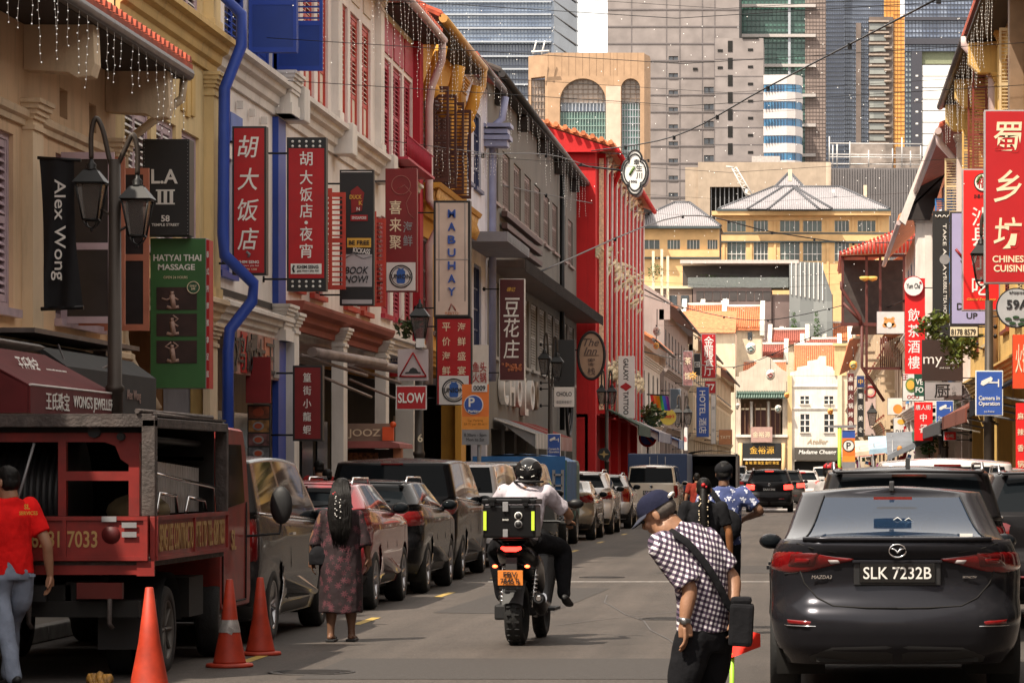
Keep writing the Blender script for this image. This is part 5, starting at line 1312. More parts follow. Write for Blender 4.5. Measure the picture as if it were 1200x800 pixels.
 pipe(b,M('ochre_gutter',(.5,.27,.07)),[(b.X(.6),81.1,11.6),(b.X(.58),81.1,11.2),(b.X(.25),80.0,10.1),(b.X(.22),79.9,9.6),(b.X(.22),79.9,4.0)],.09)
 b=B_('shophouse','narrow off-white shophouse with navy casement windows and a flat grey canopy',-8.8,81.3,88.0)
 w3=[(82.0,83.9,9.0,11.0),(84.5,86.3,9.0,11.0)];w2=[(82.0,83.9,4.7,7.0),(84.5,86.4,4.7,7.0)]
 b.wall(m_whiteG,4.0,11.9,w3+w2);back_box(b,m_whiteG,11.8)
 for w_ in w3+w2:b.window(*w_,m_navy,kind='glass',split=(3,4))
 m=MB();b.bx(m,81.6,87.9,.0,1.15,7.35,7.6);cn=b.part('canopy',M('blue_grey_canopy',(.20,.20,.24),.6,var=.15),m)
 m=MB()
 for i in range(28):b.bx(m,81.8+i*.21,81.85+i*.21,1.15,1.17,7.37,7.58)
 m.build('canopy_rib',m_grey,cn,kind='stuff')
 gp=M('lilac_blue_pipe',(.28,.30,.46),.5,var=.12);pipe(b,gp,[(b.X(.5),87.9,11.7),(b.X(.42),87.8,11.1),(b.X(.18),87.7,10.9),(b.X(.18),87.6,4)],.10)
 m=MB()
 for k,(e,h)in enumerate(((.0,.16),(.08,.12),(.02,.12),(.1,.1))):b.bx(m,87.1-e,87.8+e,.0,.62+e,10.3+k*.17,10.3+k*.17+h)
 b.part('hopper',gp,m);arcade(b,m_whiteG,[81.6,87.8],4.0,.4);tile_roof(b,m_tileR,81.3,88,(.42,12.0),(-4.5,14.3));gutter(b,m_gut,81.3,88,.45,11.9,.09)
 b=B_('shophouse','long taupe grey building with brown louvred windows, horizontal fins and white wall lettering',-8.8,88.0,121.4)
 w3=[(88.8+i*3.55,88.8+i*3.55+2.3,9.05,10.7)for i in range(9)];w2=[(89.0+i*3.2,89.0+i*3.2+2.3,4.75,6.85)for i in range(10)]
 b.wall(m_greyH,3.0,12.3,w3+w2);back_box(b,m_greyH,12.2)
 mw=M('taupe_window_frame',(.26,.19,.17),.6,var=.2)
 for w_ in w3:b.window(*w_,mw,leaves=4)
 for w_ in w2:b.window(*w_,M('grey_louvre_frame',(.34,.32,.29),.6,var=.2),leaves=4)
 for z in(8.75,8.42,8.08):
  m=MB();b.bx(m,91.5,103.5,.05,.22,z,z+.16);b.part('facade_fin',m_brownfin,m,bevel=.01)
 m=MB();b.bx(m,88.2,121.3,.003,1.0,7.1,7.32);b.part('canopy',M('brown_canopy',(.10,.07,.06),.6,var=.3),m)
 m=MB()
 for i in range(90):b.bx(m,88.3+i*.366,88.4+i*.366,1.0,1.03,7.0,7.34)
 b.part('canopy_edge_trim',m_darkwood,m,kind='stuff')
 for i,(txt,y)in enumerate((('C',91.2),('H',93.2),('O',95.5),('L',97.8),('O',99.9))):
  me=fit(text_mesh(txt,1,bold=.03,ext=.08),1.55 if txt!='L' else 1.2,.92 if txt!='L' else 1.12);put_text(me,m_whitep,b.t,(b.X(.10),y+.4,3.92 if txt!='L' else 3.82),'+x',name='wall_letter')
 m=MB();m.lathe([(.001,0),(.45,0),(.45,.12),(.30,.12),(.28,.02)],(b.X(.02),102.6,3.95),20,'x');b.part('round_emblem',M('dull_brass',(.22,.16,.11),.5,.3),m)
 m=MB();rows=[(b.X(.03),117.2+1.4*cos(a),4.2+1.35*sin(a))for a in[2*pi*k/32 for k in range(33)]];m.tube(rows,.07,6,caps=False);rows=[(b.X(.03),117.2+1.0*cos(a),4.2+1.0*sin(a))for a in[2*pi*k/32 for k in range(33)]];m.tube(rows,.03,6,caps=False);m.tube([(b.X(.03),116.6,3.6),(b.X(.03),117.2,4.8),(b.X(.03),117.8,3.7)],.05,5);b.part('oval_emblem',m_black,m)
 b.wall(m_greyH,.14,3.0,[(89+i*3.9,92+i*3.9,.14,2.75)for i in range(8)],nm='ground_wall')
 for i in range(8):
  m=MB();b.bx(m,89+i*3.9,92+i*3.9,-.6,-.55,.14,2.75);s_=b.part('shop_window',m_bglass,m)
 tile_roof(b,M('dark_roof_tile',(.045,.035,.03),.85,var=.4,nscale=4),88,121.6,(.36,12.45),(-5,15.0));gutter(b,M('black_gutter',(.02,.02,.02),.5),88,121.6,.40,12.35,.10)
 m=MB();b.bx(m,88,121.4,.02,.34,12.22,12.27);b.part('eave_soffit',m_darkwood,m)
 for y in(90,97,104,111,118):
  m=MB();b.bx(m,y,y+.5,.0,.32,11.75,12.2);b.part('eave_bracket',m_darkwood,m,bevel=.03)
 m=MB();m.tube([(b.X(.15),112.5,12),(b.X(.15),112.5,3)],.09,8);b.part('downpipe',m_black,m)
 for(y0,y1,mt,lab)in((89.5,93.5,m_whitep,'small white striped awning under the grey building, nearest of the row'),(94,97.8,M('dark_red_canvas',(.25,.02,.02),.8),'dark red shop banner awning under the grey building'),(98.5,103,M('white_awning',(.5,.45,.42),.8),'wide white awning under the grey building, farthest of the row')):
  a=thing('awning',lab,'awning',(-8.8,y0,2.5),0,'awnings under the grey building');m=MB();m.prism([(-8.75,3.05),(-7.6,2.62),(-7.6,2.2),(-7.62,2.2),(-7.62,2.6),(-8.75,3.0)],'y',y0,y1);m.build('canopy',mt,a)
  m=MB()
  for k in range(int((y1-y0)/.5)):m.prism([(-8.75,3.056),(-7.595,2.626),(-7.595,2.2),(-7.60,2.2),(-8.75,3.04)],'y',y0+.1+k*.5,y0+.32+k*.5)
  m.build('stripe',M('rust_stripe',(.30,.06,.05),.8)if mt is not m_whitep else m_grey,a)
 b=B_('corner_building','bright red corner building with cream stucco ornaments, red pipes and orange tiled roof',-8.1,121.6,151)
 cols=[124.4+i*2.95 for i in range(9)];w3=[(c-.7,c+.7,10.4,13.1)for c in cols];w2=[(c-.7,c+.7,6.0,9.2)for c in cols]
 b.wall(m_redI,3.7,13.62,w3+w2);m=MB();b.bx(m,b.y0+.0,b.y1,-4,-.285,.1,13.6);b.part('side_wall',m_redI,m)
 mwd=M('pale_window_frame',(.72,.60,.50),.6,var=.15)
 for w_ in w3+w2:b.window(*w_,mwd,leaves=2,kind='shutter')
 for i in range(10):
  y=122.9+i*2.95;m=MB();b.bx(m,y-.18,y+.18,0,.30,3.75,13.6);b.part('pilaster',m_redI,m);m=MB();b.bx(m,y-.20,y-.181,.06,.24,3.9,13.4);b.part('pilaster_panel',m_stucco,m);m=MB();m.tube([(b.X(.34),y+.4,13.5),(b.X(.30),y+.4,3.8)],.05,6);b.part('downpipe',M('white_pipe',(.7,.6,.55),.5),m)
 random.seed(9)
 for i in range(9):
  y=124.4+i*2.95
  for z,hz in((9.55,.75),(13.3,.5),(5.4,.4)):
   m=MB()
   for k in range(22):
    a=random.uniform(0,2*pi);r=random.uniform(.1,1.15);yy=y+cos(a)*r;zz=z+sin(a)*r*hz*1.2;e=random.uniform(.12,.42)
    m.tube([(b.X(.05),yy,zz),(b.X(e),yy+.12*cos(a*2),zz+.15),(b.X(e*.5),yy+.3*cos(a),zz+.35*sin(a)*hz)],[.07,.11,.04],5)
   b.part('stucco_ornament',m_stucco,m,kind='stuff')
 b.moulding(m_stucco,9.9,b.CORN);b.moulding(m_stucco,5.7,b.CORN)
 tile_roof(b,m_tileO,121.3,151,(.75,13.75),(-4,15.3));m=MB();m.prism([(b.X(.7),13.62),(b.X(-4),15.15),(b.X(-4),13.5),(b.X(.0),13.5)],'y',121.25,121.6);b.part('bargeboard',m_redI,m)
 for k in range(14):
  o_=.6-k*.34;z=13.85+.326*k*.34;m=MB();m.tube([(b.X(o_),121.0,z),(b.X(o_),122.0,z)],.10,6);b.part('verge_tile',m_tileO,m)
 gutter(b,m_redI,121.6,151,.8,13.62,.10);m=MB();m.tube([(b.X(.8),126,13.6),(b.X(.7),126,13.3),(b.X(.3),127,12.6),(b.X(.3),127,6)],.09,8);b.part('downpipe',m_redI,m)
 arcade(b,m_redI,[121.9,129,136,143,150.5],3.7,.6,shop=M('dark_red_shop',(.12,.012,.012),.7))
 for(y0,y1,x1,z1,mt,st,lab)in((124,133,-6.6,3.35,M('dark_green_canvas',(.02,.05,.03),.8),None,'dark green awning on the red corner building'),(134,146,-6.3,3.2,M('navy_canvas',(.02,.03,.12),.8),m_whitep,'navy awning with white stripes on the red corner building'),(147,152,-6.0,3.0,M('sky_blue_canvas',(.03,.16,.42),.8),m_whitep,'bright blue striped awning past the red corner building')):
  a=thing('awning',lab,'awning',(-8.1,y0,3),0,'awnings on the red corner building');m=MB();m.prism([(-8.08,z1+.75),(x1,z1),(x1,z1-.4),(x1-.03,z1-.4),(x1-.03,z1-.04),(-8.08,z1+.7)],'y',y0,y1);m.build('canopy',mt,a)
  if st:
   m=MB()
   for k in range(int((y1-y0)/1.1)):m.prism([(-8.08,z1+.76),(x1+.01,z1+.01),(x1+.01,z1-.4),(x1,z1-.4),(-8.08,z1+.74)],'y',y0+.2+k*1.1,y0+.5+k*1.1)
   m.build('stripe',st,a)
 far=[('white corner shophouse with narrow dark arched windows and an orange tiled roof',163,188,8.2,wall('white_render',(.72,.66,.60)),-8.8,'arch'),('grey gabled shophouse with a brown tiled roof, beyond the white corner house',189,226,11.0,wall('mauve_grey_render',(.33,.27,.25)),-8.6,'pl'),('cream shophouse on the left with dark frames, two doors before the end of the street',227,272,10.6,wall('warm_cream_render',(.62,.50,.36)),-8.3,'pl'),('pale beige shophouse at the far left end of the row',273,322,10.0,wall('beige_render',(.62,.48,.32)),-8.0,'pl')]
 for lab,y0,y1,zt,mt,xw,kind in far:
  b=B_('shophouse',lab,xw,y0,y1);ws=[]
  n=int((y1-y0)/4.2)
  for i in range(n):
   y=y0+(i+.5)*(y1-y0)/n;ws.append((y-.9,y+.9,4.6,6.9))
   if zt>9:ws.append((y-.9,y+.9,8.0,9.9))
  b.wall(mt,3.8,zt,ws);back_box(b,mt,zt,depth=7)
  for w_ in ws:b.window(*w_,M('black_joinery',(.03,.03,.03),.5)if kind=='arch' else M('grey_joinery',(.2,.2,.22),.6),kind='glass' if kind=='arch' else 'shutter',leaves=4)
  b.moulding(mt,4.1,b.CORN);b.moulding(mt,7.5,b.CORN)
  arcade(b,mt,[y0+.4+i*(y1-y0-.8)/n for i in range(n+1)],3.8,.6)
  tile_roof(b,m_tileO if kind=='arch' else M('brown_roof_tile',(.30,.12,.07),.85,var=.4),y0,y1,(.8,zt+.1),(-3.6,zt+2.6),pitch=.5)
  for y in(y0,y1-.4):
   m=MB();m.prism([(b.X(.35),zt-.6),(b.X(.35),zt+.5),(b.X(-.4),zt+1.0),(b.X(-3.6),zt+3.1),(b.X(-3.6),zt-.6)],'y',y,y+.4);b.part('gable',mt,m)
  gutter(b,m_gut,y0,y1,.85,zt,.09)
def right_row():
 m_yel=wall('warm_yellow_plaster',(.66,.42,.13));m_pinkw=wall('pinkish_white_plaster',(.66,.55,.50));m_wh=wall('sunny_white_plaster',(.72,.66,.60));m_skyb=M('sky_blue_joinery',(.05,.22,.52),.5,var=.15);m_brw=M('red_brown_joinery',(.20,.035,.02),.55,var=.15);m_creaml=M('cream_louvre',(.60,.46,.26),.6,var=.1)
 b=B_('shophouse','yellow three-storey shophouse at the right edge with red-brown shutters and a dark eave',5.0,58,102,-1)
 w3=[(72+i*4.6,74.6+i*4.6,9.6,12.2)for i in range(6)];w2=[(62+i*5,64.6+i*5,5.2,7.8)for i in range(8)]
 b.wall(m_yel,3.9,13.2,w3+w2);back_box(b,m_yel,13.1)
 for i,w_ in enumerate(w3+w2):b.window(*w_,m_brw if i%3 else m_creaml,leaves=3)
 for y,W_,mt in((80,.35,m_creaml),(88,.62,m_brw),(92,.55,m_brw),(96.5,.5,m_yel)):b.leaf(0,W_,9.7,12.5,mt,b.t,o=0,perp=y)
 m=MB();b.bx(m,76.2,76.8,.0,.35,9.2,13.0);b.part('window_surround',M('brown_stone_trim',(.20,.13,.08),.7,var=.2),m,bevel=.02);b.pilaster(m_yel,84.3,.5,8.6,13,.15)
 for y in(86,94,100.5):
  m=MB();m.prism([(b.X(.0),12.95),(b.X(.85),12.9),(b.X(.85),12.35),(b.X(.6),12.1),(b.X(0),12.1)],'y',y-.2,y+.2);b.part('corbel',m_yel,m,bevel=.02)
  b.pilaster(m_yel,y,.5,8.6,12.1,.14)
 b.moulding(m_yel,8.4,[(0,-.42),(.05,-.42),(.12,-.26),(.22,-.10),(.34,.02),(.34,.10)]);b.moulding(m_yel,4.3,b.CORN)
 arcade(b,m_yel,[60+i*6.8 for i in range(7)],3.9,.6)
 tile_roof(b,m_tileR,58,102.2,(.95,13.25),(-4.5,15.8));gutter(b,m_gut,86.3,102.2,.95,13.05,.11);m=MB();b.bx(m,58,102,.02,.9,12.98,13.04);b.part('eave_soffit',m_darkwood,m)
 pipe(b,m_piper,[(b.X(.90),86.2,13.1),(b.X(.92),86.2,12.9),(b.X(.5),86.2,12.45),(b.X(.18),86.2,12.05),(b.X(.16),86.2,4)],.13,brackets=(3,))
 b=B_('shophouse','pale pinkish shophouse with sky-blue shutters beyond the yellow one on the right',5.0,102.2,124.6,-1)
 w3=[(103.5+i*4.2,105.9+i*4.2,8.6,11.2)for i in range(5)];w2=[(103.5+i*4.2,105.9+i*4.2,4.8,7.2)for i in range(5)]
 b.wall(m_pinkw,3.9,12.4,w3+w2);back_box(b,m_pinkw,12.3)
 for w_ in w3+w2:b.window(*w_,m_skyb,leaves=2)
 for y,W_,mt,z0,z1 in((103.0,.75,m_creaml,9.7,11.5),(114.5,.62,m_skyb,8.0,11.2),(114.7,.3,m_skyb,10.4,11.6),(116,.62,m_skyb,7.2,9.4)):b.leaf(0,W_,z0,z1,mt,b.t,o=0,perp=y)
 b.pilaster(m_pinkw,102.7,.6,4.3,12.2,.4);b.moulding(m_pinkw,8.0,b.CORN);b.moulding(m_pinkw,4.3,b.CORN);arcade(b,m_pinkw,[103+i*5 for i in range(5)],3.9,.6)
 tile_roof(b,m_tileR,102.3,124.6,(.95,12.5),(-4.5,15.2));gutter(b,m_piper,102.3,124.6,1.0,12.3,.11)
 pipe(b,m_piper,[(b.X(.95),102.9,12.3),(b.X(.95),102.9,12.0),(b.X(.3),103.2,11.3),(b.X(.25),103.2,4)],.12)
 b=B_('shophouse','white shophouse with a steep white barge board and blue shutters, middle of the right row',4.35,124.6,150,-1)
 w3=[(127+i*4.4,129.2+i*4.4,8.2,10.6)for i in range(5)];w2=[(127+i*4.4,129.2+i*4.4,4.7,7.0)for i in range(5)]
 b.wall(m_wh,3.8,11.5,w3+w2);back_box(b,m_wh,11.4)
 for w_ in w3+w2:b.window(*w_,m_skyb,leaves=2)
 b.pilaster(m_wh,125.1,.9,.14,11.4,.35)
 m=MB();m.prism([(b.X(1.0),11.2),(b.X(-.2),14.3),(b.X(-.35),14.1),(b.X(.75),11.0)],'y',124.2,124.6);b.part('bargeboard',m_wh,m);m=MB();m.prism([(b.X(.7),11.2),(b.X(-.3),13.7),(b.X(-.9),13.4),(b.X(-.2),11.2)],'y',124.3,124.55);b.part('gable_boarding',m_darkwood,m)
 b.moulding(m_wh,7.6,b.CORN);b.moulding(m_wh,4.2,b.CORN);arcade(b,m_wh,[126+i*5.5 for i in range(5)],3.8,.7)
 tile_roof(b,m_tileO,124.3,150,(1.0,11.3),(-2.5,14.6));gutter(b,m_piper,124.4,150,1.0,11.1,.10)
 t=thing('roof_pavilion','open timber balcony pavilion with a red ribbed lean-to roof high over the right pavement','pavilion',(3.2,158,0))
 Y=158
 m=MB();m.prism([(PX(985,Y),PZ(297,Y)),(PX(1072,Y),PZ(262,Y)),(PX(1072,Y),PZ(266,Y)),(PX(985,Y),PZ(301,Y))],'y',Y,Y+14)
 rf=m.build('roof',M('red_metal_roof',(.50,.05,.03),.5,var=.15),t)
 x0,x1=PX(985,Y),PX(1072,Y);z0,z1=PZ(297,Y),PZ(262,Y)
 m=MB();m.add([(x0,Y-.8,PZ(297,Y)-.1),(x1,Y-.2,z1-.1),(x1,Y-.2,PZ(296,Y)),(x0,Y-.8,PZ(300,Y)),(x0,Y,z0),(x1,Y,z1),(x1,Y,PZ(296,Y)),(x0,Y,PZ(300,Y))],[(0,1,2,3),(4,7,6,5),(0,4,5,1),(3,2,6,7)]);m.build('roof_front',M('pale_roof_sheet',(.62,.42,.32),.6,var=.1),rf)
 m=MB()
 for i in range(21):
  a=i/20;xx=lerp(x0,x1,a);m.tube([(xx,Y-.85+.6*a,lerp(z0,z1,a)-.08),(xx,Y-.85+.6*a,PZ(300-4*a,Y))],.065,5)
  m.tube([(xx,Y-.85+.6*a,lerp(z0,z1,a)+.02),(xx,Y+14,lerp(z0,z1,a)+.02)],.06,5)
 m.build('roof_rib',M('red_metal_roof',(.5,.05,.03)),rf)
 tw=M('dark_red_timber',(.09,.02,.015),.6,var=.2)
 for px in(986,1014,1030,1058):
  m=MB();m.box(PX(px,Y),Y,PZ(470 if px in(1014,)else 378,Y),PX(px+3,Y),Y+.14,PZ(299,Y));m.build('post',tw,t)
 for(a,c)in((298,301),(378,382),(430,433)):
  m=MB();m.box(PX(985 if a<400 else 1012,Y)+.01,Y-.02,PZ(c,Y),PX(1064,Y),Y+.12,PZ(a,Y));m.build('beam',tw,t)
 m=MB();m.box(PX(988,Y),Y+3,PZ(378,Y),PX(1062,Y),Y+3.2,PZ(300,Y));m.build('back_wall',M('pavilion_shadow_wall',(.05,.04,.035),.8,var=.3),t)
 m=MB();m.box(PX(1000,Y),Y+.02,PZ(382,Y),PX(1064,Y),Y+10,PZ(379,Y));m.build('floor',tw,t)
 for(pts)in(((986,330),(986,338),(1008,372),(1008,382)),((1010,382),(1010,430),(1036,470)),((988,355),(1010,378)),):
  m=MB();m.tube([(PX(a,Y),Y-.1,PZ(c,Y))for a,c in pts],.08,6);m.build('brace',tw,t)
 for i in range(8):
  m=MB();m.box(PX(1000+i*5.5,Y),Y+1+i*.3,PZ(392+i*9,Y)-.12,PX(1016+i*5,Y),Y+2.4,PZ(392+i*9,Y));m.build('stair_tread',m_cream,t)
 m=MB()
 for i in range(12):
  x=PX(1032+i*2.4,Y);m.tube([(x,Y-.03,PZ(430,Y)),(x,Y-.03,PZ(395,Y))],.03,4)
 m.build('balustrade',tw,t)
 for k,px in enumerate((1013,1022)):
  m=MB();m.lathe([(.02,-.1),(.22,-.02),(.26,.1),(.20,.14)],(PX(px,Y),Y-.5,PZ(328,Y)),14);o=m.build('uplight',M('yellow_lamp_shade',(.62,.42,.10),.5),t)
 for lab,y0,y1,zt,mt,xw in(('cream shophouse beyond the timber pavilion on the right',172,240,12.0,wall('cream_right',(.62,.47,.30)),3.9),('light shophouse at the far right end of the street',240.5,326,11.2,wall('light_right',(.66,.55,.42)),3.6),('small cream shophouse under the pavilion with shuttered windows',150.3,171.5,8.2,wall('beige_right',(.60,.46,.32)),4.4)):
  b=B_('shophouse',lab,xw,y0,y1,-1);n=int((y1-y0)/4.6);ws=[]
  for i in range(n):
   y=y0+(i+.5)*(y1-y0)/n;ws.append((y-1,y+1,4.6,6.9));
   if zt>9:ws.append((y-1,y+1,8.2,10.4))
  b.wall(mt,3.8,zt,ws);back_box(b,mt,zt)
  for w_ in ws:b.window(*w_,m_brw,leaves=2)
  b.moulding(mt,4.2,b.CORN);b.moulding(mt,7.6,b.CORN);arcade(b,mt,[y0+.5+i*(y1-y0-1)/n for i in range(n+1)],3.8,.7);tile_roof(b,m_tileO,y0,y1,(.8,zt+.1),(-4,zt+2.5),pitch=.5)
 for i,(y0,y1,mt,z,lab)in enumerate(((66,76,m_blackcl,3.1,'black awning nearest on the right pavement'),(78,92,M('rust_canvas',(.18,.05,.03),.8),3.0,'rust coloured awning on the right pavement behind the camera sign pole'),(94,108,M('dark_grey_canvas',(.05,.05,.055),.8),2.9,'dark grey awning on the right pavement in the middle of the row'),(110,128,M('green_canvas',(.03,.12,.07),.8),2.9,'green awning farthest along the right pavement'))):
  a=thing('awning',lab,'awning',(4.6,y0,3),0,'awnings on the right pavement');m=MB();m.prism([(4.98,z+.8),(3.7,z+.1),(3.7,z-.25),(3.74,z-.25),(3.74,z+.06),(4.98,z+.75)],'y',y0,y1);m.build('canopy',mt,a)
  for y in(y0+.2,(y0+y1)/2,y1-.2):m=MB();m.tube([(4.9,y,z-.2),(3.75,y,z+.02)],.03,6);m.build('arm',m_grey,a)
def FB(mb,p0,p1,q0,q1,Y,d):
 mb.box(PX(p0,Y),Y,PZ(q1,Y),PX(p1,Y),Y+d,PZ(q0,Y))
def fwall(t,name,mt,Y,x0,x1,y0,y1,holes=(),th=.4):
 xs=sorted({x0,x1,*[h[0]for h in holes],*[h[1]for h in holes]});mb=MB()
 for a,b in zip(xs,xs[1:]):
  hs=sorted([(h[2],h[3])for h in holes if h[0]<=a+1e-6 and h[1]>=b-1e-6]);y=y0
  for h0,h1 in hs:
   if h0>y:FB(mb,a,b,y,h0,Y,th)
   y=max(y,h1)
  if y<y1:FB(mb,a,b,y,y1,Y,th)
 return mb.build(name,mt,t)
def curtain(t,Y,x0,x1,y0,y1,nx,ny,gm,fm,d=.5,r=.12,name='glazing',vw=None,par=None):
 m=MB();FB(m,x0,x1,y0,y1,Y+.25,d);g=m.build(name,gm,t)
 m=MB();X0,X1,Z0,Z1=PX(x0,Y),PX(x1,Y),PZ(y1,Y),PZ(y0,Y);vw=vw or r
 for i in range(nx+1):
  x=lerp(X0,X1,i/nx);m.box(x-vw/2,Y+.02,Z0,x+vw/2,Y+.26,Z1)
 for i in range(ny+1):
  z=lerp(Z0,Z1,i/ny);m.box(X0,Y,z-r/2,X1,Y+.24,z+r/2)
 m.build('mullion',fm,g,kind='stuff');return g
def pane_glass(name,c0,c1,sx,sz,rough=.15,spec=.6,metal=.0):
 m=bpy.data.materials.new(name);m.use_nodes=True;t=m.node_tree;n=t.nodes;L=t.links;b=n['Principled BSDF'];b.inputs['Roughness'].default_value=rough;b.inputs['Specular IOR Level'].default_value=spec;b.inputs['Metallic'].default_value=metal
 tc=n.new('ShaderNodeTexCoord');mp=n.new('ShaderNodeMapping');mp.inputs['Scale'].default_value=(sx,.001,sz);L.new(tc.outputs['Object'],mp.inputs[0])
 sn=n.new('ShaderNodeVectorMath');sn.operation='FLOOR';L.new(mp.outputs[0],sn.inputs[0]);wn=n.new('ShaderNodeTexWhiteNoise');wn.noise_dimensions='3D';L.new(sn.outputs[0],wn.inputs['Vector'])
 nz=n.new('ShaderNodeTexNoise');nz.inputs['Scale'].default_value=.045;nz.inputs['Detail'].default_value=3;nz.inputs['Distortion'].default_value=1.5;L.new(tc.outputs['Object'],nz.inputs['Vector'])  # broad noise paints changing reflections into the pane colour
 ad=n.new('ShaderNodeMath');ad.operation='MULTIPLY_ADD';L.new(wn.outputs['Value'],ad.inputs[0]);ad.inputs[1].default_value=.6
 rr=n.new('ShaderNodeMapRange');rr.inputs[1].default_value=.35;rr.inputs[2].default_value=.65;rr.inputs[3].default_value=0;rr.inputs[4].default_value=.6;L.new(nz.outputs[0],rr.inputs[0]);L.new(rr.outputs[0],ad.inputs[2])
 mx=n.new('ShaderNodeMix');mx.data_type='RGBA';L.new(ad.outputs[0],mx.inputs[0]);mx.inputs[6].default_value=(*c0,1);mx.inputs[7].default_value=(*c1,1);L.new(mx.outputs[2],b.inputs['Base Color'])
 return m
def arch_panel(t,mt,Y,x0,x1,ytop,ybot,ax0,ax1,aytop,n=10,th=1.0):
 """wall piece above an arched opening"""
 cx,r=(ax0+ax1)/2,(ax1-ax0)/2;ry=r*1.0;ys=aytop+ry
 m=MB()
 for sg in(-1,1):
  pts=[(cx+sg*r*cos(a),ys-ry*sin(a))for a in spaced(0,pi/2,n)]
  for(ax,ay),(bx,by)in zip(pts,pts[1:]):
   m.prism([(PX(ax,Y),PZ(ay,Y)),(PX(bx,Y),PZ(by,Y)),(PX(bx,Y),PZ(aytop-.5,Y)),(PX(ax,Y),PZ(aytop-.5,Y))],'y',Y,Y+th)
 FB(m,x0,x1,ytop,aytop-.5,Y,th)
 FB(m,x0,ax0,aytop-.5,ybot,Y,th);FB(m,ax1,x1,aytop-.5,ybot,Y,th)
 return m.build('arcade_wall',mt,t)
def far_end():
 G='buildings closing the end of the street'
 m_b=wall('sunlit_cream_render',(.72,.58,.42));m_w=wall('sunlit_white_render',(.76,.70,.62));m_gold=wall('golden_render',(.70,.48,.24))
 Y=345
 t=thing('shophouse','cream shophouse with red shutters left of the black-signed shop at the street end','building',(PX(830,Y),Y,0),0,G)
 fwall(t,'wall',m_b,Y,797,861.6,388,569,[(833,846,477,500)]);m=MB();FB(m,797,861.6,390,569,Y+.42,8);m.build('side_wall',m_b,t)
 for a in(833,839.6):
  m=MB();FB(m,a+.2,a+6.2,477.2,500,Y+.1,.1);m.build('shutter',m_redI,t)
 m=MB();FB(m,830,849,501,503,Y-.3,.3);m.build('sill',m_w,t)
 m=MB();m.add([(PX(797,Y),Y-.6,PZ(390,Y)),(PX(862,Y),Y-.6,PZ(390,Y)),(PX(862,Y),Y+8,PZ(360,Y)),(PX(797,Y),Y+8,PZ(360,Y))],[(0,1,2,3)]);rf=m.build('roof',m_tileO,t)
 tl=MB()
 def tiles(t_,x0,x1,yb,yt,Ya,Yb,mt=m_tileO,step=2.4):
  m=MB();za,zb=PZ(yb,Ya),PZ(yt,Yb);X0,X1=PX(x0,Ya),PX(x1,Ya)
  m.add([(X0,Ya,za),(X1,Ya,za),(X1,Yb,zb),(X0,Yb,zb),(X0,Ya,za-.3),(X1,Ya,za-.3),(X1,Yb,zb-.3),(X0,Yb,zb-.3)],[(0,1,2,3),(4,7,6,5),(0,4,5,1),(0,3,7,4),(1,5,6,2)]);r=m.build('roof',mt,t_)
  m=MB();n=int((x1-x0)/step)
  for i in range(n):
   x=lerp(X0,X1,(i+.5)/n);m.tube([(x,Ya-.05,za+.04),(x,Yb,zb+.04)],.10,5)
  m.build('roof_tile',mt,r,kind='stuff');m=MB();m.tube([(X0,Yb,zb+.1),(X1,Yb,zb+.1)],.22,6);m.build('ridge',m_w,r);return r
 t=thing('shophouse','cream shophouse with green tiled awning, loggia and black shop sign at the street end','building',(PX(892,Y),Y,0),0,G)
 m_g=wall('greyish_cream_render',(.56,.47,.38))
 fwall(t,'wall',m_g,Y,862,923,441,569,[(868,917,467,509),(869,917,519,569)]);
 m=MB();pts=[(866,441),(866,436),(876,433),(884,428),(892,419),(897,417),(903,419),(911,428),(917,433),(923,436),(923,441)];m.prism([(PX(a,Y),PZ(b_,Y))for a,b_ in pts],'y',Y,Y+.4);m.build('parapet',m_g,t)
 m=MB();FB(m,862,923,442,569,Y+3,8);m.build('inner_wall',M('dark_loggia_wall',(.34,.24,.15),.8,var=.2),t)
 m=MB();FB(m,864,919,459,461,Y-1.0,1.0);m.add([(PX(863,Y),Y-1.6,PZ(467,Y)),(PX(920,Y),Y-1.6,PZ(467,Y)),(PX(919,Y),Y,PZ(459,Y)),(PX(864,Y),Y,PZ(459,Y))],[(0,1,2,3)]);ga=m.build('tiled_awning',M('green_glazed_tile',(.10,.16,.13),.4,var=.3),t)
 m=MB()
 for i in range(20):
  x=PX(864+i*2.9,Y);m.tube([(x,Y-1.7,PZ(467,Y)+.05),(x,Y,PZ(459.3,Y)+.08)],.11,5)
 m.build('awning_tile',M('green_glazed_tile',(.10,.16,.13)),ga)
 for a,c in((868,878),(885,898),(903,914)):
  for k in range(3):
   p=lerp(a,c,k/2);m=MB();FB(m,p-.5,p+.5,472,509,Y+.3,.2);m.build('window_post',M('brown_timber',(.16,.08,.04),.6),t)
  m=MB();FB(m,a,c,478,480,Y+.32,.15);m.build('window_rail',m_cream,t);m=MB();FB(m,a+.6,c-.6,480,509,Y+.6,.1);m.build('shutter',m_brownj,t)
 for p in(880.5,900.5):
  m=MB();m.tube([(PX(p,Y),Y+.5,PZ(509,Y)),(PX(p,Y),Y+.5,PZ(470,Y))],.17,8);m.build('column',m_w,t)
 m=MB();FB(m,862,923,509,512,Y-.5,.5);m.build('cornice',m_w,t)
 m=MB();FB(m,880,905,500,518,Y-.9,.2);s_=m.build('name_board',M('dusty_pink_board',(.42,.26,.22),.6),t);put_text(fit(text_mesh('金裕源',1,bold=.02),1.9),m_cream,s_,(PX(892.5,Y),Y-.92,PZ(509,Y)))
 for p in(868,918):
  m=MB();m.tube([(PX(p,Y),Y-.3,0),(PX(p,Y),Y-.3,PZ(519,Y))],.22,8);m.build('column',m_gold,t)
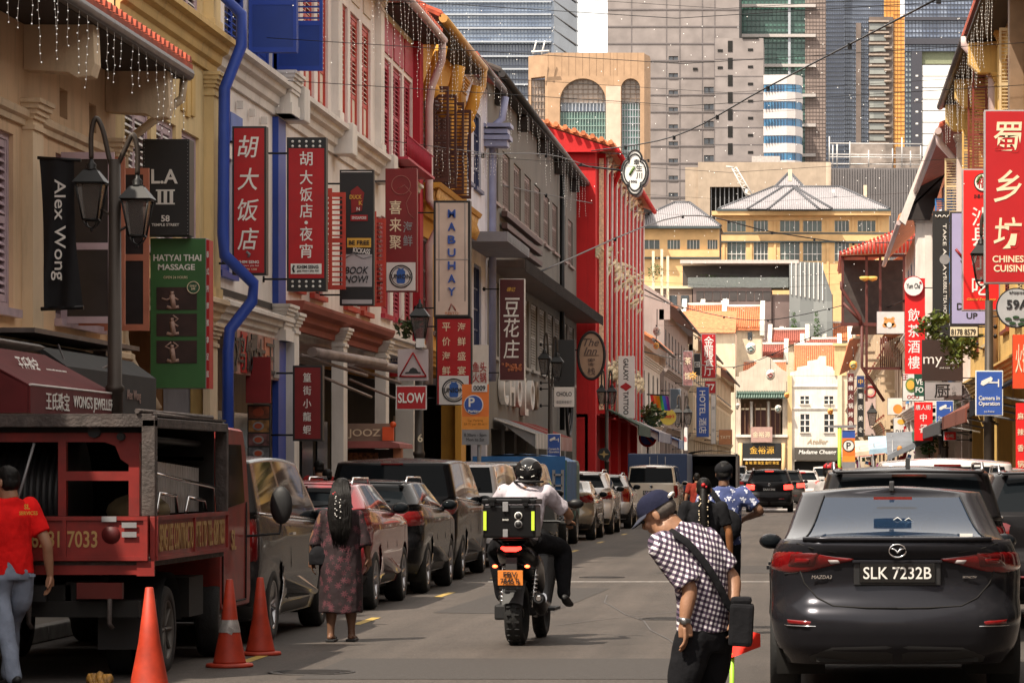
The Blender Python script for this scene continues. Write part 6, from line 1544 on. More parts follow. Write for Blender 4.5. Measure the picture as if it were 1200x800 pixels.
 m=MB();FB(m,870.5,915.5,519,538,Y-.5,.3);s_=m.build('shop_sign',m_blackprint,t);put_text(fit(text_mesh('金裕源',1,bold=.03),2.6),m_yelprint,s_,(PX(893,Y),Y-.52,PZ(527,Y)))
 m=MB();FB(m,871,915,537,539,Y-.55,.04);m.build('light_strip',m_white,s_);put_text(fit(text_mesh('金 裕 源 珠宝 金行 珠宝',1,bold=.03),3.6),m_yelprint,s_,(PX(893,Y),Y-.52,PZ(542,Y)))
 tiles(t,870,921,441,425,Y+.5,Y+7)
 t=thing('shophouse','white shophouse with small windows and stepped gable above a dark fascia at the street end','building',(PX(955,Y),Y,0),0,G)
 H=[(938,948,464,473),(966,976.5,464,473),(938,948.5,485,506),(966,977,485,506)]
 fwall(t,'wall',m_w,Y,923.3,985,440,569,H+[(931,983,540,569)]);m=MB();FB(m,923.3,985,441,569,Y+.6,9);m.build('inner_wall',m_void,t)
 m=MB();m.prism([(PX(a,Y),PZ(b_,Y))for a,b_ in((926,440.3),(926,436),(934,434),(934,430),(946,428),(946,423),(958,421),(960,417),(968,417),(968,428),(976,430),(977,434),(985,436),(985,440.3))],'y',Y,Y+.4);m.build('gable',m_w,t)
 for a,c,d,e in H:
  m=MB();FB(m,a,c,d,e,Y+.3,.05);p_=m.build('pane',m_bglass,t);m=MB();mx_=(a+c)/2;FB(m,mx_-.7,mx_+.7,d,e,Y+.05,.2)
  for q in((d+e)/2,)if e-d<12 else(lerp(d,e,.33),lerp(d,e,.66)):FB(m,a,c,q-.6,q+.6,Y+.04,.2)
  m.build('glazing_bar',m_whitep,p_)
  m=MB();FB(m,a-1,c+1,e,e+1.2,Y-.2,.2);m.build('sill',m_w,t)
 m=MB();FB(m,923.3,985,452,453.2,Y-.15,.15);FB(m,923.3,985,478,479,Y-.15,.15);m.build('string_course',m_w,t)
 for p in(925.5,984):
  m=MB();FB(m,p-2.6,p+2.6,440,569,Y-.35,.35);m.build('pilaster',m_gold if p<930 else m_b,t)
 put_text(fit(text_mesh('Atelier',1,bold=.01,shear=.35),2.3),M('tan_script',(.42,.32,.22),.6),t,(PX(958,Y),Y-.05,PZ(517,Y)))
 m=MB();FB(m,931,983,524,539,Y-.7,.5);s_=m.build('shop_fascia',M('dark_taupe_board',(.07,.06,.05),.6),t);put_text(fit(text_mesh('Madame Chuang',1,bold=.03,shear=.2),4.0),m_white,s_,(PX(958,Y),Y-.72,PZ(530,Y)))
 tiles(t,930,985,440,405,Y+.5,Y+12)
 t=thing('shophouse','cream building with a tall corner pier at the right of the street end','building',(PX(1000,Y),Y,0),0,G)
 fwall(t,'wall',m_b,Y,985.5,1060,430,569,[(1001,1008,450,480),(1014,1021,450,480)]);m=MB();FB(m,985.5,1060,432,569,Y+.5,9);m.build('inner_wall',m_b,t)
 m=MB();FB(m,978,992,404,440,Y-.2,2);FB(m,976,994,402,405,Y-.5,2.6);m.build('corner_pier',m_gold,t);tiles(t,992,1060,430,405,Y+.4,Y+9)
 specs=[('low house with an orange roof and white gables behind the street end, left',365,800,848,385,358,388,420),('house with a steep orange roof and pale gable wall behind the black-signed shop',372,846,893,384,360,386,420),('long low orange roof behind the loggia shophouse',380,878,921,416,404,418,440),('orange roofed house in the middle behind the street end',392,902,946,400,387,402,430),('small orange roof at the right behind the white shophouse',400,966,1000,396,379,398,430),('reddish roofed house in front of the dark modern block',386,940,984,412,398,414,440),('tall cream house with a small orange roof above the red vertical sign',378,822,850,372,358,374,430),('low red-tiled house at the left behind the far shophouses',384,780,824,396,378,398,430),('orange roof behind the corner pier at the right end',396,996,1040,404,388,406,430),('narrow brown-red roof between the orange roofs in the middle',400,916,936,389,378,391,420)]
 for i,(lab,Yb,x0,x1,ye,yr,w0,w1)in enumerate(specs):
  t=thing('house',lab,'building',(PX((x0+x1)/2,Yb),Yb,0),0,'tiled houses behind the street end')
  m=MB();FB(m,x0+.5,x1-.5,w0-1,560,Yb,8);m.build('wall',m_b if i%2 else m_w,t)
  tiles(t,x0,x1,ye,yr,Yb-.5,Yb+6,mt=m_tileO if i in(0,1,4)else M('weathered_red_tile',(.36,.10,.07),.85,var=.4,nscale=3,grime=.3))
  for x in(x0,x1):
   m=MB();zE,zR=PZ(ye,Yb),PZ(yr,Yb+6);X=PX(x,Yb)
   m.prism([(Yb-.8,zE-.9),(Yb-.8,zE+.35),(Yb+5.8,zR+.75),(Yb+6.2,zR+.75),(Yb+6.2,zE-.9)],'x',X-.25,X+.25);m.build('gable',m_w,t)
  for q in range(2):
   m=MB();a=lerp(x0,x1,.3+.4*q);FB(m,a-2.5,a+2.5,w0+3,w0+12,Yb-.05,.04);m.build('window',m_bglass,t)
 Y=400
 t=thing('modern_block','dark modern rooftop block with a glass balustrade terrace and a slanting glazed end','building',(PX(890,Y),Y,0))
 dk=M('charcoal_cladding',(.06,.05,.048),.6,var=.25,nscale=.6);tp=M('mauve_brown_cladding',(.17,.12,.11),.7,var=.2,nscale=.5)
 m=MB();FB(m,812,904,337,566,Y,10);FB(m,905,976,345,566,Y+.5,10);m.build('lower_volume',tp,t);m=MB();FB(m,736,811,338,566,Y+2,8);m.build('side_volume',M('warm_grey_cladding',(.30,.22,.18),.8,var=.3,nscale=.4),t);m=MB();FB(m,734,812,335,338,Y+1.6,8.6);m.build('parapet',m_cream,t)
 for k in range(5):m=MB();FB(m,742+k*14,751+k*14,346,358,Y+1.9,.1);m.build('window',m_bglass,t)
 for k in range(9):
  m=MB();FB(m,816+k*9.8,824.5+k*9.8,341,352,Y-.08,.08);m.build('cladding_panel',dk,t)
 m=MB();FB(m,800,925,309,337,Y+4,6);m.build('back_wall',dk,t)
 m=MB();FB(m,797,936,304.5,308.5,Y-.6,11);m.build('flat_roof',M('pale_roof_edge',(.55,.46,.42),.6,var=.1),t)
 m=MB();m.prism([(PX(925,Y),PZ(306,Y)),(PX(962,Y),PZ(308,Y)),(PX(975,Y),PZ(345,Y)),(PX(976,Y),PZ(410,Y)),(PX(925,Y),PZ(410,Y))],'y',Y-.5,Y+9);m.build('glazed_end',pane_glass('grey_green_glazing',(.10,.11,.11),(.28,.29,.28),.6,.4),t)
 for k in range(8):
  m=MB();a=927+k*5.2;FB(m,a,a+1.2,307.5,345+k,Y-.7,.18);m.build('fin',m_whitep,t)
 m=MB();FB(m,806,924,325,337,Y-.4,.06);m.build('glass_balustrade',M('pale_balustrade_glass',(.22,.24,.23),.15,alpha=.55),t)
 labs_t={860:'small bush in the middle of the rooftop terrace',828:'leafy bush at the left end of the glass balustrade',836:'second bush from the left on the rooftop terrace',907:'bush by the glazed end of the rooftop terrace',868:'smallest plant in the middle of the rooftop terrace'}
 for px,r in((860,.42),(828,.6),(836,.5),(907,.5),(868,.35)):
  p_=thing('terrace_plant',labs_t[px],'plant',(PX(px,Y),Y+.8,PZ(337,Y)),0,'plants on the rooftop terrace');leafy(p_,(PX(px,Y),Y+.8,PZ(330,Y)),r*2,120,seed=px)
 Y=460
 t=thing('hotel','pale orange low hotel with grey hipped roofs and two rows of windows below the towers','building',(PX(930,Y),Y,0))
 ho=wall('apricot_render',(.74,.47,.22),streak=.05);hr=M('grey_slate_roof',(.30,.28,.29),.7,var=.15,nscale=2);dkb=M('dark_teal_band',(.05,.07,.075),.5)
 cols=[(852,874),(883,900),(914,937),(941,963),(978,995),(1005,1026)]
 hs=[(a,b_,258.5,271.5)for a,b_ in cols]+[(a,b_,284,306)for a,b_ in cols]
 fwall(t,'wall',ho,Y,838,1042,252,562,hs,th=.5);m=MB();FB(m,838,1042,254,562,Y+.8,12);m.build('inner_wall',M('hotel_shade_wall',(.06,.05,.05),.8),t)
 for a,b_,c,d in hs:
  m=MB();FB(m,a,b_,c,d,Y+.4,.1);p_=m.build('pane',pane_glass('hotel_glass',(.03,.04,.04),(.12,.17,.15),.5,.3)if 'hotel_glass' not in MC else MC['hotel_glass'],t)
  MC['hotel_glass']=p_.data.materials[0];m=MB();n=4
  for k in range(n+1):x=lerp(a,b_,k/n);FB(m,x-.35,x+.35,c,d,Y+.25,.15)
  if d-c>15:FB(m,a,b_,lerp(c,d,.62)-.4,lerp(c,d,.62)+.4,Y+.24,.15)
  m.build('window_frame',m_whitep,p_)
 for y in(272.5,282.5):
  m=MB();FB(m,843,1042,y,y+1.6,Y-.35,.35);m.build('string_course',dkb,t)
 m=MB();FB(m,843,1042,274.3,282.3,Y-.25,.25);m.build('balcony_band',ho,t)
 for a in(848,880,908,939,970,1000,1030):
  m=MB();FB(m,a-1.3,a+1.3,254,336,Y-.18,.18);m.build('pilaster',ho,t)
 m=MB();FB(m,834,1044,247.3,252,Y-1.6,2);m.build('eave',ho,t);m=MB();FB(m,840,1044,245,247.2,Y-1.8,2);m.build('gutter',dkb,t)
 def hip(x0,x1,xr0,xr1,ye,yr,Ya,dep,nm='roof'):
  m=MB();A=[(PX(x0,Ya),Ya-1.7,PZ(ye,Ya)),(PX(x1,Ya),Ya-1.7,PZ(ye,Ya)),(PX(x1,Ya),Ya+dep,PZ(ye,Ya)),(PX(x0,Ya),Ya+dep,PZ(ye,Ya)),(PX(xr0,Ya),Ya+dep*.45,PZ(yr,Ya)),(PX(xr1,Ya),Ya+dep*.45,PZ(yr,Ya))]
  m.add(A,[(0,1,5,4),(1,2,5),(2,3,4,5),(3,0,4)]);r=m.build(nm,hr,t);m=MB()
  for a,b_ in((0,4),(1,5),(4,5)):m.tube([A[a],A[b_]],.22,5)
  m.build('ridge',M('dark_ridge',(.08,.08,.09),.6),r);m=MB();n=int((x1-x0)/2.2)
  for i in range(1,n):
   f=i/n;xb=lerp(A[0][0],A[1][0],f)
   if xb<A[4][0]:k=(xb-A[0][0])/(A[4][0]-A[0][0])
   elif xb>A[5][0]:k=(A[1][0]-xb)/(A[1][0]-A[5][0])
   else:k=1
   m.tube([(xb,A[0][1],A[0][2]+.05),(xb,lerp(A[0][1],A[4][1],k),lerp(A[0][2],A[4][2],k)+.05)],.07,3)
  m.build('roof_rib',M('pale_roof_rib',(.42,.40,.42),.6),r,kind='stuff')
 hip(842,1042,905,985,246,214,Y+.5,16);hip(893,957,924,926,236,200,Y+7,8);hip(876,975,918,930,246,216,Y-1.0,8);hip(900,960,930,931,246.5,219,Y-2.2,6)
 m=MB();FB(m,923.5,928,198,212,Y+6,1);FB(m,1012,1016,217,232,Y+6,1);m.build('chimney',m_b,t)
 for(px,w0)in((873,1),(975,1)):
  m=MB();FB(m,px,px+3,222,226,Y+3,.5);m.build('roof_light',m_whitep,t)
 Y=440
 t2=t=thing('hotel','lower apricot wing with a grey pyramid roof left of the main hotel','building',(PX(790,Y),Y,0))
 cols=[(748,773),(782,797),(805,820),(829,841)];hs=[(a,b_,281,292)for a,b_ in cols]
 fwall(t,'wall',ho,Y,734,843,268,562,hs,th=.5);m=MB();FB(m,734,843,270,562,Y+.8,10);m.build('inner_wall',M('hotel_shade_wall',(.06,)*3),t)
 for a,b_,c,d in hs:
  m=MB();FB(m,a,b_,c,d,Y+.4,.1);p_=m.build('pane',MC['hotel_glass'],t);m=MB()
  for k in range(5):x=lerp(a,b_,k/4);FB(m,x-.3,x+.3,c,d,Y+.25,.15)
  m.build('window_frame',m_whitep,p_)
 m=MB();FB(m,734,843,293,301,Y-.4,.4);m.build('balcony_band',ho,t);m=MB();FB(m,734,843,301.3,303,Y-.5,.5);m.build('string_course',dkb,t)
 m=MB();FB(m,732,844,265,267.5,Y-1.6,2);m.build('gutter',dkb,t);hip(730,845,788,806,266,233,Y+.5,14);hip(700,762,716,738,244,226,Y-3,10)
 for px,y0,y1 in((752,292,330),(764,294,338),(774,292,335),(781,300,340)):
  m=MB();Yp=398;FB(m,px,px+3,y0,y1+20,Yp,.3);tag(m.build('terrace_column',m_cream),'pale column on the terrace left of the dark block','column','pale terrace columns')
 p_=thing('terrace_plant','bush with yellow green leaves between the pale terrace columns','plant',(PX(768,398),397,PZ(330,398)),0,'plants on the rooftop terrace');leafy(p_,(PX(768,398),397,PZ(318,398)),1.1,200,seed=5)
 Y=520
 t=thing('office_block','beige rendered block with a dark louvred opening above the hotel roofs','building',(PX(890,Y),Y,0));bg_=wall('beige_block_render',(.42,.33,.25),streak=.15)
 fwall(t,'wall',bg_,Y,818,968,190,562,[(832,876,219,300)],th=1);m=MB();m.lathe([(3.0*.28,0),(3.0*.28,PZ(190,Y)-PZ(300,Y))],(PX(968,Y),Y+.84,PZ(300,Y)),20);m.build('rounded_corner',bg_,t);m=MB();FB(m,803,818,196,562,Y+.5,8);m.build('side_bay',bg_,t)
 m=MB();FB(m,832,876,219,300,Y+2,.3);dd=m.build('louvre_recess',m_void,t);m=MB()
 for k in range(9):FB(m,833+k*5.2,834+k*5.2,219,300,Y+.8,.3)
 m.build('louvre_blade',m_grey,dd)
 m=MB();FB(m,881,914,183,190,Y,5);m.build('rooftop_plant',M('pale_mesh',(.5,.45,.42),.7,var=.2),t)
 t=thing('screen_wall','plain grey corrugated wall right of the beige block','wall',(PX(1030,Y),Y+6,0));m=MB();FB(m,972,1090,197,562,Y+6,2)
 m.build('wall',M('grey_sheet',(.17,.155,.155),.7,var=.15,nscale=.4),t);m=MB()
 for k in range(40):FB(m,973+k*3,974.2+k*3,197,300,Y+5.8,.2)
 m.build('rib',M('grey_sheet',(.1,)*3),t,kind='stuff')
 t=thing('crane','white lattice crane jib leaning over the hotel roof','crane',(PX(872,500),500,PZ(235,500)));m=MB()
 a0,a1=Vector((PX(860,500),500,PZ(196,500))),Vector((PX(882,500),500,PZ(236,500)))
 for dx,dy in((-.35,0),(.35,0),(-.35,.6),(.35,.6)):m.tube([a0+Vector((dx,dy,0)),a1+Vector((dx*1.6,dy,0))],.09,4)
 for k in range(12):
  p,q=a0.lerp(a1,k/12),a0.lerp(a1,(k+1)/12);e=(-1)**k*(.35+.2*k/12);m.tube([p+Vector((e,0,0)),q+Vector((-e,0,0))],.06,4)
 m.tube([a0,a0+Vector((-1.2,0,.1))],.12,5);m.build('jib',m_whitep,t)
 t=thing('scaffold','white steel scaffold and plant frames on the roof below the glass towers','scaffold',(PX(1020,540),540,PZ(196,540)));m=MB();Y=540
 for px in(972,976,981,996,1018,1046,1057,1067,1079):m.tube([(PX(px,Y),Y,PZ(196,Y)),(PX(px,Y),Y,PZ(160+((px*7)%18),Y))],.12,5)
 for y in(168,181,184,192):m.tube([(PX(972,Y),Y,PZ(y,Y)),(PX(1080,Y),Y,PZ(y+1,Y))],.10,5)
 m.build('tube_frame',M('galvanised',(.55,.53,.52),.5,.2),t);m=MB();FB(m,996,1045,168,197,Y+3,3);FB(m,1050,1080,172,197,Y+3,3);m.build('plant_room',M('mottled_grey_box',(.30,.25,.22),.8,var=.5,nscale=.5),t)
def leafy(parent,c,r,n,seed=1,col=(.05,.11,.02),size=.12,squash=1.0):
 random.seed(seed);m=MB();c=Vector(c)
 for i in range(n):
  d=Vector((random.gauss(0,1),random.gauss(0,1),random.gauss(0,1))).normalized()*r*random.uniform(.25,1)**.6;d.z*=squash
  p=c+d;a=Vector((random.uniform(-1,1),random.uniform(-1,1),random.uniform(-.8,.4))).normalized();b=a.cross(Vector((random.random(),random.random(),random.random()))).normalized();s=size*random.uniform(.5,1.3)*r
  m.add([p-b*s*.45,p+a*s,p+b*s*.45,p-a*s*1.1],[(0,1,2,3)])
 m.build('foliage',M('leaf_green_%d'%int(col[1]*100),col,.6,var=.5,nscale=1.5),parent,kind='stuff')
def towers():
 def base(t,Y,a,b,mt,d=12):m=MB();FB(m,a,b,325,560,Y+.5,d);m.build('podium',mt,t)
 G='high-rise towers behind the street'
 Y=700
 t=thing('glass_tower','blue glass office tower with white floor lines at the top left','tower',(PX(575,Y),Y,0),0,G)
 bl=pane_glass('blue_curtain_glass',(.10,.16,.28),(.42,.50,.60),.38,.42,.08,1.0);bl2=pane_glass('dark_tower_glass',(.03,.045,.08),(.16,.19,.24),.5,.5,.08,.9);wf=M('pale_mullion',(.42,.45,.50),.5);df=M('dark_mullion',(.05,.06,.09),.5)
 curtain(t,Y,470,646,-60,52,44,26,bl,M('blue_grey_mullion',(.14,.18,.26),.5),d=20,r=.16,vw=.12,name='upper_glazing')
 curtain(t,Y,470,646,52,330,50,34,bl2,df,d=20,r=.22,vw=.25,name='lower_glazing')
 base(t,Y,470,646,bl2);m=MB()
 for y in(2,17,33,49,66,81,99,117):FB(m,470,646,y-.9,y+.9,Y-.5,.5)
 m.build('floor_band',wf,t)
 m=MB();m.prism([(PX(646,Y),Y),(PX(646,Y)+.6,Y-.3),(PX(671,Y),Y+14),(PX(671,Y),Y+20),(PX(646,Y),Y+20)],'z',0,PZ(-60,Y));m.build('side_face',bl2,t)
 m=MB()
 for y in range(-50,300,17):
  for k in(0,):m.tube([(PX(646,Y)+.5,Y-.5,PZ(y,Y)),(PX(671,Y)+.1,Y+13.5,PZ(y+9,Y))],.16,4)
 m.build('side_mullion',m_grey,t)
 m=MB();
 for px in(626,636):m.tube([(PX(px,480),478,PZ(66,480)),(PX(px+4,480),478,PZ(50,480))],.12,5)
 m.tube([(PX(624,480),478,PZ(63,480)),(PX(645,480),478,PZ(62,480))],.15,5)
 Y=480
 t=thing('arcaded_block','tan faceted block with tall arched windows and green glass below','building',(PX(690,Y),Y,0),0,G);tan=wall('tan_stone_cladding',(.42,.27,.165),streak=.08)
 m.build('rooftop_rail',m_whitep,t);base(t,Y,617,760,tan,8)
 arch_panel(t,tan,Y,642,719,62,330,656,710,92);arch_panel(t,tan,Y,719.1,755,62,330,728,750,92,th=1.0)
 m=MB();FB(m,710,727.5,101,181,Y-.12,.12);m.build('pale_panel',wall('pale_stone',(.62,.46,.36),streak=.05),t)
 m=MB();m.prism([(PX(617,Y),Y+3.2),(PX(642,Y),Y),(PX(642,Y),Y+2),(PX(617,Y),Y+5)],'z',PZ(89,Y),PZ(63,Y));m.prism([(PX(617,Y),Y+3.2),(PX(620.5,Y),Y+2.76),(PX(620.5,Y),Y+4),(PX(617,Y),Y+5)],'z',0,PZ(89,Y));m.prism([(PX(638.5,Y),Y+.45),(PX(642,Y),Y),(PX(642,Y),Y+1.5),(PX(638.5,Y),Y+2)],'z',0,PZ(89,Y))
 m.prism([(PX(755,Y),Y),(PX(760,Y),Y+3),(PX(760,Y),Y+6),(PX(755,Y),Y+2)],'z',0,PZ(63,Y));m.build('chamfer_wall',tan,t)
 ag=pane_glass('pale_arch_glass',(.30,.24,.20),(.48,.40,.34),.8,.8,.3,.6);gg=pane_glass('green_arch_glass',(.02,.07,.06),(.10,.22,.19),.8,.8)
 curtain(t,Y+1.2,654,712,88,121,10,6,ag,M('tan_mullion',(.3,.22,.17),.6),d=1,r=.07);curtain(t,Y+1.2,654,712,121,131,14,1,bl2,wf,d=1,r=.12);curtain(t,Y+1.2,654,712,131,330,18,24,gg,M('pale_green_bar',(.25,.36,.32),.6),d=1,r=.10)
 curtain(t,Y+1.2,726,751,88,121,4,6,ag,M('tan_mullion',(.3,)*3),d=1,r=.07);curtain(t,Y+1.2,726,751,121,330,8,26,gg,wf,d=1,r=.10)
 curtain(t,Y+3,619,641,94,330,6,28,ag,M('tan_mullion',(.3,)*3),d=1,r=.07)
 for k in range(14):
  m=MB();FB(m,642+k*8.1,642.3+k*8.1,62,89,Y-.03,.03);m.build('cladding_joint',M('joint_shadow',(.22,.14,.09),.8),t)
 for(x,y,w_,lab)in((683,86,0,'a'),):
  pass
 Y=620;gs=M('speckled_grey_stone',(.27,.235,.225),.85,var=.22,nscale=.35,bump=.2);gs2=M('dark_joint',(.16,.14,.14),.8)
 t=thing('stone_tower','huge pinkish grey stone tower with few small windows filling the top centre','tower',(PX(790,Y),Y,0),0,G)
 wins=[]
 for k in range(9):wins.append((783.5,794.5,66+k*20,71.5+k*20));
 for k in range(5):wins.append((825,836.5,102+k*20,109+k*20))
 fwall(t,'wall',gs,Y,712,866,-60,330,wins,th=1.2);m=MB();FB(m,712,866,-60,560,Y+1.3,25);m.build('core',M('tower_core',(.08,.075,.075),.7),t)
 for a,b_,c,d in wins:
  m=MB();FB(m,a,b_,c,d,Y+.8,.2);p_=m.build('window',bl2,t);m=MB();FB(m,(a+b_)/2-.5,(a+b_)/2+.5,c,d,Y+.5,.2);FB(m,a,b_,d-.2,d+1.4,Y-.15,.4);m.build('window_frame',M('tower_window_frame',(.10,.09,.09),.7),p_)
 for x in(740,781,796.5,823,837.5):
  m=MB();FB(m,x-.45,x+.45,-60,330,Y-.10,.08);m.build('vertical_joint',gs2,t)
 for k in range(17):
  m=MB();FB(m,712,866,10.5+k*20-60,11.9+k*20-60,Y-.14,.12);m.build('floor_joint',gs2,t)
 m=MB()
 for k in range(20):
  for q in range(26):pass
 wd=[(812,817.5,79.5,82.5)]
 for a,b_,c,d in wd:
  m=MB();FB(m,a,b_,c,d,Y-.16,.1);m.build('vent',m_void,t)
 t=thing('stone_annex','lower pinkish stone slab with narrow dark slots in front of the big tower','tower',(PX(866,600),600,0),0,G);Y=600
 m=MB();FB(m,838,894.5,45,560,Y,14);m.build('wall',gs,t);m=MB();FB(m,870,889,44,46,Y-.2,1);m.build('roof_slot',m_void,t)
 for k in range(7):
  m=MB();FB(m,853,858.5,48+k*20,61+k*20,Y-.1,.1);m.build('slot_window',m_void,t);m=MB();FB(m,876.5,882.5,57+k*20,60+k*20,Y-.1,.1);m.build('vent',m_void,t)
  if k<2:m=MB();FB(m,841,847,58+k*20,61+k*20,Y-.1,.1);m.build('vent',m_void,t)
  m=MB();FB(m,838,894.5,69+k*20,70+k*20,Y-.06,.06);m.build('floor_joint',gs2,t)
 Y=650
 t=thing('green_tower','green glass tower with white cross beams and a brick coloured pier','tower',(PX(905,Y),Y,0),0,G);gg2=pane_glass('sea_green_glass',(.03,.09,.075),(.09,.20,.16),.4,.4)
 curtain(t,Y,866.5,944,-60,330,16,60,gg2,M('dark_green_bar',(.05,.10,.09),.6),d=14,r=.12)
 m=MB();FB(m,923.5,926.5,-60,330,Y-.9,.6);m.build('white_post',wf,t)
 for k in range(9):
  m=MB();FB(m,867,956,5+k*35-35,8.5+k*35-35,Y-1.4,1);m.build('white_beam',M('pale_beam',(.50,.46,.44),.6),t)
 m=MB();base(t,Y,866,943,gg2);FB(m,943.5,968,-60,560,Y-.3,14);m.build('brick_pier',M('rosy_brick',(.30,.235,.21),.85,var=.15,nscale=.5),t);m=MB()
 for k in range(80):FB(m,943.5,968,-58+k*4.4,-57.6+k*4.4,Y-.38,.08)
 for x in(945,948.8,952.5,956.3,960,963.8,967.3):FB(m,x-.2,x+.2,-60,300,Y-.42,.1)
 m.build('brick_joint',M('brick_joint_dark',(.15,.12,.11),.8),t,kind='stuff')
 Y=590
 t=thing('banded_tower','rounded tower with alternating white bands and bright blue ribbon windows','tower',(PX(918,Y),Y,0),0,G);bb=pane_glass('bright_blue_glass',(.01,.05,.14),(.04,.22,.42),.55,.2,.1,.8)
 def curve(m,y0,y1,e):
  A=[(PX(894.6,Y),Y),(PX(922,Y),Y-.6),(PX(932,Y),Y+.0),(PX(938,Y),Y+1.4),(PX(940.5,Y),Y+4),(PX(940.5,Y),Y+9),(PX(894.6,Y),Y+9)]
  cx,cy=PX(917,Y),Y+4;m.prism([(cx+(x-cx)*e,cy+(y-cy)*e)for x,y in A],'z',PZ(y1,Y),PZ(y0,Y))
 for k in range(7):
  m=MB();curve(m,88+k*20,99+k*20,1.0);m.build('white_band',M('tile_white_band',(.62,.56,.54),.6,var=.08),t);m=MB();curve(m,99+k*20,108+k*20,.97);g=m.build('ribbon_window',bb,t);m=MB()
  for q in range(11):FB(m,896.5+q*3.6,896.9+q*3.6,99+k*20,108+k*20,Y-.55+(0 if q<8 else .4),.4)
  m.build('mullion',df,g)
 Y=700
 t=thing('glass_tower','slate blue glass tower with a vertical orange strip and stacked balconies','tower',(PX(1010,Y),Y,0),0,G);sb=pane_glass('slate_blue_glass',(.06,.09,.17),(.30,.36,.48),.5,.28,.1,.9);sb2=pane_glass('navy_glass',(.02,.03,.07),(.12,.15,.22),.5,.28,.1,.9)
 curtain(t,Y-2,967,989,-60,300,8,70,sb2,df,d=14,r=.12);curtain(t,Y,989,1036,-60,300,20,70,sb,df,d=14,r=.12)
 m=MB();base(t,Y,967,1060,sb2);FB(m,1003,1009,27,300,Y-1,1);FB(m,1018.5,1046.5,20,300,Y-1.2,3);m.build('brown_pier',M('brown_grey_pier',(.16,.125,.11),.8,var=.3,nscale=.3),t)
 for k in range(12):
  m=MB();FB(m,1019,1038,28+k*13,35+k*13,Y-1.5,.3);w_=m.build('window',pane_glass('grey_pane',(.10,.11,.11),(.30,.31,.29),.4,.3)if 'grey_pane' not in MC else MC['grey_pane'],t);MC['grey_pane']=w_.data.materials[0]
  m=MB();FB(m,1018,1042,24+k*13,26+k*13,Y-1.9,.8);m.lathe([(.8,0),(.9,.5)],(PX(1040,Y),Y-1.2,PZ(33+k*13,Y)),10);m.build('balcony',M('tan_balcony',(.36,.29,.24),.7,var=.2),t)
 m=MB();FB(m,1036,1055,-60,20,Y-.5,3);FB(m,1046.8,1060,20,300,Y-.5,3);o_=m.build('orange_strip',pane_glass('orange_panels',(.55,.22,.03),(.80,.42,.10),.6,.3,.3),t);m=MB()
 for k in range(70):FB(m,1046.8 if k>14 else 1036,1060 if k>14 else 1055,-58+k*5,-57.4+k*5,Y-.6,.1)
 for x in(1039,1043,1047.5,1051.5,1055.5):FB(m,x,x+.4,-60 if x<1054 else 20,300,Y-.62,.1)
 m.build('strip_joint',M('dark_orange_joint',(.30,.11,.02),.7),o_,kind='stuff')
 Y=760
 t=thing('glass_tower','blue glass tower with a bright white louvred core behind the right-hand eaves','tower',(PX(1100,Y),Y,0),0,G)
 curtain(t,Y,1060.5,1200,-60,60,34,22,sb,df,d=14,r=.14,name='upper_glazing');m=MB();FB(m,1060.5,1200,20,24,Y-.6,.6);FB(m,1060.5,1200,45,52,Y-.6,.6);FB(m,1068,1080.5,60,300,Y,10);m.build('dark_band',M('dark_slate_panel',(.05,.05,.065),.6),t)
 curtain(t,Y+.5,1060.5,1068,60,300,2,40,pane_glass('pale_cyan_glass',(.20,.26,.26),(.55,.62,.62),.8,.5),df,d=10,r=.3);curtain(t,Y+.5,1120,1200,60,300,20,40,sb,df,d=10,r=.14)
 base(t,Y,1060.5,1200,sb2);m=MB();FB(m,1080.6,1119.8,60,75,Y+1,8);m.build('green_grey_panel',M('green_grey_panel',(.22,.24,.15),.7,var=.2),t)
 for k in range(8):
  m=MB();FB(m,1080.6,1119.8,76.5+k*13.5,89+k*13.5,Y+.3,8);m.build('white_panel',M('white_tower_panel',(.85,.83,.80),.6,var=0),t)
  m=MB();FB(m,1073,1076,88+k*14,90+k*14,Y-.1,.1);m.build('small_light',m_white,t)
 t=thing('stone_tower','plain grey tower slab hidden behind the right-hand shophouses','tower',(PX(1130,720),720,0),0,G);m=MB();FB(m,1125,1290,-60,560,790,10);m.build('wall',gs,t)
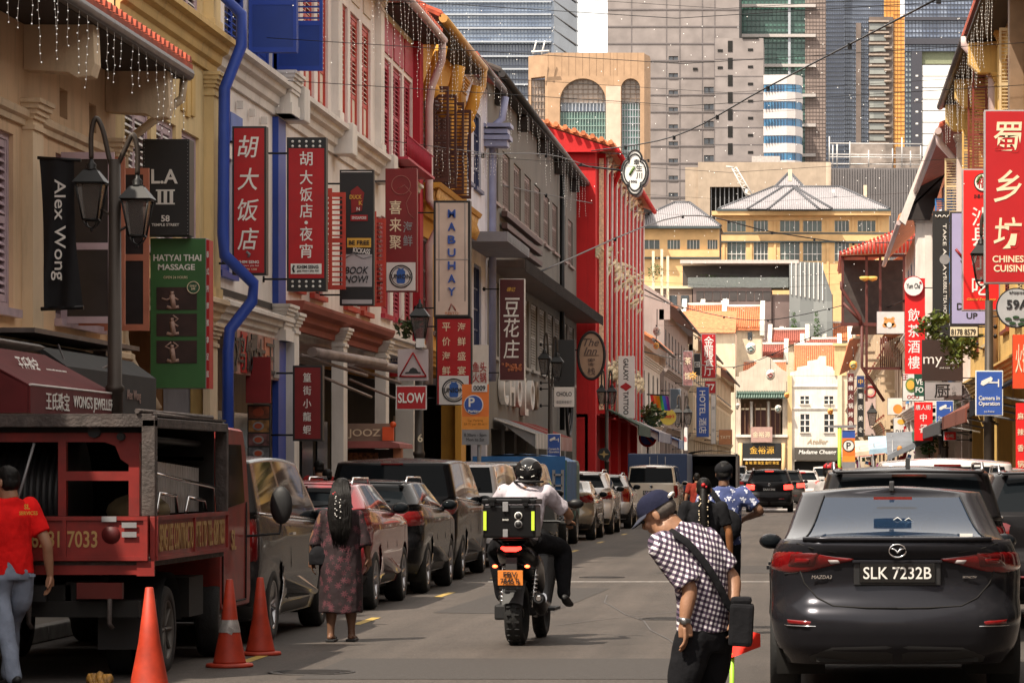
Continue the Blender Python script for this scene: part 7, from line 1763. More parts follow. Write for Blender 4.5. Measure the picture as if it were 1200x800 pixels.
def behind():
 """the same street carried on behind the camera: it shades the foreground and shows in paint and glass"""
 def blk(lab,xw,y0,y1,side,zt,mt,jm):
  b=B_('shophouse',lab,xw,y0,y1,side);n=max(2,int((y1-y0)/3.2));ws=[]
  for i in range(n):
   y=y0+(i+.5)*(y1-y0)/n
   for z0,z1 in((4.7,6.9),(8.1,10.3)):
    if z1<zt-.3:ws.append((y-.85,y+.85,z0,z1))
  b.wall(mt,3.8,zt,ws);back_box(b,mt,zt,depth=8)
  for w_ in ws:b.window(*w_,jm,leaves=1,kind='panel')
  b.moulding(mt,4.1,b.CORN);b.moulding(mt,7.6,b.CORN);arcade(b,mt,[y0+.4+i*(y1-y0-.8)/n for i in range(n+1)],3.8,.5)
  tile_roof(b,m_tileR,y0,y1,(.8,zt+.1),(-4.5,zt+2.4),pitch=.6)
 L=[(-70,-42,11.8,m_yelB,m_bluej,'yellow shophouse row far behind the viewpoint, left side'),(-42,-18,12.4,m_whiteG,m_navy,'pale lilac shophouse behind the viewpoint, left side'),(-18,5,8.6,m_och,m_brownj,'ochre shophouse beside the viewpoint, left side'),(5,26,7.6,m_whiteD,m_redj,'white shophouse just out of frame before the cream house')]
 for y0,y1,zt,mt,jm,lab in L:blk(lab,-8.8,y0,y1,1,zt,mt,jm)
 for y0,y1,zt,mt,jm,lab in[(-70,-30,12.0,m_creamA,m_redj,'cream shophouse behind the viewpoint, right side'),(-30,10,11.5,m_whiteD,m_bluej,'white shophouse beside the viewpoint, right side'),(10,58,12.6,m_greyH,m_brownj,'grey shophouse just out of frame before the yellow house on the right')]:blk(lab,5.0,y0,y1,-1,zt,mt,jm)  # unseen grey front, darkened to tone down reflections in car windows
 t=thing('shophouse','building closing the street far behind the viewpoint','building',(-2,-84,0),0,'shophouses along the street');m=MB();m.box(-26,-92,0,22,-84,12);m.build('wall',m_creamA,t)
 for i in range(12):
  for z in(1.2,5,8.6):
   m=MB();m.box(-24+i*3.7,-84,z,-22.3+i*3.7,-83.9,z+2);m.build('window',m_bglass,t)
def sign(label,px0,px1,py0,py1,Xi=None,Y=None,face=None,edge=None,depth=.16,frame=.03,name='hanging_sign',cat='sign',group='signs hanging over the street',arms=True,side=1,framem=None):
 """a projecting sign facing the camera; its inner edge hangs at distance Xi from the street axis"""
 if Y is None:Y=F*Xi*(-1 if side>0 else 1)/((px0 if side>0 else px1)-VX)
 x0,x1,z0,z1=PX(px0,Y),PX(px1,Y),PZ(py1,Y),PZ(py0,Y)
 t=thing(name,label,cat,((x0+x1)/2,Y+depth/2,z0),0,group)
 m=MB();m.box(x0,Y,z0,x1,Y+depth,z1);m.build('casing',edge or m_blackprint,t,bevel=.008)
 if face is not None:
  m=MB();m.box(x0+frame,Y-.006,z0+frame,x1-frame,Y-.0,z1-frame);m.build('face',face,t)
 if arms:
  xe=x0 if side>0 else x1;L=.45 if side>0 else-.45
  for z in(lerp(z0,z1,.08),lerp(z0,z1,.9)):m=MB();m.tube([(xe-L,Y+depth/2,z),(xe+.02*side,Y+depth/2,z)],.018,6);m.tube([(xe-L*.9,Y+depth/2,z-.05),(xe-L*.9,Y+depth/2,z+.05)],.035,6);m.build('bracket',m_black,t)
 t['_Y']=Y
 return t,Y,x0,x1,z0,z1
def stx(t,Y,txt,px,py,mt,w=None,h=None,bold=.02,rot=0,shear=0,off=.010,line=1.0,name='lettering',space=1.0,fnt=None,ext=.004):
 """text centred on a photo position, w/h given in photo pixels"""
 me=text_mesh(txt,1,bold=bold,shear=shear,line=line,ext=ext,space=space)
 k=Y/F
 if abs(rot)>1:me=fit(me,h*k if h else None,w*k if w else None)
 else:me=fit(me,w*k if w else None,h*k if h else None)
 return put_text(me,mt,t,(PX(px,Y),Y-off,PZ(py,Y)),rot=rot,name=name)
def vchars(t,Y,s,px,py0,py1,size,mt,bold=.03,shear=0,off=.010,rot=0):
 n=len(s)
 for i,ch in enumerate(s):
  if ch in '·•':
   m=MB();m.lathe([(.001,-.006),(size*.14*Y/F,-.006),(size*.14*Y/F,0)],(PX(px,Y),Y-off,PZ(lerp(py0,py1,(i+.5)/n),Y)),12,'y');m.build('lettering',mt,t);continue
  stx(t,Y,ch,px,lerp(py0,py1,(i+.5)/n),mt,h=size,w=size*.92,bold=bold,shear=shear,off=off,name='character')
def sbox(t,Y,a,b,c,d,mt,off=.008,th=.006,name='panel'):
 m=MB();m.box(PX(a,Y),Y-off-th,PZ(d,Y),PX(b,Y),Y-off,PZ(c,Y));return m.build(name,mt,t)
def sdisc(t,Y,px,py,r,mt,off=.008,th=.008,name='disc',ring=None,sy=1.0,n=28):
 m=MB();R=r*Y/F
 if ring:
  pts=[(PX(px,Y)+R*cos(a),Y-off,PZ(py,Y)+R*sy*sin(a))for a in[2*pi*k/n for k in range(n+1)]];m.tube(pts,ring*Y/F,5,caps=False)
 else:
  pts=[(PX(px,Y)+R*cos(2*pi*k/n),PZ(py,Y)+R*sy*sin(2*pi*k/n))for k in range(n)];m.prism(pts,'y',Y-off-th,Y-off)
 return m.build(name,mt,t)
def stroke(t,Y,pts,r,mt,off=.012,name='emblem'):
 m=MB();m.tube([(PX(a,Y),Y-off,PZ(b,Y))for a,b in pts],r*Y/F,5);return m.build(name,mt,t)
def union(t,Y,px,py,s=1.0):
 p=sbox(t,Y,px-17*s,px+17*s,py-16.5*s,py+16.5*s,m_whitep,off=.008,name='white_panel')
 sdisc(t,Y,px,py,13*s,m_blackprint,off=.018,ring=.8*s,name='emblem_ring');sdisc(t,Y,px,py,10.8*s,m_blackprint,off=.018,ring=.4*s,name='emblem_ring')
 m=MB();k=Y/F*s;bl=M('gas_bottle_blue',(.03,.12,.42),.5)
 m.prism([(PX(px,Y)+a*k,PZ(py,Y)+b*k)for a,b in((-4,-8),(4,-8),(5,-6),(5,-1),(4,0),(5,1),(5,6),(3,8),(3,10),(1,9),(-1,9),(-3,10),(-3,8),(-5,6),(-5,1),(-4,0),(-5,-1),(-5,-6))],'y',Y-.026,Y-.016);m.build('gas_bottle_emblem',bl,t)
 stx(t,Y,'UNION',px,py,m_blackprint,w=23*s,h=5.5*s,bold=.035,off=.032)
def left_signs():
 RD=m_redprint
 Y=36.1;t=thing('banner','black cloth banner reading Alex Wong downwards, hung beside the first double street lamp','banner',(PX(70,Y),Y,3.2),0,'signs hanging over the street')
 m=MB();rows=[]
 for i in range(15):
  f=i/14;a=lerp(46,53,f**.7);b=lerp(87,96,f**2);rows.append([(PX(lerp(a,b,q),Y),Y+.05*sin(q*9+f*5)*(.3+f),PZ(lerp(186,362,f)-q*3*f,Y))for q in(0,.15,.3,.45,.6,.75,.9,1)])
 m.grid(rows);m.build('cloth',M('black_banner',(.012,.012,.014),.75,var=.2,spec=.3),t)
 m=MB();m.tube([(PX(44,Y),Y,PZ(185,Y)),(PX(95,Y),Y,PZ(188,Y))],.02,6);m.tube([(PX(48,Y),Y,PZ(362,Y)),(PX(98,Y),Y,PZ(360,Y))],.025,6);m.build('rod',m_black,t)
 stx(t,Y,'Alex Wong',70.5,270,m_white,w=17,h=118,bold=.004,rot=-pi/2,off=.09)
 t,Y,*_=sign('black light box reading L.A III 58 Temple Street near the top left',167,222,163,276,Xi=8.55,depth=.32,edge=m_blackprint)
 stx(t,Y,'L.A',193,207,m_white,w=31,h=17,bold=.03);stx(t,Y,'III',194,231,m_white,w=18,h=15,bold=.05,off=.012)
 for yy in(223.2,238.8):sbox(t,Y,183,205,yy-.9,yy+.9,m_white,name='serif')
 stx(t,Y,'58',194,256,m_white,w=10,h=7.5);stx(t,Y,'TEMPLE STREET',194,263.5,m_white,w=32,h=3.2,bold=.01)
 m=MB()
 for i in range(27):
  for a,b in((169,165+i*4.2),(220,165+i*4.2)):m.ball((PX(a,Y),Y-.004,PZ(b,Y)),.006,5,3)
 m.build('rivet',m_grey,t,kind='stuff')
 gr=M('leaf_green_face',(.035,.13,.035),.5,var=.12,grime=.1)
 t,Y,*_=sign('green Hatyai Thai massage sign with three dark photo panels, under the black light box',176,241.5,279,455,Xi=8.5,depth=.30,edge=m_grey,frame=.006,face=gr)
 stx(t,Y,'HATYAI THAI',208,302,m_white,w=56,h=7.5,bold=.02);stx(t,Y,'MASSAGE',207,313,m_white,w=43,h=7,bold=.02);stx(t,Y,'OPEN 24 HOURS',206,325,m_cream,w=28,h=3,bold=0)
 ph=M('dark_photo',(.035,.014,.012),.5,var=.5,nscale=4);fig=M('pale_figure_print',(.42,.27,.22),.6,var=.2)
 for k,y0 in enumerate((336.5,367.5,399)):
  p=sbox(t,Y,183.5,231,y0,y0+26.5,ph,name='photo_panel')
  for pts,r in(([(204,y0+24),(203,y0+16),(202,y0+9)],3.4),([(202,y0+9),(202,y0+5)],2.4),([(196,y0+23),(201,y0+24.5),(210,y0+23)],2.0),(([(203,y0+11),(196,y0+15),(190,y0+13)],1.1)if k==0 else([(203,y0+11),(209,y0+6),(203,y0+2)],1.1)),(([(203,y0+11),(209,y0+15)],1.1)if k<2 else([(203,y0+11),(194,y0+7),(201,y0+2)],1.1))):stroke(p,Y,pts,r,fig,off=.018,name='figure_print')
 sdisc(t,Y,227,337,7,M('dark_green_seal',(.03,.10,.05),.5),off=.020,name='seal');sdisc(t,Y,227,337,7,m_cream,off=.03,ring=.5,name='seal_ring');stx(t,Y,'ONLY\n$48',227,337,m_cream,w=8,h=6,off=.032)
 sd_=MB();sd_.box(PX(241.5,Y)+.001,Y+.01,PZ(455,Y),PX(245,Y),Y+.29,PZ(281,Y));s2=sd_.build('side_strip',m_redprint,t)
 for k,ch in enumerate('泰式按摩推拿足底'):stx(t,Y,ch,243.3,298+k*20,m_white,w=3,h=8,off=-.005)
 t,Y,*_=sign('red sign of four white brush characters on the blue house, left of the dotted one',272,312,148,322,Xi=8.45,depth=.2,face=RD,frame=.03)
 for ch,y in(('胡',172),('大',210),('饭',246),('店',280)):stx(t,Y,ch,291,y,m_white,w=25,h=26,bold=.035,shear=.18)
 stroke(t,Y,[(289,295),(293,298),(291,301)],1.6,m_grey);stx(t,Y,'KHIM SENG',291,307,m_white,w=25,h=3.4,bold=.02);stx(t,Y,'gas mart pte ltd',291,311.5,m_white,w=24,h=2.2,bold=0);stx(t,Y,'63 6475 1234'[:0]+'63 8478 1208',291,315.5,m_cream,w=20,h=2.2,bold=0)
 t,Y,*_=sign('long red sign with white characters and rows of bulbs on black ends',336,382,161,341,Xi=8.4,depth=.22)
 sbox(t,Y,338.5,380,174,326,RD,name='face')
 for ch,y in(('胡',186),('大',208),('饭',228),('店',247),('·',261),('夜',274),('宵',294)):
  if ch=='·':sdisc(t,Y,359,y,2,m_white,off=.016);continue
  stx(t,Y,ch,359,y,m_white,w=15,h=16.5,bold=.03,off=.018)
 p=sbox(t,Y,341,377,309,321,m_white,off=.016,name='sponsor_plate');stx(p,Y,'KHIM SENG',361,312.8,m_blackprint,w=25,h=4,off=.03);stx(p,Y,'gas mart pte ltd',361,317.5,m_blackprint,w=25,h=3,bold=0,off=.03);stroke(p,Y,[(345,319),(343.5,315),(345,311)],1.2,m_blackprint,off=.03)
 for r,(ya,yb)in enumerate(((166,171.5),(330,335.5))):
  m=MB()
  for y in(ya,yb):
   for i in range(5):m.ball((PX(343+i*8,Y),Y-.01,PZ(y,Y)),.022,8,5)
  m.build('bulb',m_white,t)
 t,Y,*_=sign('tall black and white banner box saying book now, partly behind an open red shutter',398,438,199,358,Xi=8.35,depth=.16,frame=.02,face=m_blackprint)
 sbox(t,Y,400,436,201,202,m_whitep);sbox(t,Y,400,436,298,336,M('pale_grey_print',(.45,.42,.43),.6),name='pale_panel')
 m=MB();m.prism([(PX(a,Y),PZ(b,Y))for a,b in((411,224),(419,218),(427,226),(424,247),(412,250))],'y',Y-.02,Y-.008);m.build('red_print',M('dark_red_print',(.25,.012,.012),.5),t)
 stx(t,Y,'DUCK',417,231,m_yelprint,w=14,h=5,off=.026);stx(t,Y,'K',423,238,m_yelprint,h=5,off=.026);stx(t,Y,'N',420,245,m_white,h=4,off=.026);sbox(t,Y,411,431,252,259,m_redprint,off=.014,name='ribbon');stx(t,Y,'SINGAPORE',421,255.5,m_white,w=17,h=3.4,off=.03)
 p=sbox(t,Y,407,435,279,290,m_yelprint,off=.014,name='yellow_strip');stx(t,Y,'BE FREE',421,284.5,m_blackprint,w=24,h=5,off=.03)
 stx(t,Y,'KICKASS',424,294,m_white,w=20,h=6,rot=-.12,off=.026,bold=.03);stroke(t,Y,[(404,303),(414,297),(426,303),(436,300)],.6,m_grey,off=.02)
 stx(t,Y,'BOOK\nNOW!',418,322,m_blackprint,w=28,h=19,bold=.025,shear=.25,off=.02,line=.9);sbox(t,Y,401,436,351,356,M('pale_grey_print',(.45,.42,.43)))
 t=thing('banner','narrow dark red strip banner with tiny white writing between two larger signs','banner',(PX(443,64),64,4.5),0,'signs hanging over the street');Y=64
 m=MB();m.box(PX(438.5,Y),Y,PZ(358,Y),PX(446,Y),Y+.04,PZ(254,Y));m.build('cloth',M('dark_red_print',(.25,.012,.012)),t);stx(t,Y,'SEAFOOD RESTAURANT BBQ',444.5,300,m_white,w=2,h=95,rot=-pi/2,bold=0)
 dr=M('dark_red_face',(.20,.008,.010),.5,var=.15)
 t,Y,*_=sign('dark red seafood sign with gold and grey characters above a round gas emblem panel',451.5,488.5,197.5,342,Xi=8.3,depth=.2,face=dr,frame=.01,edge=dr)
 for k,ch in enumerate('喜来聚'):stx(t,Y,ch,463.5,243+k*20.5,m_cream,w=14,h=16,bold=.02,off=.014)
 for k,ch in enumerate('海鲜'):stx(t,Y,ch,478,266+k*16,m_grey,w=11,h=13,bold=.02,off=.014)
 sdisc(t,Y,470,217,11,M('dull_pink_line',(.35,.12,.10),.6),off=.014,ring=.5,name='moon_outline');stroke(t,Y,[(466,222),(474,217),(482,226),(476,238),(479,250),(485,256)],.4,M('dull_pink_line',(.35,.12,.10)))
 union(t,Y,470,324)
 t,Y,*_=sign('cream light box with MABUHAY in blue letters down it',508,551,235,371.5,Xi=8.2,depth=.3,face=M('cream_sign_face',(.62,.50,.42),.5,var=.1),frame=.05)
 for k,ch in enumerate('MABUHAY'):stx(t,Y,ch,529.5,250.5+k*15.2,m_blueprint,w=9,h=9.5,bold=.05,ext=.02,off=.03,name='raised_letter')
 m=MB()
 for px in(514.5,545):m.tube([(PX(px,Y),Y-.012,PZ(237,Y)),(PX(px,Y),Y-.012,PZ(353,Y))],.008,4)
 m.tube([(PX(510,Y),Y-.012,PZ(304,Y)),(PX(549,Y),Y-.012,PZ(304,Y))],.008,4);m.build('face_seam',m_grey,t)
 stroke(t,Y,[(526,364),(529,356),(532,360),(534,364)],.9,M('dull_pink_line',(.35,.12,.1)));stx(t,Y,'·RESTO·',529.5,367,M('dull_orange',(.5,.2,.1),.6),w=18,h=3)
 t,Y,*_=sign('red sign with two columns of pale characters and an emblem panel under the MABUHAY box',511,553,372,474.5,Xi=8.15,depth=.2,face=RD,frame=.03)
 for k,(a,c)in enumerate(zip('平价海鲜','海鲜盛宴')):stx(t,Y,a,523,383+k*17,m_cream,w=9.5,h=10,bold=.02);stx(t,Y,c,541,383+k*17,m_cream,w=9.5,h=10,bold=.02)
 union(t,Y,532,457,1.02)
 t,Y,*_=sign('maroon sign with three large white brush characters on the grey building',585,615,326.5,446,Xi=8.2,depth=.2,face=M('maroon_face',(.085,.012,.014),.5,var=.1),frame=.02,edge=m_whitep)
 for ch,y in(('豆',360),('花',384),('庄',409)):stx(t,Y,ch,599.5,y,m_white,w=19,h=22,bold=.02,shear=.1)
 stx(t,Y,'德记',599,339,m_yelprint,w=10,h=5,shear=.3);m=MB();random.seed(2)
 for i in range(40):m.ball((PX(random.uniform(588,611),Y),Y-.012,PZ(random.uniform(426,434),Y)),(.035,.006,.03),5,3)
 m.build('food_print',M('spicy_food_print',(.50,.16,.07),.5,var=.5,nscale=20),t)
 t,Y,*_=sign('small white board reading CHOLO under a plain black board by the grey building',649,673.5,453,477,Xi=8.0,depth=.12,face=m_whitep,frame=.01);stx(t,Y,'CHOLO',661,461.5,m_blackprint,w=18,h=5,bold=.04);stx(t,Y,'泰国美食餐厅',661,471,m_grey,w=18,h=4,bold=0)
 t,Y,*_=sign('plain black hanging board above the small CHOLO board',649,673.5,398,452.5,Xi=8.0,depth=.14,face=None)
 Y=114;t=thing('hanging_sign','oval tan board reading The Inn with two dark characters in front of the red building','sign',(PX(693,Y),Y,PZ(444,Y)),0,'signs hanging over the street')
 m=MB();c=(PX(693,Y),PZ(416.5,Y));a_,b_=15.5*Y/F,27.5*Y/F;m.prism([(c[0]+a_*cos(2*pi*k/40),c[1]+b_*sin(2*pi*k/40))for k in range(40)],'y',Y,Y+.2);m.build('board',M('tan_oval_board',(.42,.26,.17),.6,var=.1),t)
 m=MB();m.tube([(c[0]+a_*cos(2*pi*k/40),Y,c[1]+b_*sin(2*pi*k/40))for k in range(41)],.05,6,caps=False);m.build('rim',m_darkwood,t);m=MB();m.tube([(c[0]-a_-.9,Y+.1,c[1]+.2),(c[0]-a_,Y+.1,c[1]+.2)],.03,6);m.build('bracket',m_black,t)
 dt=M('dark_tan_print',(.10,.06,.05),.6);stx(t,Y,'The\nInn',693,406,dt,w=18,h=19,shear=.35,bold=.01,line=.8);stx(t,Y,'客',693,424,dt,h=9);stx(t,Y,'栈',693,435,dt,h=9);sbox(t,Y,684,702,416,416.8,dt)
 t,Y,*_=sign('narrow white sign reading GALAXY TATTOO downwards with a red diamond',724.5,743.5,417,490,Xi=7.6,depth=.25,face=m_white,frame=.02,edge=m_whitep)
 stx(t,Y,'GALAXY',733.5,433,m_blackprint,w=6,h=26,rot=-pi/2,bold=.04);stx(t,Y,'TATTOO',733.5,472,m_blackprint,w=6,h=27,rot=-pi/2,bold=.04)
 m=MB();m.prism([(PX(733.5+a,Y),PZ(453+b,Y))for a,b in((-7,0),(0,-5),(7,0),(0,5))],'y',Y-.02,Y-.008);m.build('diamond',m_redprint,t)
 t,Y,*_=sign('dark red sign of five small white characters on the white shop pier',343,378,428,516.5,Xi=8.4,depth=.2,face=dr,frame=.035)
 for k,ch in enumerate('篁街小龍蝦'):stx(t,Y,ch,360,442+k*15.3,m_white,w=9.5,h=10.5,bold=.01)
 t=thing('shop_sign','colourful shop board with blocky characters under the blue house cornice','sign',(-8.8,48.2,3.3));m=MB();m.box(-8.76,48.3,3.05,-8.70,53.0,3.72);m.build('board',M('patchy_pink_board',(.42,.22,.18),.6,var=.6,nscale=3),t)
 for k,(y,mt)in enumerate(((48.5,m_blackprint),(49.4,m_redprint),(50.3,m_blackprint),(51.5,m_orangej),(52.4,m_grey))):
  m=MB();m.box(-8.70,y,3.08,-8.68,y+.5,3.70);m.build('stripe',mt,t)
 put_text(fit(text_mesh('鸡饭大王',1,bold=.06),3.6,.55),m_blackprint,t,(-8.67,50.6,3.38),'+x')
 t=thing('shop_sign','dark red hanging panel inside the blue house arcade','sign',(-9.6,50.3,2.2));m=MB();m.box(PX(288,50.3),50.3,PZ(472,50.3),PX(317,50.3),50.36,PZ(418,50.3));m.build('panel',dr,t)
 Y=50.6;t=thing('menu_board','menu board with three rows of food photos under the blue house','menu board',(PX(303,Y),Y,1.2));m=MB();m.box(PX(290,Y),Y,PZ(540,Y),PX(317,Y),Y+.06,PZ(474,Y));m.build('board',m_blackprint,t)
 for k in range(4):
  p=sbox(t,Y,291.5,315.5,476+k*16,490+k*16,M('food_photo_%d'%k,((.20,.05,.02),(.30,.14,.04),(.16,.06,.06),(.10,.10,.11))[k],.5,var=.8,nscale=9),name='photo');sdisc(p,Y,303,483+k*16,6.5,m_grey if k else M('soup_red',(.35,.06,.02),.5),off=.02,name='dish',sy=.75);sdisc(p,Y,303,483+k*16,4.5,M('soup_red',(.35,.06,.02)),off=.03,name='food',sy=.7)
 Y=61;t=thing('stall','food stall counter with a red canopy and an orange cup emblem beside the white piers','stall',(PX(430,Y),Y,0));m=MB();m.prism([(PX(404,Y),PZ(517,Y)),(PX(462,Y),PZ(517,Y)),(PX(474,Y),PZ(520,Y)),(PX(475,Y),PZ(525,Y)),(PX(404,Y),PZ(525,Y))],'y',Y-.8,Y+1.2);m.build('canopy',M('dusty_red_canopy',(.30,.08,.07),.6,var=.2),t)
 m=MB();FB(m,404,461,496,517,Y+.3,.1);f_=m.build('fascia',M('tan_fascia',(.26,.18,.13),.6),t);stx(f_,Y+.3,'JOOZ',427,508,m_cream,w=38,h=11,bold=.01)
 m=MB();FB(m,448,461,500,516,Y+.2,.1);m.ball((PX(459,Y),Y+.2,PZ(497,Y)),(.06,.04,.06));m.build('cup_emblem',M('bright_orange',(.75,.10,.02),.5),t)
 m=MB();FB(m,404,463,526,575,Y+.3,.8);m.build('counter',M('dark_counter',(.04,.02,.018),.6),t);m=MB();FB(m,405,443,530,548,Y+.22,.06);m.build('menu_panel',M('amber_menu',(.28,.10,.03),.5,var=.8,nscale=20),t);m=MB();m.box(PX(464,Y),Y-.4,0,PX(474,Y),Y-.2,PZ(525,Y));m.build('post',M('dusty_orange_post',(.5,.2,.1),.6,var=.3),t)
 Y=74;t=thing('shop_sign','beige board with a large blue-grey character left of the orange parking board','sign',(PX(473,Y),Y,1));m=MB();FB(m,461,488,487,548,Y,.1);m.build('board',M('beige_panel',(.30,.23,.17),.7),t);stx(t,Y,'生',475,512,M('blue_grey_print',(.14,.18,.30),.6),w=18,h=20,bold=.03);stx(t,Y,'NE',474,540,M('blue_grey_print',(.14,.18,.30)),w=16,h=12)
 Y=70;t=thing('shop_sign','curved blue board with white characters behind the hump warning sign','sign',(PX(461,Y),Y,3));m=MB();m.prism([(PX(a,Y),PZ(b,Y))for a,b in((453,440),(454,400),(458,382),(463,377),(468,382),(470,410),(470,442))],'y',Y,Y+.1);m.build('board',M('dusty_blue_board',(.07,.10,.28),.6),t)
 for k,ch in enumerate('福记面'):stx(t,Y,ch,462,391+k*14,m_white,h=11)
 m=MB();FB(m,455,469,428,441,Y-.02,.015);m.build('red_band',m_redprint,t)
 t,Y,*_=sign('orange car park price board with a blue P disc and number 0009 above',541.5,573,450,488,Y=63,depth=.05,face=M('orange_board',(.80,.20,.03),.5),frame=.0,arms=False,edge=m_grey);
 p=sbox(t,Y,541.5,573,488,503,M('amber_board',(.80,.30,.04),.5),name='tariff_panel');stx(t,Y,'Car Parking\n$1.20 per 30 min',557,495,m_blackprint,w=26,h=8,bold=0);p=sbox(t,Y,541.5,573,503,521,m_grey,name='hours_panel');stx(t,Y,'8.30am - 5pm\nMon to Sat',557,512,m_blackprint,w=26,h=9,bold=0,off=.02)
 sdisc(t,Y,555,474,11.5,m_white,off=.012);sdisc(t,Y,555,474,10.5,m_blueprint,off=.022);stx(t,Y,'P',553,471,m_white,h=11,bold=.03,off=.034);stx(t,Y,'Parking',556,482,m_white,w=14,h=4,off=.034)
 m=MB();m.tube([(PX(561,Y),Y+.08,0),(PX(561,Y),Y+.08,PZ(450,Y))],.04,8);m.build('post',m_grey,t)
 sbox(t,Y,553,571,450,459,m_whitep,off=.012,name='number_panel');stx(t,Y,'0009',562,454.5,m_blackprint,w=14,h=6,bold=.03,off=.024)
 Y=80;t=thing('shop_sign','white board with red characters behind the orange parking board','sign',(PX(563,Y),Y,3));m=MB();FB(m,553,572,404,450,Y,.08);m.build('board',m_whitep,t);stx(t,Y,'鱼头\n火锅',562,436,m_redprint,w=16,h=24,bold=.05)
 Y=52.0;g='traffic signs on the second lamp post'
 t=thing('traffic_sign','square sign with a red triangle and black road hump','traffic sign',(PX(484,Y),Y,PZ(446,Y)),0,g);m=MB();FB(m,466,502,409,446,Y,.02);m.build('plate',M('pinkish_grey_plate',(.48,.40,.40),.5,var=.1),t,bevel=.004)
 m=MB();P3=[(484,413),(468.5,441),(499.5,441)]
 for(a,b),(c,d)in zip(P3,P3[1:]+P3[:1]):m.tube([(PX(a,Y),Y-.012,PZ(b,Y)),(PX(c,Y),Y-.012,PZ(d,Y))],[(.012,.026)]*2,6,ref=Vector((0,-1,0)))
 m.build('red_triangle',m_redprint,t);m=MB();m.prism([(PX(a,Y),PZ(b,Y))for a,b in((475,437.5),(475,436),(479,435.5),(481,432),(484,430.5),(488,432),(490,435.5),(493,436),(493,437.5))],'y',Y-.012,Y-.004);m.build('hump_symbol',m_blackprint,t)
 t=thing('traffic_sign','red SLOW sign with white letters below the road hump sign','traffic sign',(PX(481,Y),Y,PZ(480,Y)),0,g);m=MB();FB(m,464,500,451.5,480,Y,.02);m.build('plate',m_whitep,t,bevel=.004);m=MB();FB(m,465.2,498.8,452.7,478.8,Y-.006,.006);m.build('face',m_redprint,t);stx(t,Y,'SLOW',482,466,m_white,w=31,h=12,bold=.03,off=.012)
 cam_sign('small blue camera in operation sign on the lamp post left of the red building',641,657,508,537,94)
 Y=118;t=thing('hanging_sign','white four-lobed light box with black brush characters high up beside the red building','sign',(PX(747,Y),Y,PZ(228,Y)),0,'signs hanging over the street')
 cx,cz=PX(744,Y),PZ(202,Y);k=Y/F
 def quad(s_):return[(cx+(11*cos(a)+(4.0*cos(a)*abs(cos(2*a))**.6))*k*s_,cz+(20*sin(a)+5.0*sin(a)*abs(cos(2*a))**.6)*k*s_)for a in[2*pi*q/56 for q in range(56)]]
 m=MB();m.prism(quad(1.08),'y',Y,Y+.9);m.build('casing',M('dusty_pink_metal',(.32,.26,.27),.5,.2),t);m=MB();m.prism(quad(1.0),'y',Y-.02,Y-.001);m.build('face',m_white,t);m=MB();q=quad(.86);m.tube([(a,Y-.03,b)for a,b in q+q[:1]],.03,5,caps=False);q=quad(1.04);m.tube([(a,Y-.02,b)for a,b in q+q[:1]],.04,5,caps=False);m.build('outline',m_blackprint,t)
 for ch,a,b,s_ in(('幸',746,190,7),('生',749,197,7),('川',749,206,7)):stx(t,Y,ch,a,b,m_blackprint,h=s_,off=.03)
 stroke(t,Y,[(738,205),(742,198),(744,196)],1.5,M('leaf_print',(.12,.20,.05),.6),off=.03);stx(t,Y,'1990',742,213,m_blackprint,w=9,h=3,off=.03)
 m=MB();m.tube([(PX(757,Y),Y+.45,cz),(PX(770,Y)-2.9,Y+.45,cz+.3)],.04,6);m.tube([(cx-.3,Y+.4,cz+.7),(-8.0,Y+4,cz+1.1)],.02,5);m.build('stay',m_black,t)
 Y=150;t=thing('flag','rainbow striped flag hanging over the far left pavement','flag',(PX(772,Y),Y,PZ(480,Y)));
 for i,c in enumerate(((.6,.02,.02),(.8,.2,.02),(.8,.6,.03),(.05,.35,.08),(.03,.10,.45),(.28,.05,.35))):
  m=MB();a=762+i*3.5;m.grid([[(PX(lerp(a,a+3.5,q)+f*3,Y),Y+.15*sin((a+q*3.5)*.5+f*2),PZ(lerp(463,480,f)+((a-762)*.05),Y))for q in(0,.5,1)]for f in(0,.33,.66,1)]);m.build('stripe',M('flag_colour_%d'%i,c,.8,var=.1),t)
 m=MB();m.tube([(PX(758,Y),Y,PZ(462,Y)),(PX(784,Y),Y,PZ(463,Y))],.03,5);m.build('pole',m_black,t)
 Y=156;t=thing('hanging_sign','round mustard sign with red script under the rainbow flag','sign',(PX(783,Y),Y,PZ(498,Y)),0,'signs hanging over the street');sdisc(t,Y,783,488.5,9.5,M('mustard_disc',(.48,.42,.06),.5),th=.15,off=0);stx(t,Y,"Lendy's",783,488,m_redprint,w=15,h=6,shear=.3,bold=.04,off=.16)
 for(lab,a,b,c,d,Y,mt,txt,tm,vert)in(('red vertical sign with a white emblem and characters at the far left end',822,839,391,443,215,RD,'金龍餐厅',m_white,1),('small red sign with a white number under the red vertical sign',826,839,446,461,214,RD,'77',m_white,0),('blue vertical sign with pale writing at the far left',816,831,453,512,205,m_blueprint,'HOTEL 酒店',m_white,1),('patterned maroon and grey sign next to the star ornament',800,812,411,452,190,M('mottled_maroon',(.25,.12,.12),.6,var=.6,nscale=6),'茶馆',m_cream,1),('small black and white round-mark sign far left',813,821,414,440,200,m_blackprint,'回',m_white,0),('dark blue-grey square box sign behind the rainbow flag',785,798,455,480,165,M('slate_box',(.05,.07,.09),.6),'',m_white,0),('orange brown TATT sign at the far left end of the street',842,858,503,521,240,M('dull_orange_board',(.50,.22,.10),.6),'TATT',m_cream,0),('white vertical sign beside the far blue one',833,839,462,520,225,m_whitep,'美食',m_grey,1),('red and white poster sign above the canvas lorry',798,806,500,528,160,m_whitep,'鱼',m_redprint,0)):
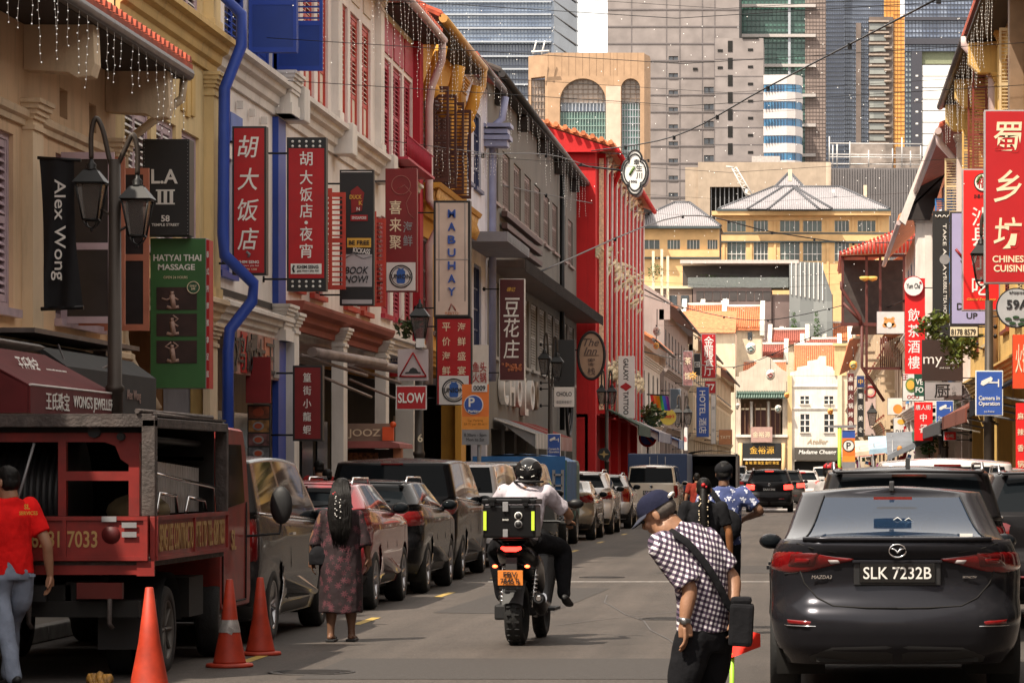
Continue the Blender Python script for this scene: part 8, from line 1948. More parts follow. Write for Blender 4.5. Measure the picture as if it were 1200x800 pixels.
  t,Y,*_=sign(lab,a,b,c,d,Y=Y,depth=.25,face=mt,frame=.03,edge=m_grey)
  if txt and vert and ord(txt[0])<256:stx(t,Y,txt,(a+b)/2,(c+d)/2,tm,w=(b-a)*.6,h=(d-c)*.85,rot=-pi/2)
  elif txt and vert:vchars(t,Y,txt,(a+b)/2,c+3,d-3,(b-a)*.7,tm)
  elif txt:stx(t,Y,txt,(a+b)/2,(c+d)/2,tm,w=(b-a)*.75)
 Y=150;t=thing('traffic_sign','round blue no-parking sign with a red ring by the blue awnings','traffic sign',(PX(759,Y),Y,PZ(524,Y)));sdisc(t,Y,759,513,10,m_blueprint,off=0,th=.05);sdisc(t,Y,759,513,9.5,m_redprint,off=.06,ring=1.3);stroke(t,Y,[(752.5,506.5),(765.5,519.5)],1.2,m_redprint,off=.07);m=MB();m.tube([(PX(759,Y),Y+.05,0),(PX(759,Y),Y+.05,PZ(505,Y))],.05,6);m.build('post',m_grey,t)
 Y=112;t=thing('hanging_sign','black round lantern-like sign with a gold star on the lamp post by the red building','sign',(PX(708,Y),Y,PZ(540,Y)));sdisc(t,Y,708,532,7.5,m_blackprint,off=0,th=.1);m=MB();m.prism([(PX(708+(6 if k%2==0 else 2)*cos(pi*k/4),Y),PZ(532+(6 if k%2==0 else 2)*.8*sin(pi*k/4),Y))for k in range(8)],'y',Y-.12,Y-.10);m.build('star',M('dull_gold',(.42,.28,.10),.5),t)
def cam_sign(label,a,b,c,d,Y):
 t=thing('camera_sign',label,'sign',(PX((a+b)/2,Y),Y,PZ(d,Y)),0,'camera in operation signs');w_=b-a;h=d-c
 m=MB();FB(m,a,b,c,d,Y,.03);m.build('plate',m_white,t,bevel=.01);m=MB();FB(m,a+w_*.04,b-w_*.04,c+h*.025,d-h*.025,Y-.006,.006);m.build('face',m_blueprint,t)
 k=w_/32;cx=(a+b)/2
 m=MB();m.prism([(PX(cx+p*k,Y),PZ(c+q*k,Y))for p,q in((-10,16),(-9,12),(2,7),(4,9),(3,12),(-7,17.5))],'y',Y-.014,Y-.008);m.prism([(PX(cx+p*k,Y),PZ(c+q*k,Y))for p,q in((-1,13),(10,13),(10,10),(11.4,10),(11.4,19),(10,19),(10,14.6),(-1,14.6))],'y',Y-.014,Y-.008);m.build('camera_symbol',m_white,t)
 stx(t,Y,'Camera In\nOperation',cx,c+h*.68,m_white,w=w_*.76,h=h*.24,bold=.015,line=.95,off=.012);stx(t,Y,'(o) Police',cx,c+h*.91,m_white,w=w_*.36,h=h*.05,bold=0,off=.012)
 return t
def right_signs():
 RD=m_redprint;wf=M('silver_sign_edge',(.45,.42,.42),.4,.5)
 brt=M('bright_red_face',(.72,.012,.012),.45,var=.06)
 t,Y,*_=sign('huge red sign of three gold characters over CHINESE CUISINE at the right edge',1153.5,1240,129,332,Y=60,depth=.30,face=M('deep_red_face',(.42,.006,.010),.45,var=.06),frame=.025,edge=wf,side=-1)
 for ch,y,h in(('蜀',161,36),('乡',218,38),('坊',273,37)):stx(t,Y,ch,1181,y,m_cream,w=33,h=h,bold=.04,shear=.08)
 stx(t,Y,'CHINESE\nCUISINE',1184,309,m_cream,w=42,h=19,bold=.03,line=1.0)
 t,Y,*_=sign('bright red sign with a round logo and white characters just behind the huge red one',1127.5,1172,198,364,Y=70,depth=.25,face=brt,frame=.03,edge=wf,side=-1)
 sdisc(t,Y,1152,214,11,m_blackprint,off=.012);sdisc(t,Y,1152,214,9.6,m_white,off=.022);stx(t,Y,'福',1151,214,m_redprint,h=13,bold=.05,off=.034);stroke(t,Y,[(1145,214),(1147,208),(1151,206)],1.5,M('leaf_print',(.12,.2,.05)),off=.034);stx(t,Y,'沙县小吃',1149,230,m_blackprint,w=16,h=5,off=.012)
 for ch,y in(('沙',254),('县',278),('小',305),('吃',335)):stx(t,Y,ch,1149,y,m_white,w=20,h=22,bold=.03)
 stx(t,Y,'Global Exchange',1150,351,m_yelprint,w=34,h=4,shear=.2,bold=0)
 t,Y,*_=sign('lilac light box with UP at its foot behind the bright red sign',1113.5,1158,248,381,Y=76,depth=.3,face=M('lilac_face',(.36,.34,.56),.5,var=.05),frame=.04,edge=m_blackprint,side=-1)
 stroke(t,Y,[(1120,292),(1124,297),(1128,302)],1.6,M('dark_red_print',(.25,.012,.012)));stroke(t,Y,[(1126,305),(1128,309)],1.0,m_blackprint);stx(t,Y,'D',1125,359,m_blackprint,h=8,bold=.02);stx(t,Y,'UP',1139,370,m_blackprint,w=13,h=7,bold=.02)
 t,Y,*_=sign('cream phone number board under the lilac light box',1112,1147,381.5,395,Y=78,depth=.08,face=m_cream,frame=.03,side=-1);stx(t,Y,'8178 8579',1129,389,m_blackprint,w=29,h=7,bold=.02)
 t,Y,*_=sign('tall black board with small white writing left of the lilac light box',1093,1112.5,247,396,Y=84,depth=.2,face=None,side=-1);stx(t,Y,'TAKE AWAY',1107,293,m_white,w=4,h=62,rot=-pi/2,bold=0);stx(t,Y,'BUBBLE TEA HOUSE',1107.5,350,m_white,w=4,h=52,rot=-pi/2,bold=0);sdisc(t,Y,1107,304,6,m_grey,off=.01)
 for k in range(6):stroke(t,Y,[(1096+k*2.7,252+k%2*3),(1098+k*2.7,255-k%2*3)],.5,m_white)
 t,Y,*_=sign('red cloth sign with white characters under a round white tea-house board',1060.5,1084,326,438,Y=110,depth=.1,face=brt,frame=.0,edge=brt,side=-1)
 for k,ch in enumerate('飲茶酒樓'):stx(t,Y,ch,1071,369+k*18.5,m_white,w=14,h=15,bold=.02)
 sdisc(t,Y,1070.5,335.5,12,m_redprint,off=.05,th=.05);sdisc(t,Y,1070.5,335.5,11,m_white,off=.10);stx(t,Y,'Yum Cha',1070,335,m_blackprint,w=16,h=6,shear=.2,bold=0,off=.12);sdisc(t,Y,1078.5,331.5,1.4,m_redprint,off=.12)
 t,Y,*_=sign('square white board with an orange cartoon animal under the timber pavilion',1027.5,1060,365,391,Y=140,depth=.2,face=M('pale_pinkish_face',(.66,.60,.58),.5),frame=.02,side=-1,edge=wf)
 for dx,dy,rr in((0,1,6.5),(-5,4,3),(5,4,3),(-4.5,-4,2),(4.5,-4,2)):sdisc(t,Y,1042+dx,377+dy,rr,M('soft_orange_print',(.62,.28,.08),.6),off=.012,name='animal_print',sy=.8)
 sdisc(t,Y,1042,380.5,3,m_white,off=.03,name='animal_muzzle')
 t,Y,*_=sign('dark brown board reading my in thin white letters behind the hanging plant',1080.5,1128.5,398,446.5,Y=90,depth=.2,face=M('dark_brown_face',(.035,.018,.014),.5),frame=.01,edge=m_darkwood,side=-1);stx(t,Y,'my',1093,424,m_white,w=22,h=12,bold=-.004);stx(t,Y,'café',1117,422,m_white,w=18,h=8,bold=-.004);stx(t,Y,'and company',1111,431,m_white,w=20,h=2.4,bold=0)
 t,Y,*_=sign('grey board with one black brush character under the dark brown board',1083,1128,447,469,Y=91,depth=.12,face=M('silver_grey_face',(.36,.34,.35),.5,var=.15),frame=.02,side=-1);stx(t,Y,'厨',1104,458,m_blackprint,h=16,w=18);stx(t,Y,'小\n馆',1118,458,m_grey,h=13,w=5,bold=0)
 t,Y,*_=sign('green vertical board with white letters by the hanging plant',1071.5,1083.5,375,464,Y=112,depth=.2,face=M('dark_green_face',(.01,.07,.04),.5),frame=.01,side=-1);stx(t,Y,'VE\nFO',1077.5,452,m_white,w=9,h=16,bold=.03);stroke(t,Y,[(1074,380),(1080,395),(1075,410),(1081,425)],.8,m_white)
 t,Y,*_=sign('small pale board with a round green and orange plate picture, right side',1057.5,1083,437,470,Y=118,depth=.15,face=m_whitep,frame=.02,side=-1);sdisc(t,Y,1068,451,7,M('leaf_print',(.12,.2,.05)),off=.012,sy=1.2);sdisc(t,Y,1067,451,4.6,m_yelprint,off=.024,sy=1.2);stx(t,Y,'王',1061,442,m_redprint,h=6);stx(t,Y,'OOO',1070,465,m_redprint,w=14,h=4.5,bold=.03)
 t,Y,*_=sign('maroon and grey small sign with a pot symbol above the dark brown board',1084,1096,382,398,Y=100,depth=.12,face=M('mauve_face',(.22,.13,.14),.5),frame=.02,side=-1);stx(t,Y,'宣',1090,390,m_white,h=11)
 t,Y,*_=sign('red sign with white characters reading Chinatown dining beside the left camera sign',1071.5,1093,471,516,Y=108,depth=.15,face=brt,frame=.0,edge=brt,side=-1);stx(t,Y,'唐人街',1082,477,m_white,w=18,h=6);stx(t,Y,'中',1082,489,m_white,h=9);stx(t,Y,'餐',1082,502,m_white,h=10)
 t,Y,*_=sign('grey round-cornered disc board with 59A at the right edge',1178,1202,350,356,Y=58,depth=.04,face=None,side=-1)
 m=MB();sdisc(t,Y,1190.5,361,23.5,m_blackprint,off=0,th=.10,n=40);sdisc(t,Y,1190.5,361,22,M('cool_grey_face',(.42,.42,.42),.5),off=.10,n=40);stx(t,Y,'59A',1192,357,m_blackprint,w=26,h=11,bold=.03,off=.12);stx(t,Y,'elopos',1191,343,m_blackprint,w=18,h=4,bold=0,off=.12)
 for dx,dy in((-9,4),(0,2),(8,5),(-4,9),(6,10)):sdisc(t,Y,1190+dx,370+dy,4,M('leaf_dark_print',(.02,.06,.02),.6),off=.12,sy=.45)
 t,Y,*_=sign('orange-red board low at the right edge, under the round 59A board',1187,1230,392,455,Y=57,depth=.2,face=M('orange_red_face',(.75,.07,.015),.5),frame=.0,edge=m_redprint,side=-1);stx(t,Y,'火锅',1198,420,m_cream,w=16,h=34,bold=.02)
 t,Y,*_=sign('long red vertical banner low at the right edge',1190.5,1201,472,595,Y=54,depth=.06,face=brt,frame=.0,edge=brt,side=-1);vchars(t,Y,'麻辣香锅川菜',1196,478,590,8,m_cream)
 cam_sign('larger blue camera in operation sign on the right lamp post',1143,1175.5,434,487,66);cam_sign('smaller blue camera in operation sign farther back on the right',1096.5,1117.5,469,502,100)
 for(lab,a,b,c,d,Y,mt,txt,tm,vert)in(('slim black and red board with rows of tiny white characters at the far right',993,1001,437,503,235,M('black_red_print',(.12,.02,.02),.5,var=.6,nscale=4),'麻辣火锅烤鱼',m_white,1),('slim dark board with white characters next to the black and red one',1004.5,1012.5,455,512,215,m_blackprint,'重庆美食',m_white,1),('navy board with a gold mark above the slim dark board',1004,1013,440,454,215,M('navy_face',(.02,.04,.14),.5),'中',m_yelprint,0),('pale pink banner behind the far right lamp post',1013.5,1026.5,450,510,195,M('pale_pink_banner',(.55,.42,.38),.6),'',m_redprint,0),('green and orange route board with D18 in black at the far right',1047,1070,489,512,150,m_whitep,'D18',m_blackprint,0),('green strip board under the route board',1047,1070,512.5,521,150,M('mid_green_face',(.02,.22,.08),.5),'超市',m_white,0),('small board with a round orange fruit picture left of the route board',1040,1058,466,486,155,m_whitep,'',m_white,0),('red small board behind the right lamp post',1106,1121,505,516,92,brt,'小吃',m_white,0)):
  t,Y,*_=sign(lab,a,b,c,d,Y=Y,depth=.15,face=mt,frame=.02,edge=m_grey,side=-1)
  if txt and vert:vchars(t,Y,txt,(a+b)/2,c+2,d-2,(b-a)*.75,tm)
  elif txt:stx(t,Y,txt,(a+b)/2-(4 if txt=='D18' else 0),(c+d)/2+(5 if txt=='D18' else 0),tm,w=(b-a)*(.42 if txt=='D18' else .6))
  if 'D18'==txt:
   sbox(t,Y,1059,1069,499,509,m_redprint,off=.01);sdisc(t,Y,1056,494,4.5,m_yelprint,off=.01,sy=.7);stx(t,Y,'超市',1064,504,m_white,w=8,off=.02)
  if 'fruit' in lab:sdisc(t,Y,1052,479,5.5,M('fruit_orange',(.70,.25,.04),.6),off=.01)
  if 'pale pink' in lab:sdisc(t,Y,1020,459,6,m_redprint,off=.01,ring=1.0);sdisc(t,Y,1020,459,3,m_cream,off=.01)
 Y=170;t=thing('parking_sign','blue and orange parking board with a white P disc on a lime green post','sign',(PX(984,Y),Y,0));m=MB();m.tube([(PX(984,Y),Y,0),(PX(984,Y),Y,PZ(501,Y))],.10,8);m.build('post',M('lime_post',(.40,.72,.05),.5),t);m=MB();m.box(PX(970,Y),Y-.1,PZ(501,Y),PX(1003,Y),Y+.1,PZ(498,Y));m.build('cross_arm',m_grey,t)
 for a,b,mt in((504,513,m_blueprint),(513,534,M('orange_board',(.8,.2,.03))),(534,541,M('amber_board',(.8,.3,.04))),(541,552,m_grey)):
  m=MB();FB(m,987,1002,a,b,Y,.06);m.build('board',mt,t)
 sdisc(t,Y,994.5,522,7,m_blackprint,off=.01);sdisc(t,Y,994.5,522,6,m_white,off=.02);stx(t,Y,'P',994.5,522,m_blackprint,h=8,bold=.04,off=.03)
 Y=140;t=thing('shop_sign','round pale blue cartoon-face board among the stalls on the right','sign',(PX(1040,Y),Y,0));sdisc(t,Y,1041,523,8.5,M('pale_blue_disc',(.25,.40,.62),.5),off=0,th=.1);sdisc(t,Y,1041,524,5,m_white,off=.11,sy=.7);m=MB();m.tube([(PX(1041,Y),Y+.1,0),(PX(1041,Y),Y+.1,PZ(523,Y))],.04,6);m.build('post',m_grey,t)
def build_truck():
 t=thing('truck','small red open-sided flatbed truck loaded with a cable drum, parked at the left edge','truck',(-5.93,24.2,0),.0)
 x1=1.0;x0=-1.0
 rd=M('old_red_truck_paint',(.23,.013,.009),.55,0,var=.3,nscale=5,coat=.2,grime=.55,gcol=(.035,.02,.018));rust=M('rusty_grey_steel',(.08,.065,.06),.75,.2,var=.5,nscale=9,bump=.5,grime=.6,gcol=(.06,.03,.02));gold=M('faded_gold_lettering',(.42,.25,.09),.6,var=.25)
 m=MB()
 for x in(-.38,.38):m.box(x-.04,.1,.55,x+.04,4.3,.74)
 for y in(.1,1.2,2.4,3.6):m.box(-.38,y,.58,.38,y+.08,.72)
 m.box(-.9,.05,.48,.9,.13,.60);m.box(.55,1.9,.40,.92,2.5,.72);m.box(-.92,1.8,.40,-.6,2.6,.74);m.build('chassis',m_void,t,False)
 for y in(.95,3.35):
  for s_ in(-1,1):
   add_wheel(t,s_*.84,y,.345,.20,s_,M('dirty_steel_wheel',(.14,.13,.12),.6,.4,var=.3),1)
   if y<2:add_wheel(t,s_*.61,y,.345,.20,s_,M('dirty_steel_wheel',(.14,)*3),1)
 for s_ in(-1,1):
  m=MB();rows=[[(s_*x,.95+.43*cos(a),.36+.43*sin(a))for a in spaced(.1,pi-.1,10)]for x in(.52,.96)];m.grid(rows)
  m.box(s_*.52,.38,.22,s_*.96,.40,.60);m.build('mudguard',m_dark,t,False)
 m=MB();m.box(-1,0,.86,1,3.0,.92);m.build('deck',rust,t,False)
 def board(nm,pts,y_axis,mt=rd):
  pass
 m=MB();m.box(-.99,-.04,.90,.985,0,1.235);tg=m.build('tailgate',rd,t,False,bevel=.006)
 m=MB()
 for z in(.905,1.205):m.box(-.99,-.058,z,.985,-.04,z+.03)
 for x in(-.98,-.3,.35,.955):m.box(x-.0,-.056,.93,x+.03,-.04,1.21)
 m.build('tailgate_rib',rd,tg,False)
 put_text(fit(text_mesh('TEL: 6281 7033',.2,bold=.014,ext=.002),.74,.125),gold,tg,(.24,-.045,1.065),world=False)
 m=MB();m.lathe([(.001,-.002),(.07,-.002),(.07,0)],(.71,-.041,1.10),18,'y');m.build('faded_disc',M('deep_worn_red',(.10,.008,.008),.5),tg,False)
 m=MB()
 for x,z in((.85,1.17),(.85,1.10),(.70,1.215)):m=MB();m.box(x-.055,-.062,z-.02,x+.055,-.058,z+.02);m.build('sticker',m_grey,tg,False)
 m=MB();m.box(.99,.0,.90,1.03,3.0,1.235);sg=m.build('side_board',rd,t,False,bevel=.006);m=MB()
 for z in(.905,1.205):m.box(1.03,.02,z,1.048,2.98,z+.03)
 for y in(.02,1.5,2.95):m.box(1.03,y,.93,1.046,y+.03,1.21)
 m.build('side_rib',rd,sg,False);put_text(fit(text_mesh("SENG LEE CONTRACTOR PTE LTD TEL: 62817033",.2,bold=.012,ext=.002),2.7,.21),gold,sg,(1.034,1.5,1.07),'+x',world=False)
 m=MB();m.box(-1.03,.0,.90,-.99,3.0,1.235);m.build('side_board',rd,t,False,bevel=.006)
 m=MB();m.box(.90,-.03,.79,1.03,.0,.90);m.box(-.99,-.02,.80,.99,.01,.87);m.build('rear_bar',rd,t,False)
 for s_ in(-1,1):
  m=MB();m.box(s_*.62-.17,-.02,.62,s_*.62+.17,.04,.74);l=m.build('tail_light',M('dirty_dark_red',(.10,.012,.01),.3,var=.3),t,False)
 m=MB();m.box(-.22,-.03,.60,.22,.0,.72);m.build('number_plate',m_blackprint,t,False)
 for x in(-.7,.1,.7):m=MB();m.tube([(x,-.03,.62),(x,-.05,.44),(x+.02,-.03,.40)],.018,6);m.build('tow_hook',rust,t,False)
 m=MB()
 for x in(-1.0,.93):m.box(x,.0,1.235,x+.10,.10,1.96)
 m.box(-1.0,.0,1.90,1.03,.10,1.985);m.box(.93,.1,1.90,1.03,3.05,1.97);m.box(-1.0,.1,1.90,-.90,3.05,1.97);m.box(-1,2.98,1.235,-.9,3.05,1.9);m.box(.93,2.98,1.235,1.03,3.05,1.9)
 m.build('portal_frame',rust,t,False,bevel=.008)
 m=MB();m.box(-.98,.0,1.985,1.01,3.05,2.0);m.build('added_shade_roof',rust,t,False);m=MB();m.box(-.9,2.9,.92,.93,2.95,1.95);m.box(-.93,.3,.92,-.9,2.9,1.95);m.build('added_shade_panel',m_void,t,False)  # roof sheet and void-dark panels added to keep the truck bed in shade
 m=MB();m.box(-.9,.16,1.79,.90,.22,1.86);m.box(.27,.16,1.235,.33,.22,1.79);m.box(.80,.16,1.235,.88,.22,1.79);m.box(.33,.16,1.50,.80,.22,1.57)
 m.prism([(.62,1.79),(.80,1.79),(.80,1.62),(.74,1.66),(.70,1.76)],'y',.16,.22);m.build('inner_frame',rd,t,False)
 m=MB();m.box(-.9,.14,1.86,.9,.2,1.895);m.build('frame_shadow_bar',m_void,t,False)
 m=MB();m.tube([(-.95,.9,1.36),(.22,.9,1.36)],.40,28);dr_=m.build('cable_drum',M('black_hose',(.014,.014,.015),.5,var=.2),t,False);m=MB()
 for i in range(24):m.lathe([(.40,-.022),(.425,0),(.40,.022)],(-.93+i*.048,.9,1.36),28,'x',caps=False)
 m.build('hose_coil',M('black_hose',(.014,)*3),dr_,False);m=MB();m.lathe([(.05,-.01),(.50,-.01),(.50,.02),(.05,.02)],(.24,.9,1.36),28,'x');m.build('drum_flange',m_dark,dr_,False)
 m=MB();m.tube([(-.05,.1,1.25),(.02,.12,1.5),(.10,.12,1.78)],.012,5);m.build('loose_hose',m_grey,t,False)
 m=MB();gs=M('galvanised_slats',(.42,.41,.40),.5,.5,var=.3)
 for i in range(22):m=MB();m.box(.80,.55+i*.10,1.24,.84,.635+i*.10,1.66-.003*i);m.build('slat',gs,t,False);m=MB();m.box(.80,.5,1.66,.86,2.85,1.69);m.build('screen_rail',gs,t,False)
 m=MB();m.tube([(.93,.10,1.26),(.93,.16,1.52),(.93,.32,1.56),(.93,2.9,1.44),(.93,2.98,1.24)],.016,8);m.tube([(.93,.55,1.24),(.93,.65,1.40),(.93,1.3,1.38),(.93,1.35,1.24)],.014,8);m.tube([(.93,1.7,1.24),(.93,1.8,1.36),(.93,2.5,1.33),(.93,2.55,1.24)],.014,8);m.build('guard_rail',m_chrome,t,False)
 m=MB();m.ball((.70,1.0,1.26),(.25,.35,.14),12,8);m.build('tarpaulin',M('drab_canvas',(.16,.12,.06),.9,var=.4),t,False)
 m=MB();m.tube([(.55,.1,1.87),(.55,2.9,1.80)],.05,8);m.tube([(.75,.1,1.83),(.8,2.9,1.80)],.03,8);m.build('stowed_pipe',m_dark,t,False)
 m=MB();prof=[(3.12,.45),(3.12,1.90),(3.20,1.97),(4.25,1.95),(4.42,1.75),(4.62,1.20),(4.66,.50),(4.60,.38),(3.2,.38)]
 rows=[]
 for x,s_ in((-1.0,.97),(-.96,1.0),(.88,1.0),(.95,.985),(.98,.96)):rows.append([(x*.96+(-.04 if x<0 else .04)*0,3.86+(y-3.86)*s_,1.1+(z-1.1)*s_)for y,z in prof])
 m.grid(rows,True,True);m.add(rows[0],[tuple(range(9))]);m.add(rows[-1],[tuple(range(9))]);cab=m.build('cab',rd,t,False)
 m=MB();m.prism([(3.30,1.25),(3.30,1.80),(4.12,1.80),(4.30,1.30)],'x',.925,.948);m.build('side_window',m_glass,cab,False);m=MB();m.box(-.75,3.085,1.35,.75,3.115,1.8);m.build('rear_window',m_glass,cab,False)
 m=MB();
 for a,b in(((3.25,.45),(3.25,1.86)),((4.36,.45),(4.40,1.3)),((3.25,.45),(4.36,.45))):m.tube([(.947,a[0],a[1]),(.947,b[0],b[1])],.008,5)
 m.build('door_seam',m_void,cab,False);put_text(fit(text_mesh('SL',.2,bold=.02,ext=.002),.22),gold,cab,(.952,3.75,.98),'+x',world=False)
 m=MB();m.tube([(.96,4.35,1.0),(1.22,4.5,1.02),(1.25,4.5,1.2)],.012,6);m.ball((1.24,4.48,1.27),(.10,.05,.17),12,8);m.build('wing_mirror',m_dark,cab,False)
 m=MB();m.tube([(.9,3.0,2.02),(.9,-.02,2.02)],.02,6);m.tube([(.97,3.1,1.97),(.97,.3,2.0)],.02,6);m.build('roof_rail',rust,t,False)
 return t
def cargo_lorry(label,x,y,W,H,L,canvasm,framem,kind='canvas',name='lorry',base=.95):
 t=thing(name,label,'lorry',(x,y,0),0);h=W/2
 if kind=='canvas':
  m=MB();m.box(-h,.05,base,-h+.04,L,H-.15);m.box(h-.04,.05,base,h,L,H-.15);m.box(-h,L-.05,base,h,L,H-.15)
  rows=[[(-h+W*k/10,y_,H-.15+.15*sin(pi*k/10)**.5+.01*((k+j)%2))for k in range(11)]for j,y_ in enumerate(spaced(.0,L,8))];m.grid(rows);m.build('canopy',canvasm,t,False)
  m=MB()
  for s_ in(-1,1):m.box(s_*h-.03,-.02,base,s_*h+.03,.05,H-.12)
  m.box(-h,-.02,H-.2,h,.04,H-.13);m.build('frame',framem,t,False);m=MB();m.box(-h+.05,.4,base,h-.05,L-.1,base+.03);m.box(-h+.3,1.4,base,h-.4,2.8,base+.8);m.build('load',m_void,t,False)
 else:
  m=MB();m.box(-h,0,base,h,L,H);m.build('box_body',canvasm,t,False,bevel=.03);m=MB()
  m.box(-.008,-.012,base+.05,.008,-.002,H-.05)
  for s_ in(-1,1):m.tube([(s_*.25,-.03,base+.1),(s_*.25,-.03,H-.1)],.015,5)
  m.build('door_gear',m_grey,t,False)
 m=MB();m.box(-h,-.03,base-.22,h,L,base);m.box(-.5,.1,.45,.5,L,base-.22);m.build('chassis',m_dark,t,False)
 for yy in(.9,L+.7):
  for s_ in(-1,1):add_wheel(t,s_*(h-.14),yy,.38,.22,s_,m_grey,1)
 m=MB();m.box(-h+.05,L+.15,.5,h-.05,L+1.7,min(H-.1,2.1));m.build('cab',framem,t,False,bevel=.12)
 for s_ in(-1,1):
  m=MB();m.box(s_*(h-.2)-.12,-.06,base-.2,s_*(h-.2)+.12,-.03,base-.08);m.build('tail_light',m_tail,t,False)
 plate(t,0,-.05,base-.14,'GBD 4417',.45,.11)
 return t
def build_vehicles():
 C=generic_car;xr=-4.93
 build_truck()
 t,cs,bm=C('mpv','silver people carrier with dark glass parked directly behind the red truck','car',xr-.95,29.0,(.022,.021,.022),tails='tall',over=dict(H=1.74),rim=m_alloy)
 t,cs,bm=C('suv','dusty red hatchback half hidden behind the woman in the floral dress','car',xr-.93,36.2,(.22,.014,.02),tails='block',over=dict(H=1.47,L=4.1,wh=(.72,3.25),g0=(.16,3.0),g1=(.5,2.3)))
 t,cs,bm=C('suv','black compact SUV with red tail lights between the red hatchback and the big black van','car',xr-.92,41.0,(.006,.006,.007),tails='block',over=dict(H=1.47))
 t,cs,bm=C('mpv','large black luxury people carrier with wide sweeping tail lights, behind the woman and the rider','car',-6.02,46.3,(.005,.005,.005),tails='none',over=dict(H=1.77,W=.96))
 for sd_ in(1,-1):
  patch(cs,'tail_light',m_tail,t,sd_,[(.35,.90),(.7,.93),(1.0,.93),(1.6,.95),(2.03,1.05)],[(.35,.96),(.7,1.02),(1.0,1.10),(1.6,1.22),(2.03,1.24)],n=16,off=.014)
  patch(cs,'lower_tail_light',m_tail,t,sd_,[(1.3,.52),(1.7,.52)],[(1.3,.68),(1.7,.68)])
  patch(cs,'chrome_wing',m_chrome,t,sd_,[(0,.99),(.35,.97),(.6,1.02),(.95,1.10)],[(0,1.03),(.35,1.02),(.6,1.06),(.95,1.12)],n=10,off=.02)
 C('van','white van mostly hidden behind the black people carrier and the rider','van',xr-.95,52.8,(.58,.55,.54),tails='tall',over=dict(H=1.74),name='parked_van')
 C('mpv','champagne grey people carrier right behind the rider, chrome door trims','car',xr-.93,59.5,(.05,.046,.042),tails='tall',over=dict(H=1.76,L=4.5,wh=(.85,3.6),g0=(.1,3.8),g1=(.22,3.0)))
 t=cargo_lorry('low lorry with a bright blue tarpaulin behind the champagne people carrier',-6.0,66.5,1.9,1.92,3.2,M('blue_tarpaulin',(.02,.12,.32),.6,var=.2,nscale=2,bump=.6,bscale=3),M('teal_frame',(.05,.14,.14),.5),'canvas')
 m=MB();m.box(-.95,-.04,.95,.95,.0,1.88);m.build('rear_sheet',M('blue_tarpaulin',(.02,)*3),t,False)
 m=MB()
 for x in(.72,.9):m.box(x-.03,-.10,.5,x+.03,-.06,1.6)
 for k in range(5):m.box(.72,-.10,.6+k*.22,.9,-.06,.64+k*.22)
 m.build('ladder',m_grey,t,False)
 C('sedan','golden grey sedan parked behind the blue tarpaulin lorry','car',xr-.9,73.4,(.22,.19,.15),tails='wide',over=dict(H=1.38))
 C('suv','white SUV with dark tail light strip, middle of the left parking row','car',xr-.92,80.2,(.62,.60,.60),tails='wide',over=dict(H=1.58))
 C('suv','silver hatchback just past the white SUV on the left','car',xr-.92,88.5,(.45,.44,.44),tails='tall',over=dict(H=1.50,L=4.1,wh=(.72,3.25),g0=(.16,3.0),g1=(.5,2.3)))
 C('van','cream white delivery van with tall red tail lights, left of the blue truck','van',-4.90,99.0,(.66,.58,.48),tails='tall',over=dict(H=1.78),name='parked_van')
 cargo_lorry('navy box lorry with faint lettering parked right after the cream van',-4.95,104.2,1.9,2.14,4.5,M('navy_box_paint',(.02,.045,.12),.4,var=.1),M('navy_box_paint',(.02,)*3),'box')
 cargo_lorry('open-backed lorry with a grey canvas canopy in the distance',-3.50,113,1.8,2.30,4.6,M('grey_canvas',(.10,.085,.078),.8,var=.3,bump=.4,bscale=4),M('dark_canvas_frame',(.06,.05,.045),.7),'canvas')
 C('suv','black SUV with glowing brake lights driving away down the lane','car',-1.62,124,(.012,.011,.012),tails='block',over=dict(H=1.66),lit=True,name='moving_car')
 C('suv','white and red-lit hatchback ahead to the right of the black SUV','car',-.45,150,(.62,.58,.56),tails='tall',over=dict(H=1.62),lit=True,name='moving_car')
 C('suv','dark SUV half hidden between the black SUV and the white hatchback','car',-1.2,140,(.05,.04,.04),tails='block',lit=True,name='moving_car')
 C('sedan','silver car farthest down the lane near the street end','car',-.9,235,(.5,.5,.5),tails='wide',name='moving_car')
 C('suv','white estate car queuing just ahead of the white hatchback','car',-1.3,166,(.6,.58,.56),tails='tall',over=dict(H=1.5),name='moving_car');C('sedan','small dark sedan in the distance left of the queue','car',-3.0,172,(.08,.08,.09),tails='wide');C('sedan','blue-grey sedan beyond the crossing on the left','car',-5.0,205,(.15,.18,.22),tails='wide');C('van','pale van parked beyond the crossing, below the TATT board','van',-5.2,222,(.6,.57,.52),tails='tall',name='parked_van')
 C('mpv','pale people carrier far off beneath the black shop sign','car',-4.9,178,(.45,.42,.4),tails='tall',over=dict(H=1.8));C('suv','dark green car far off right of the canvas lorry','car',-5.0,160,(.03,.035,.03),tails='block')
 C('mpv','white van-like car waiting at the far crossing','car',.9,215,(.55,.53,.5),tails='tall',over=dict(H=1.9));C('suv','grey car with a pale roof far down the street, left of the far van','car',-3.2,190,(.3,.3,.3),tails='block')
 C('mpv','dark minibus parked far away at the street end','car',1.6,262,(.04,.045,.05),tails='tall')
 build_mazda()
 t,cs,bm=C('suv','black SUV with roof rails and shark fin directly ahead of the grey sedan','car',.90,29.5,(.014,.013,.014),tails='block',over=dict(H=1.625,W=.93,L=4.7,wh=(.95,3.75),g0=(.16,3.6),g1=(.45,2.75),gw=(.87,.74)))
 m=MB();m.prism([(.75,1.60),(.78,1.69),(.83,1.70),(1.0,1.60)],'x',-.02,.02);m.build('roof_aerial',m_black,t,False)
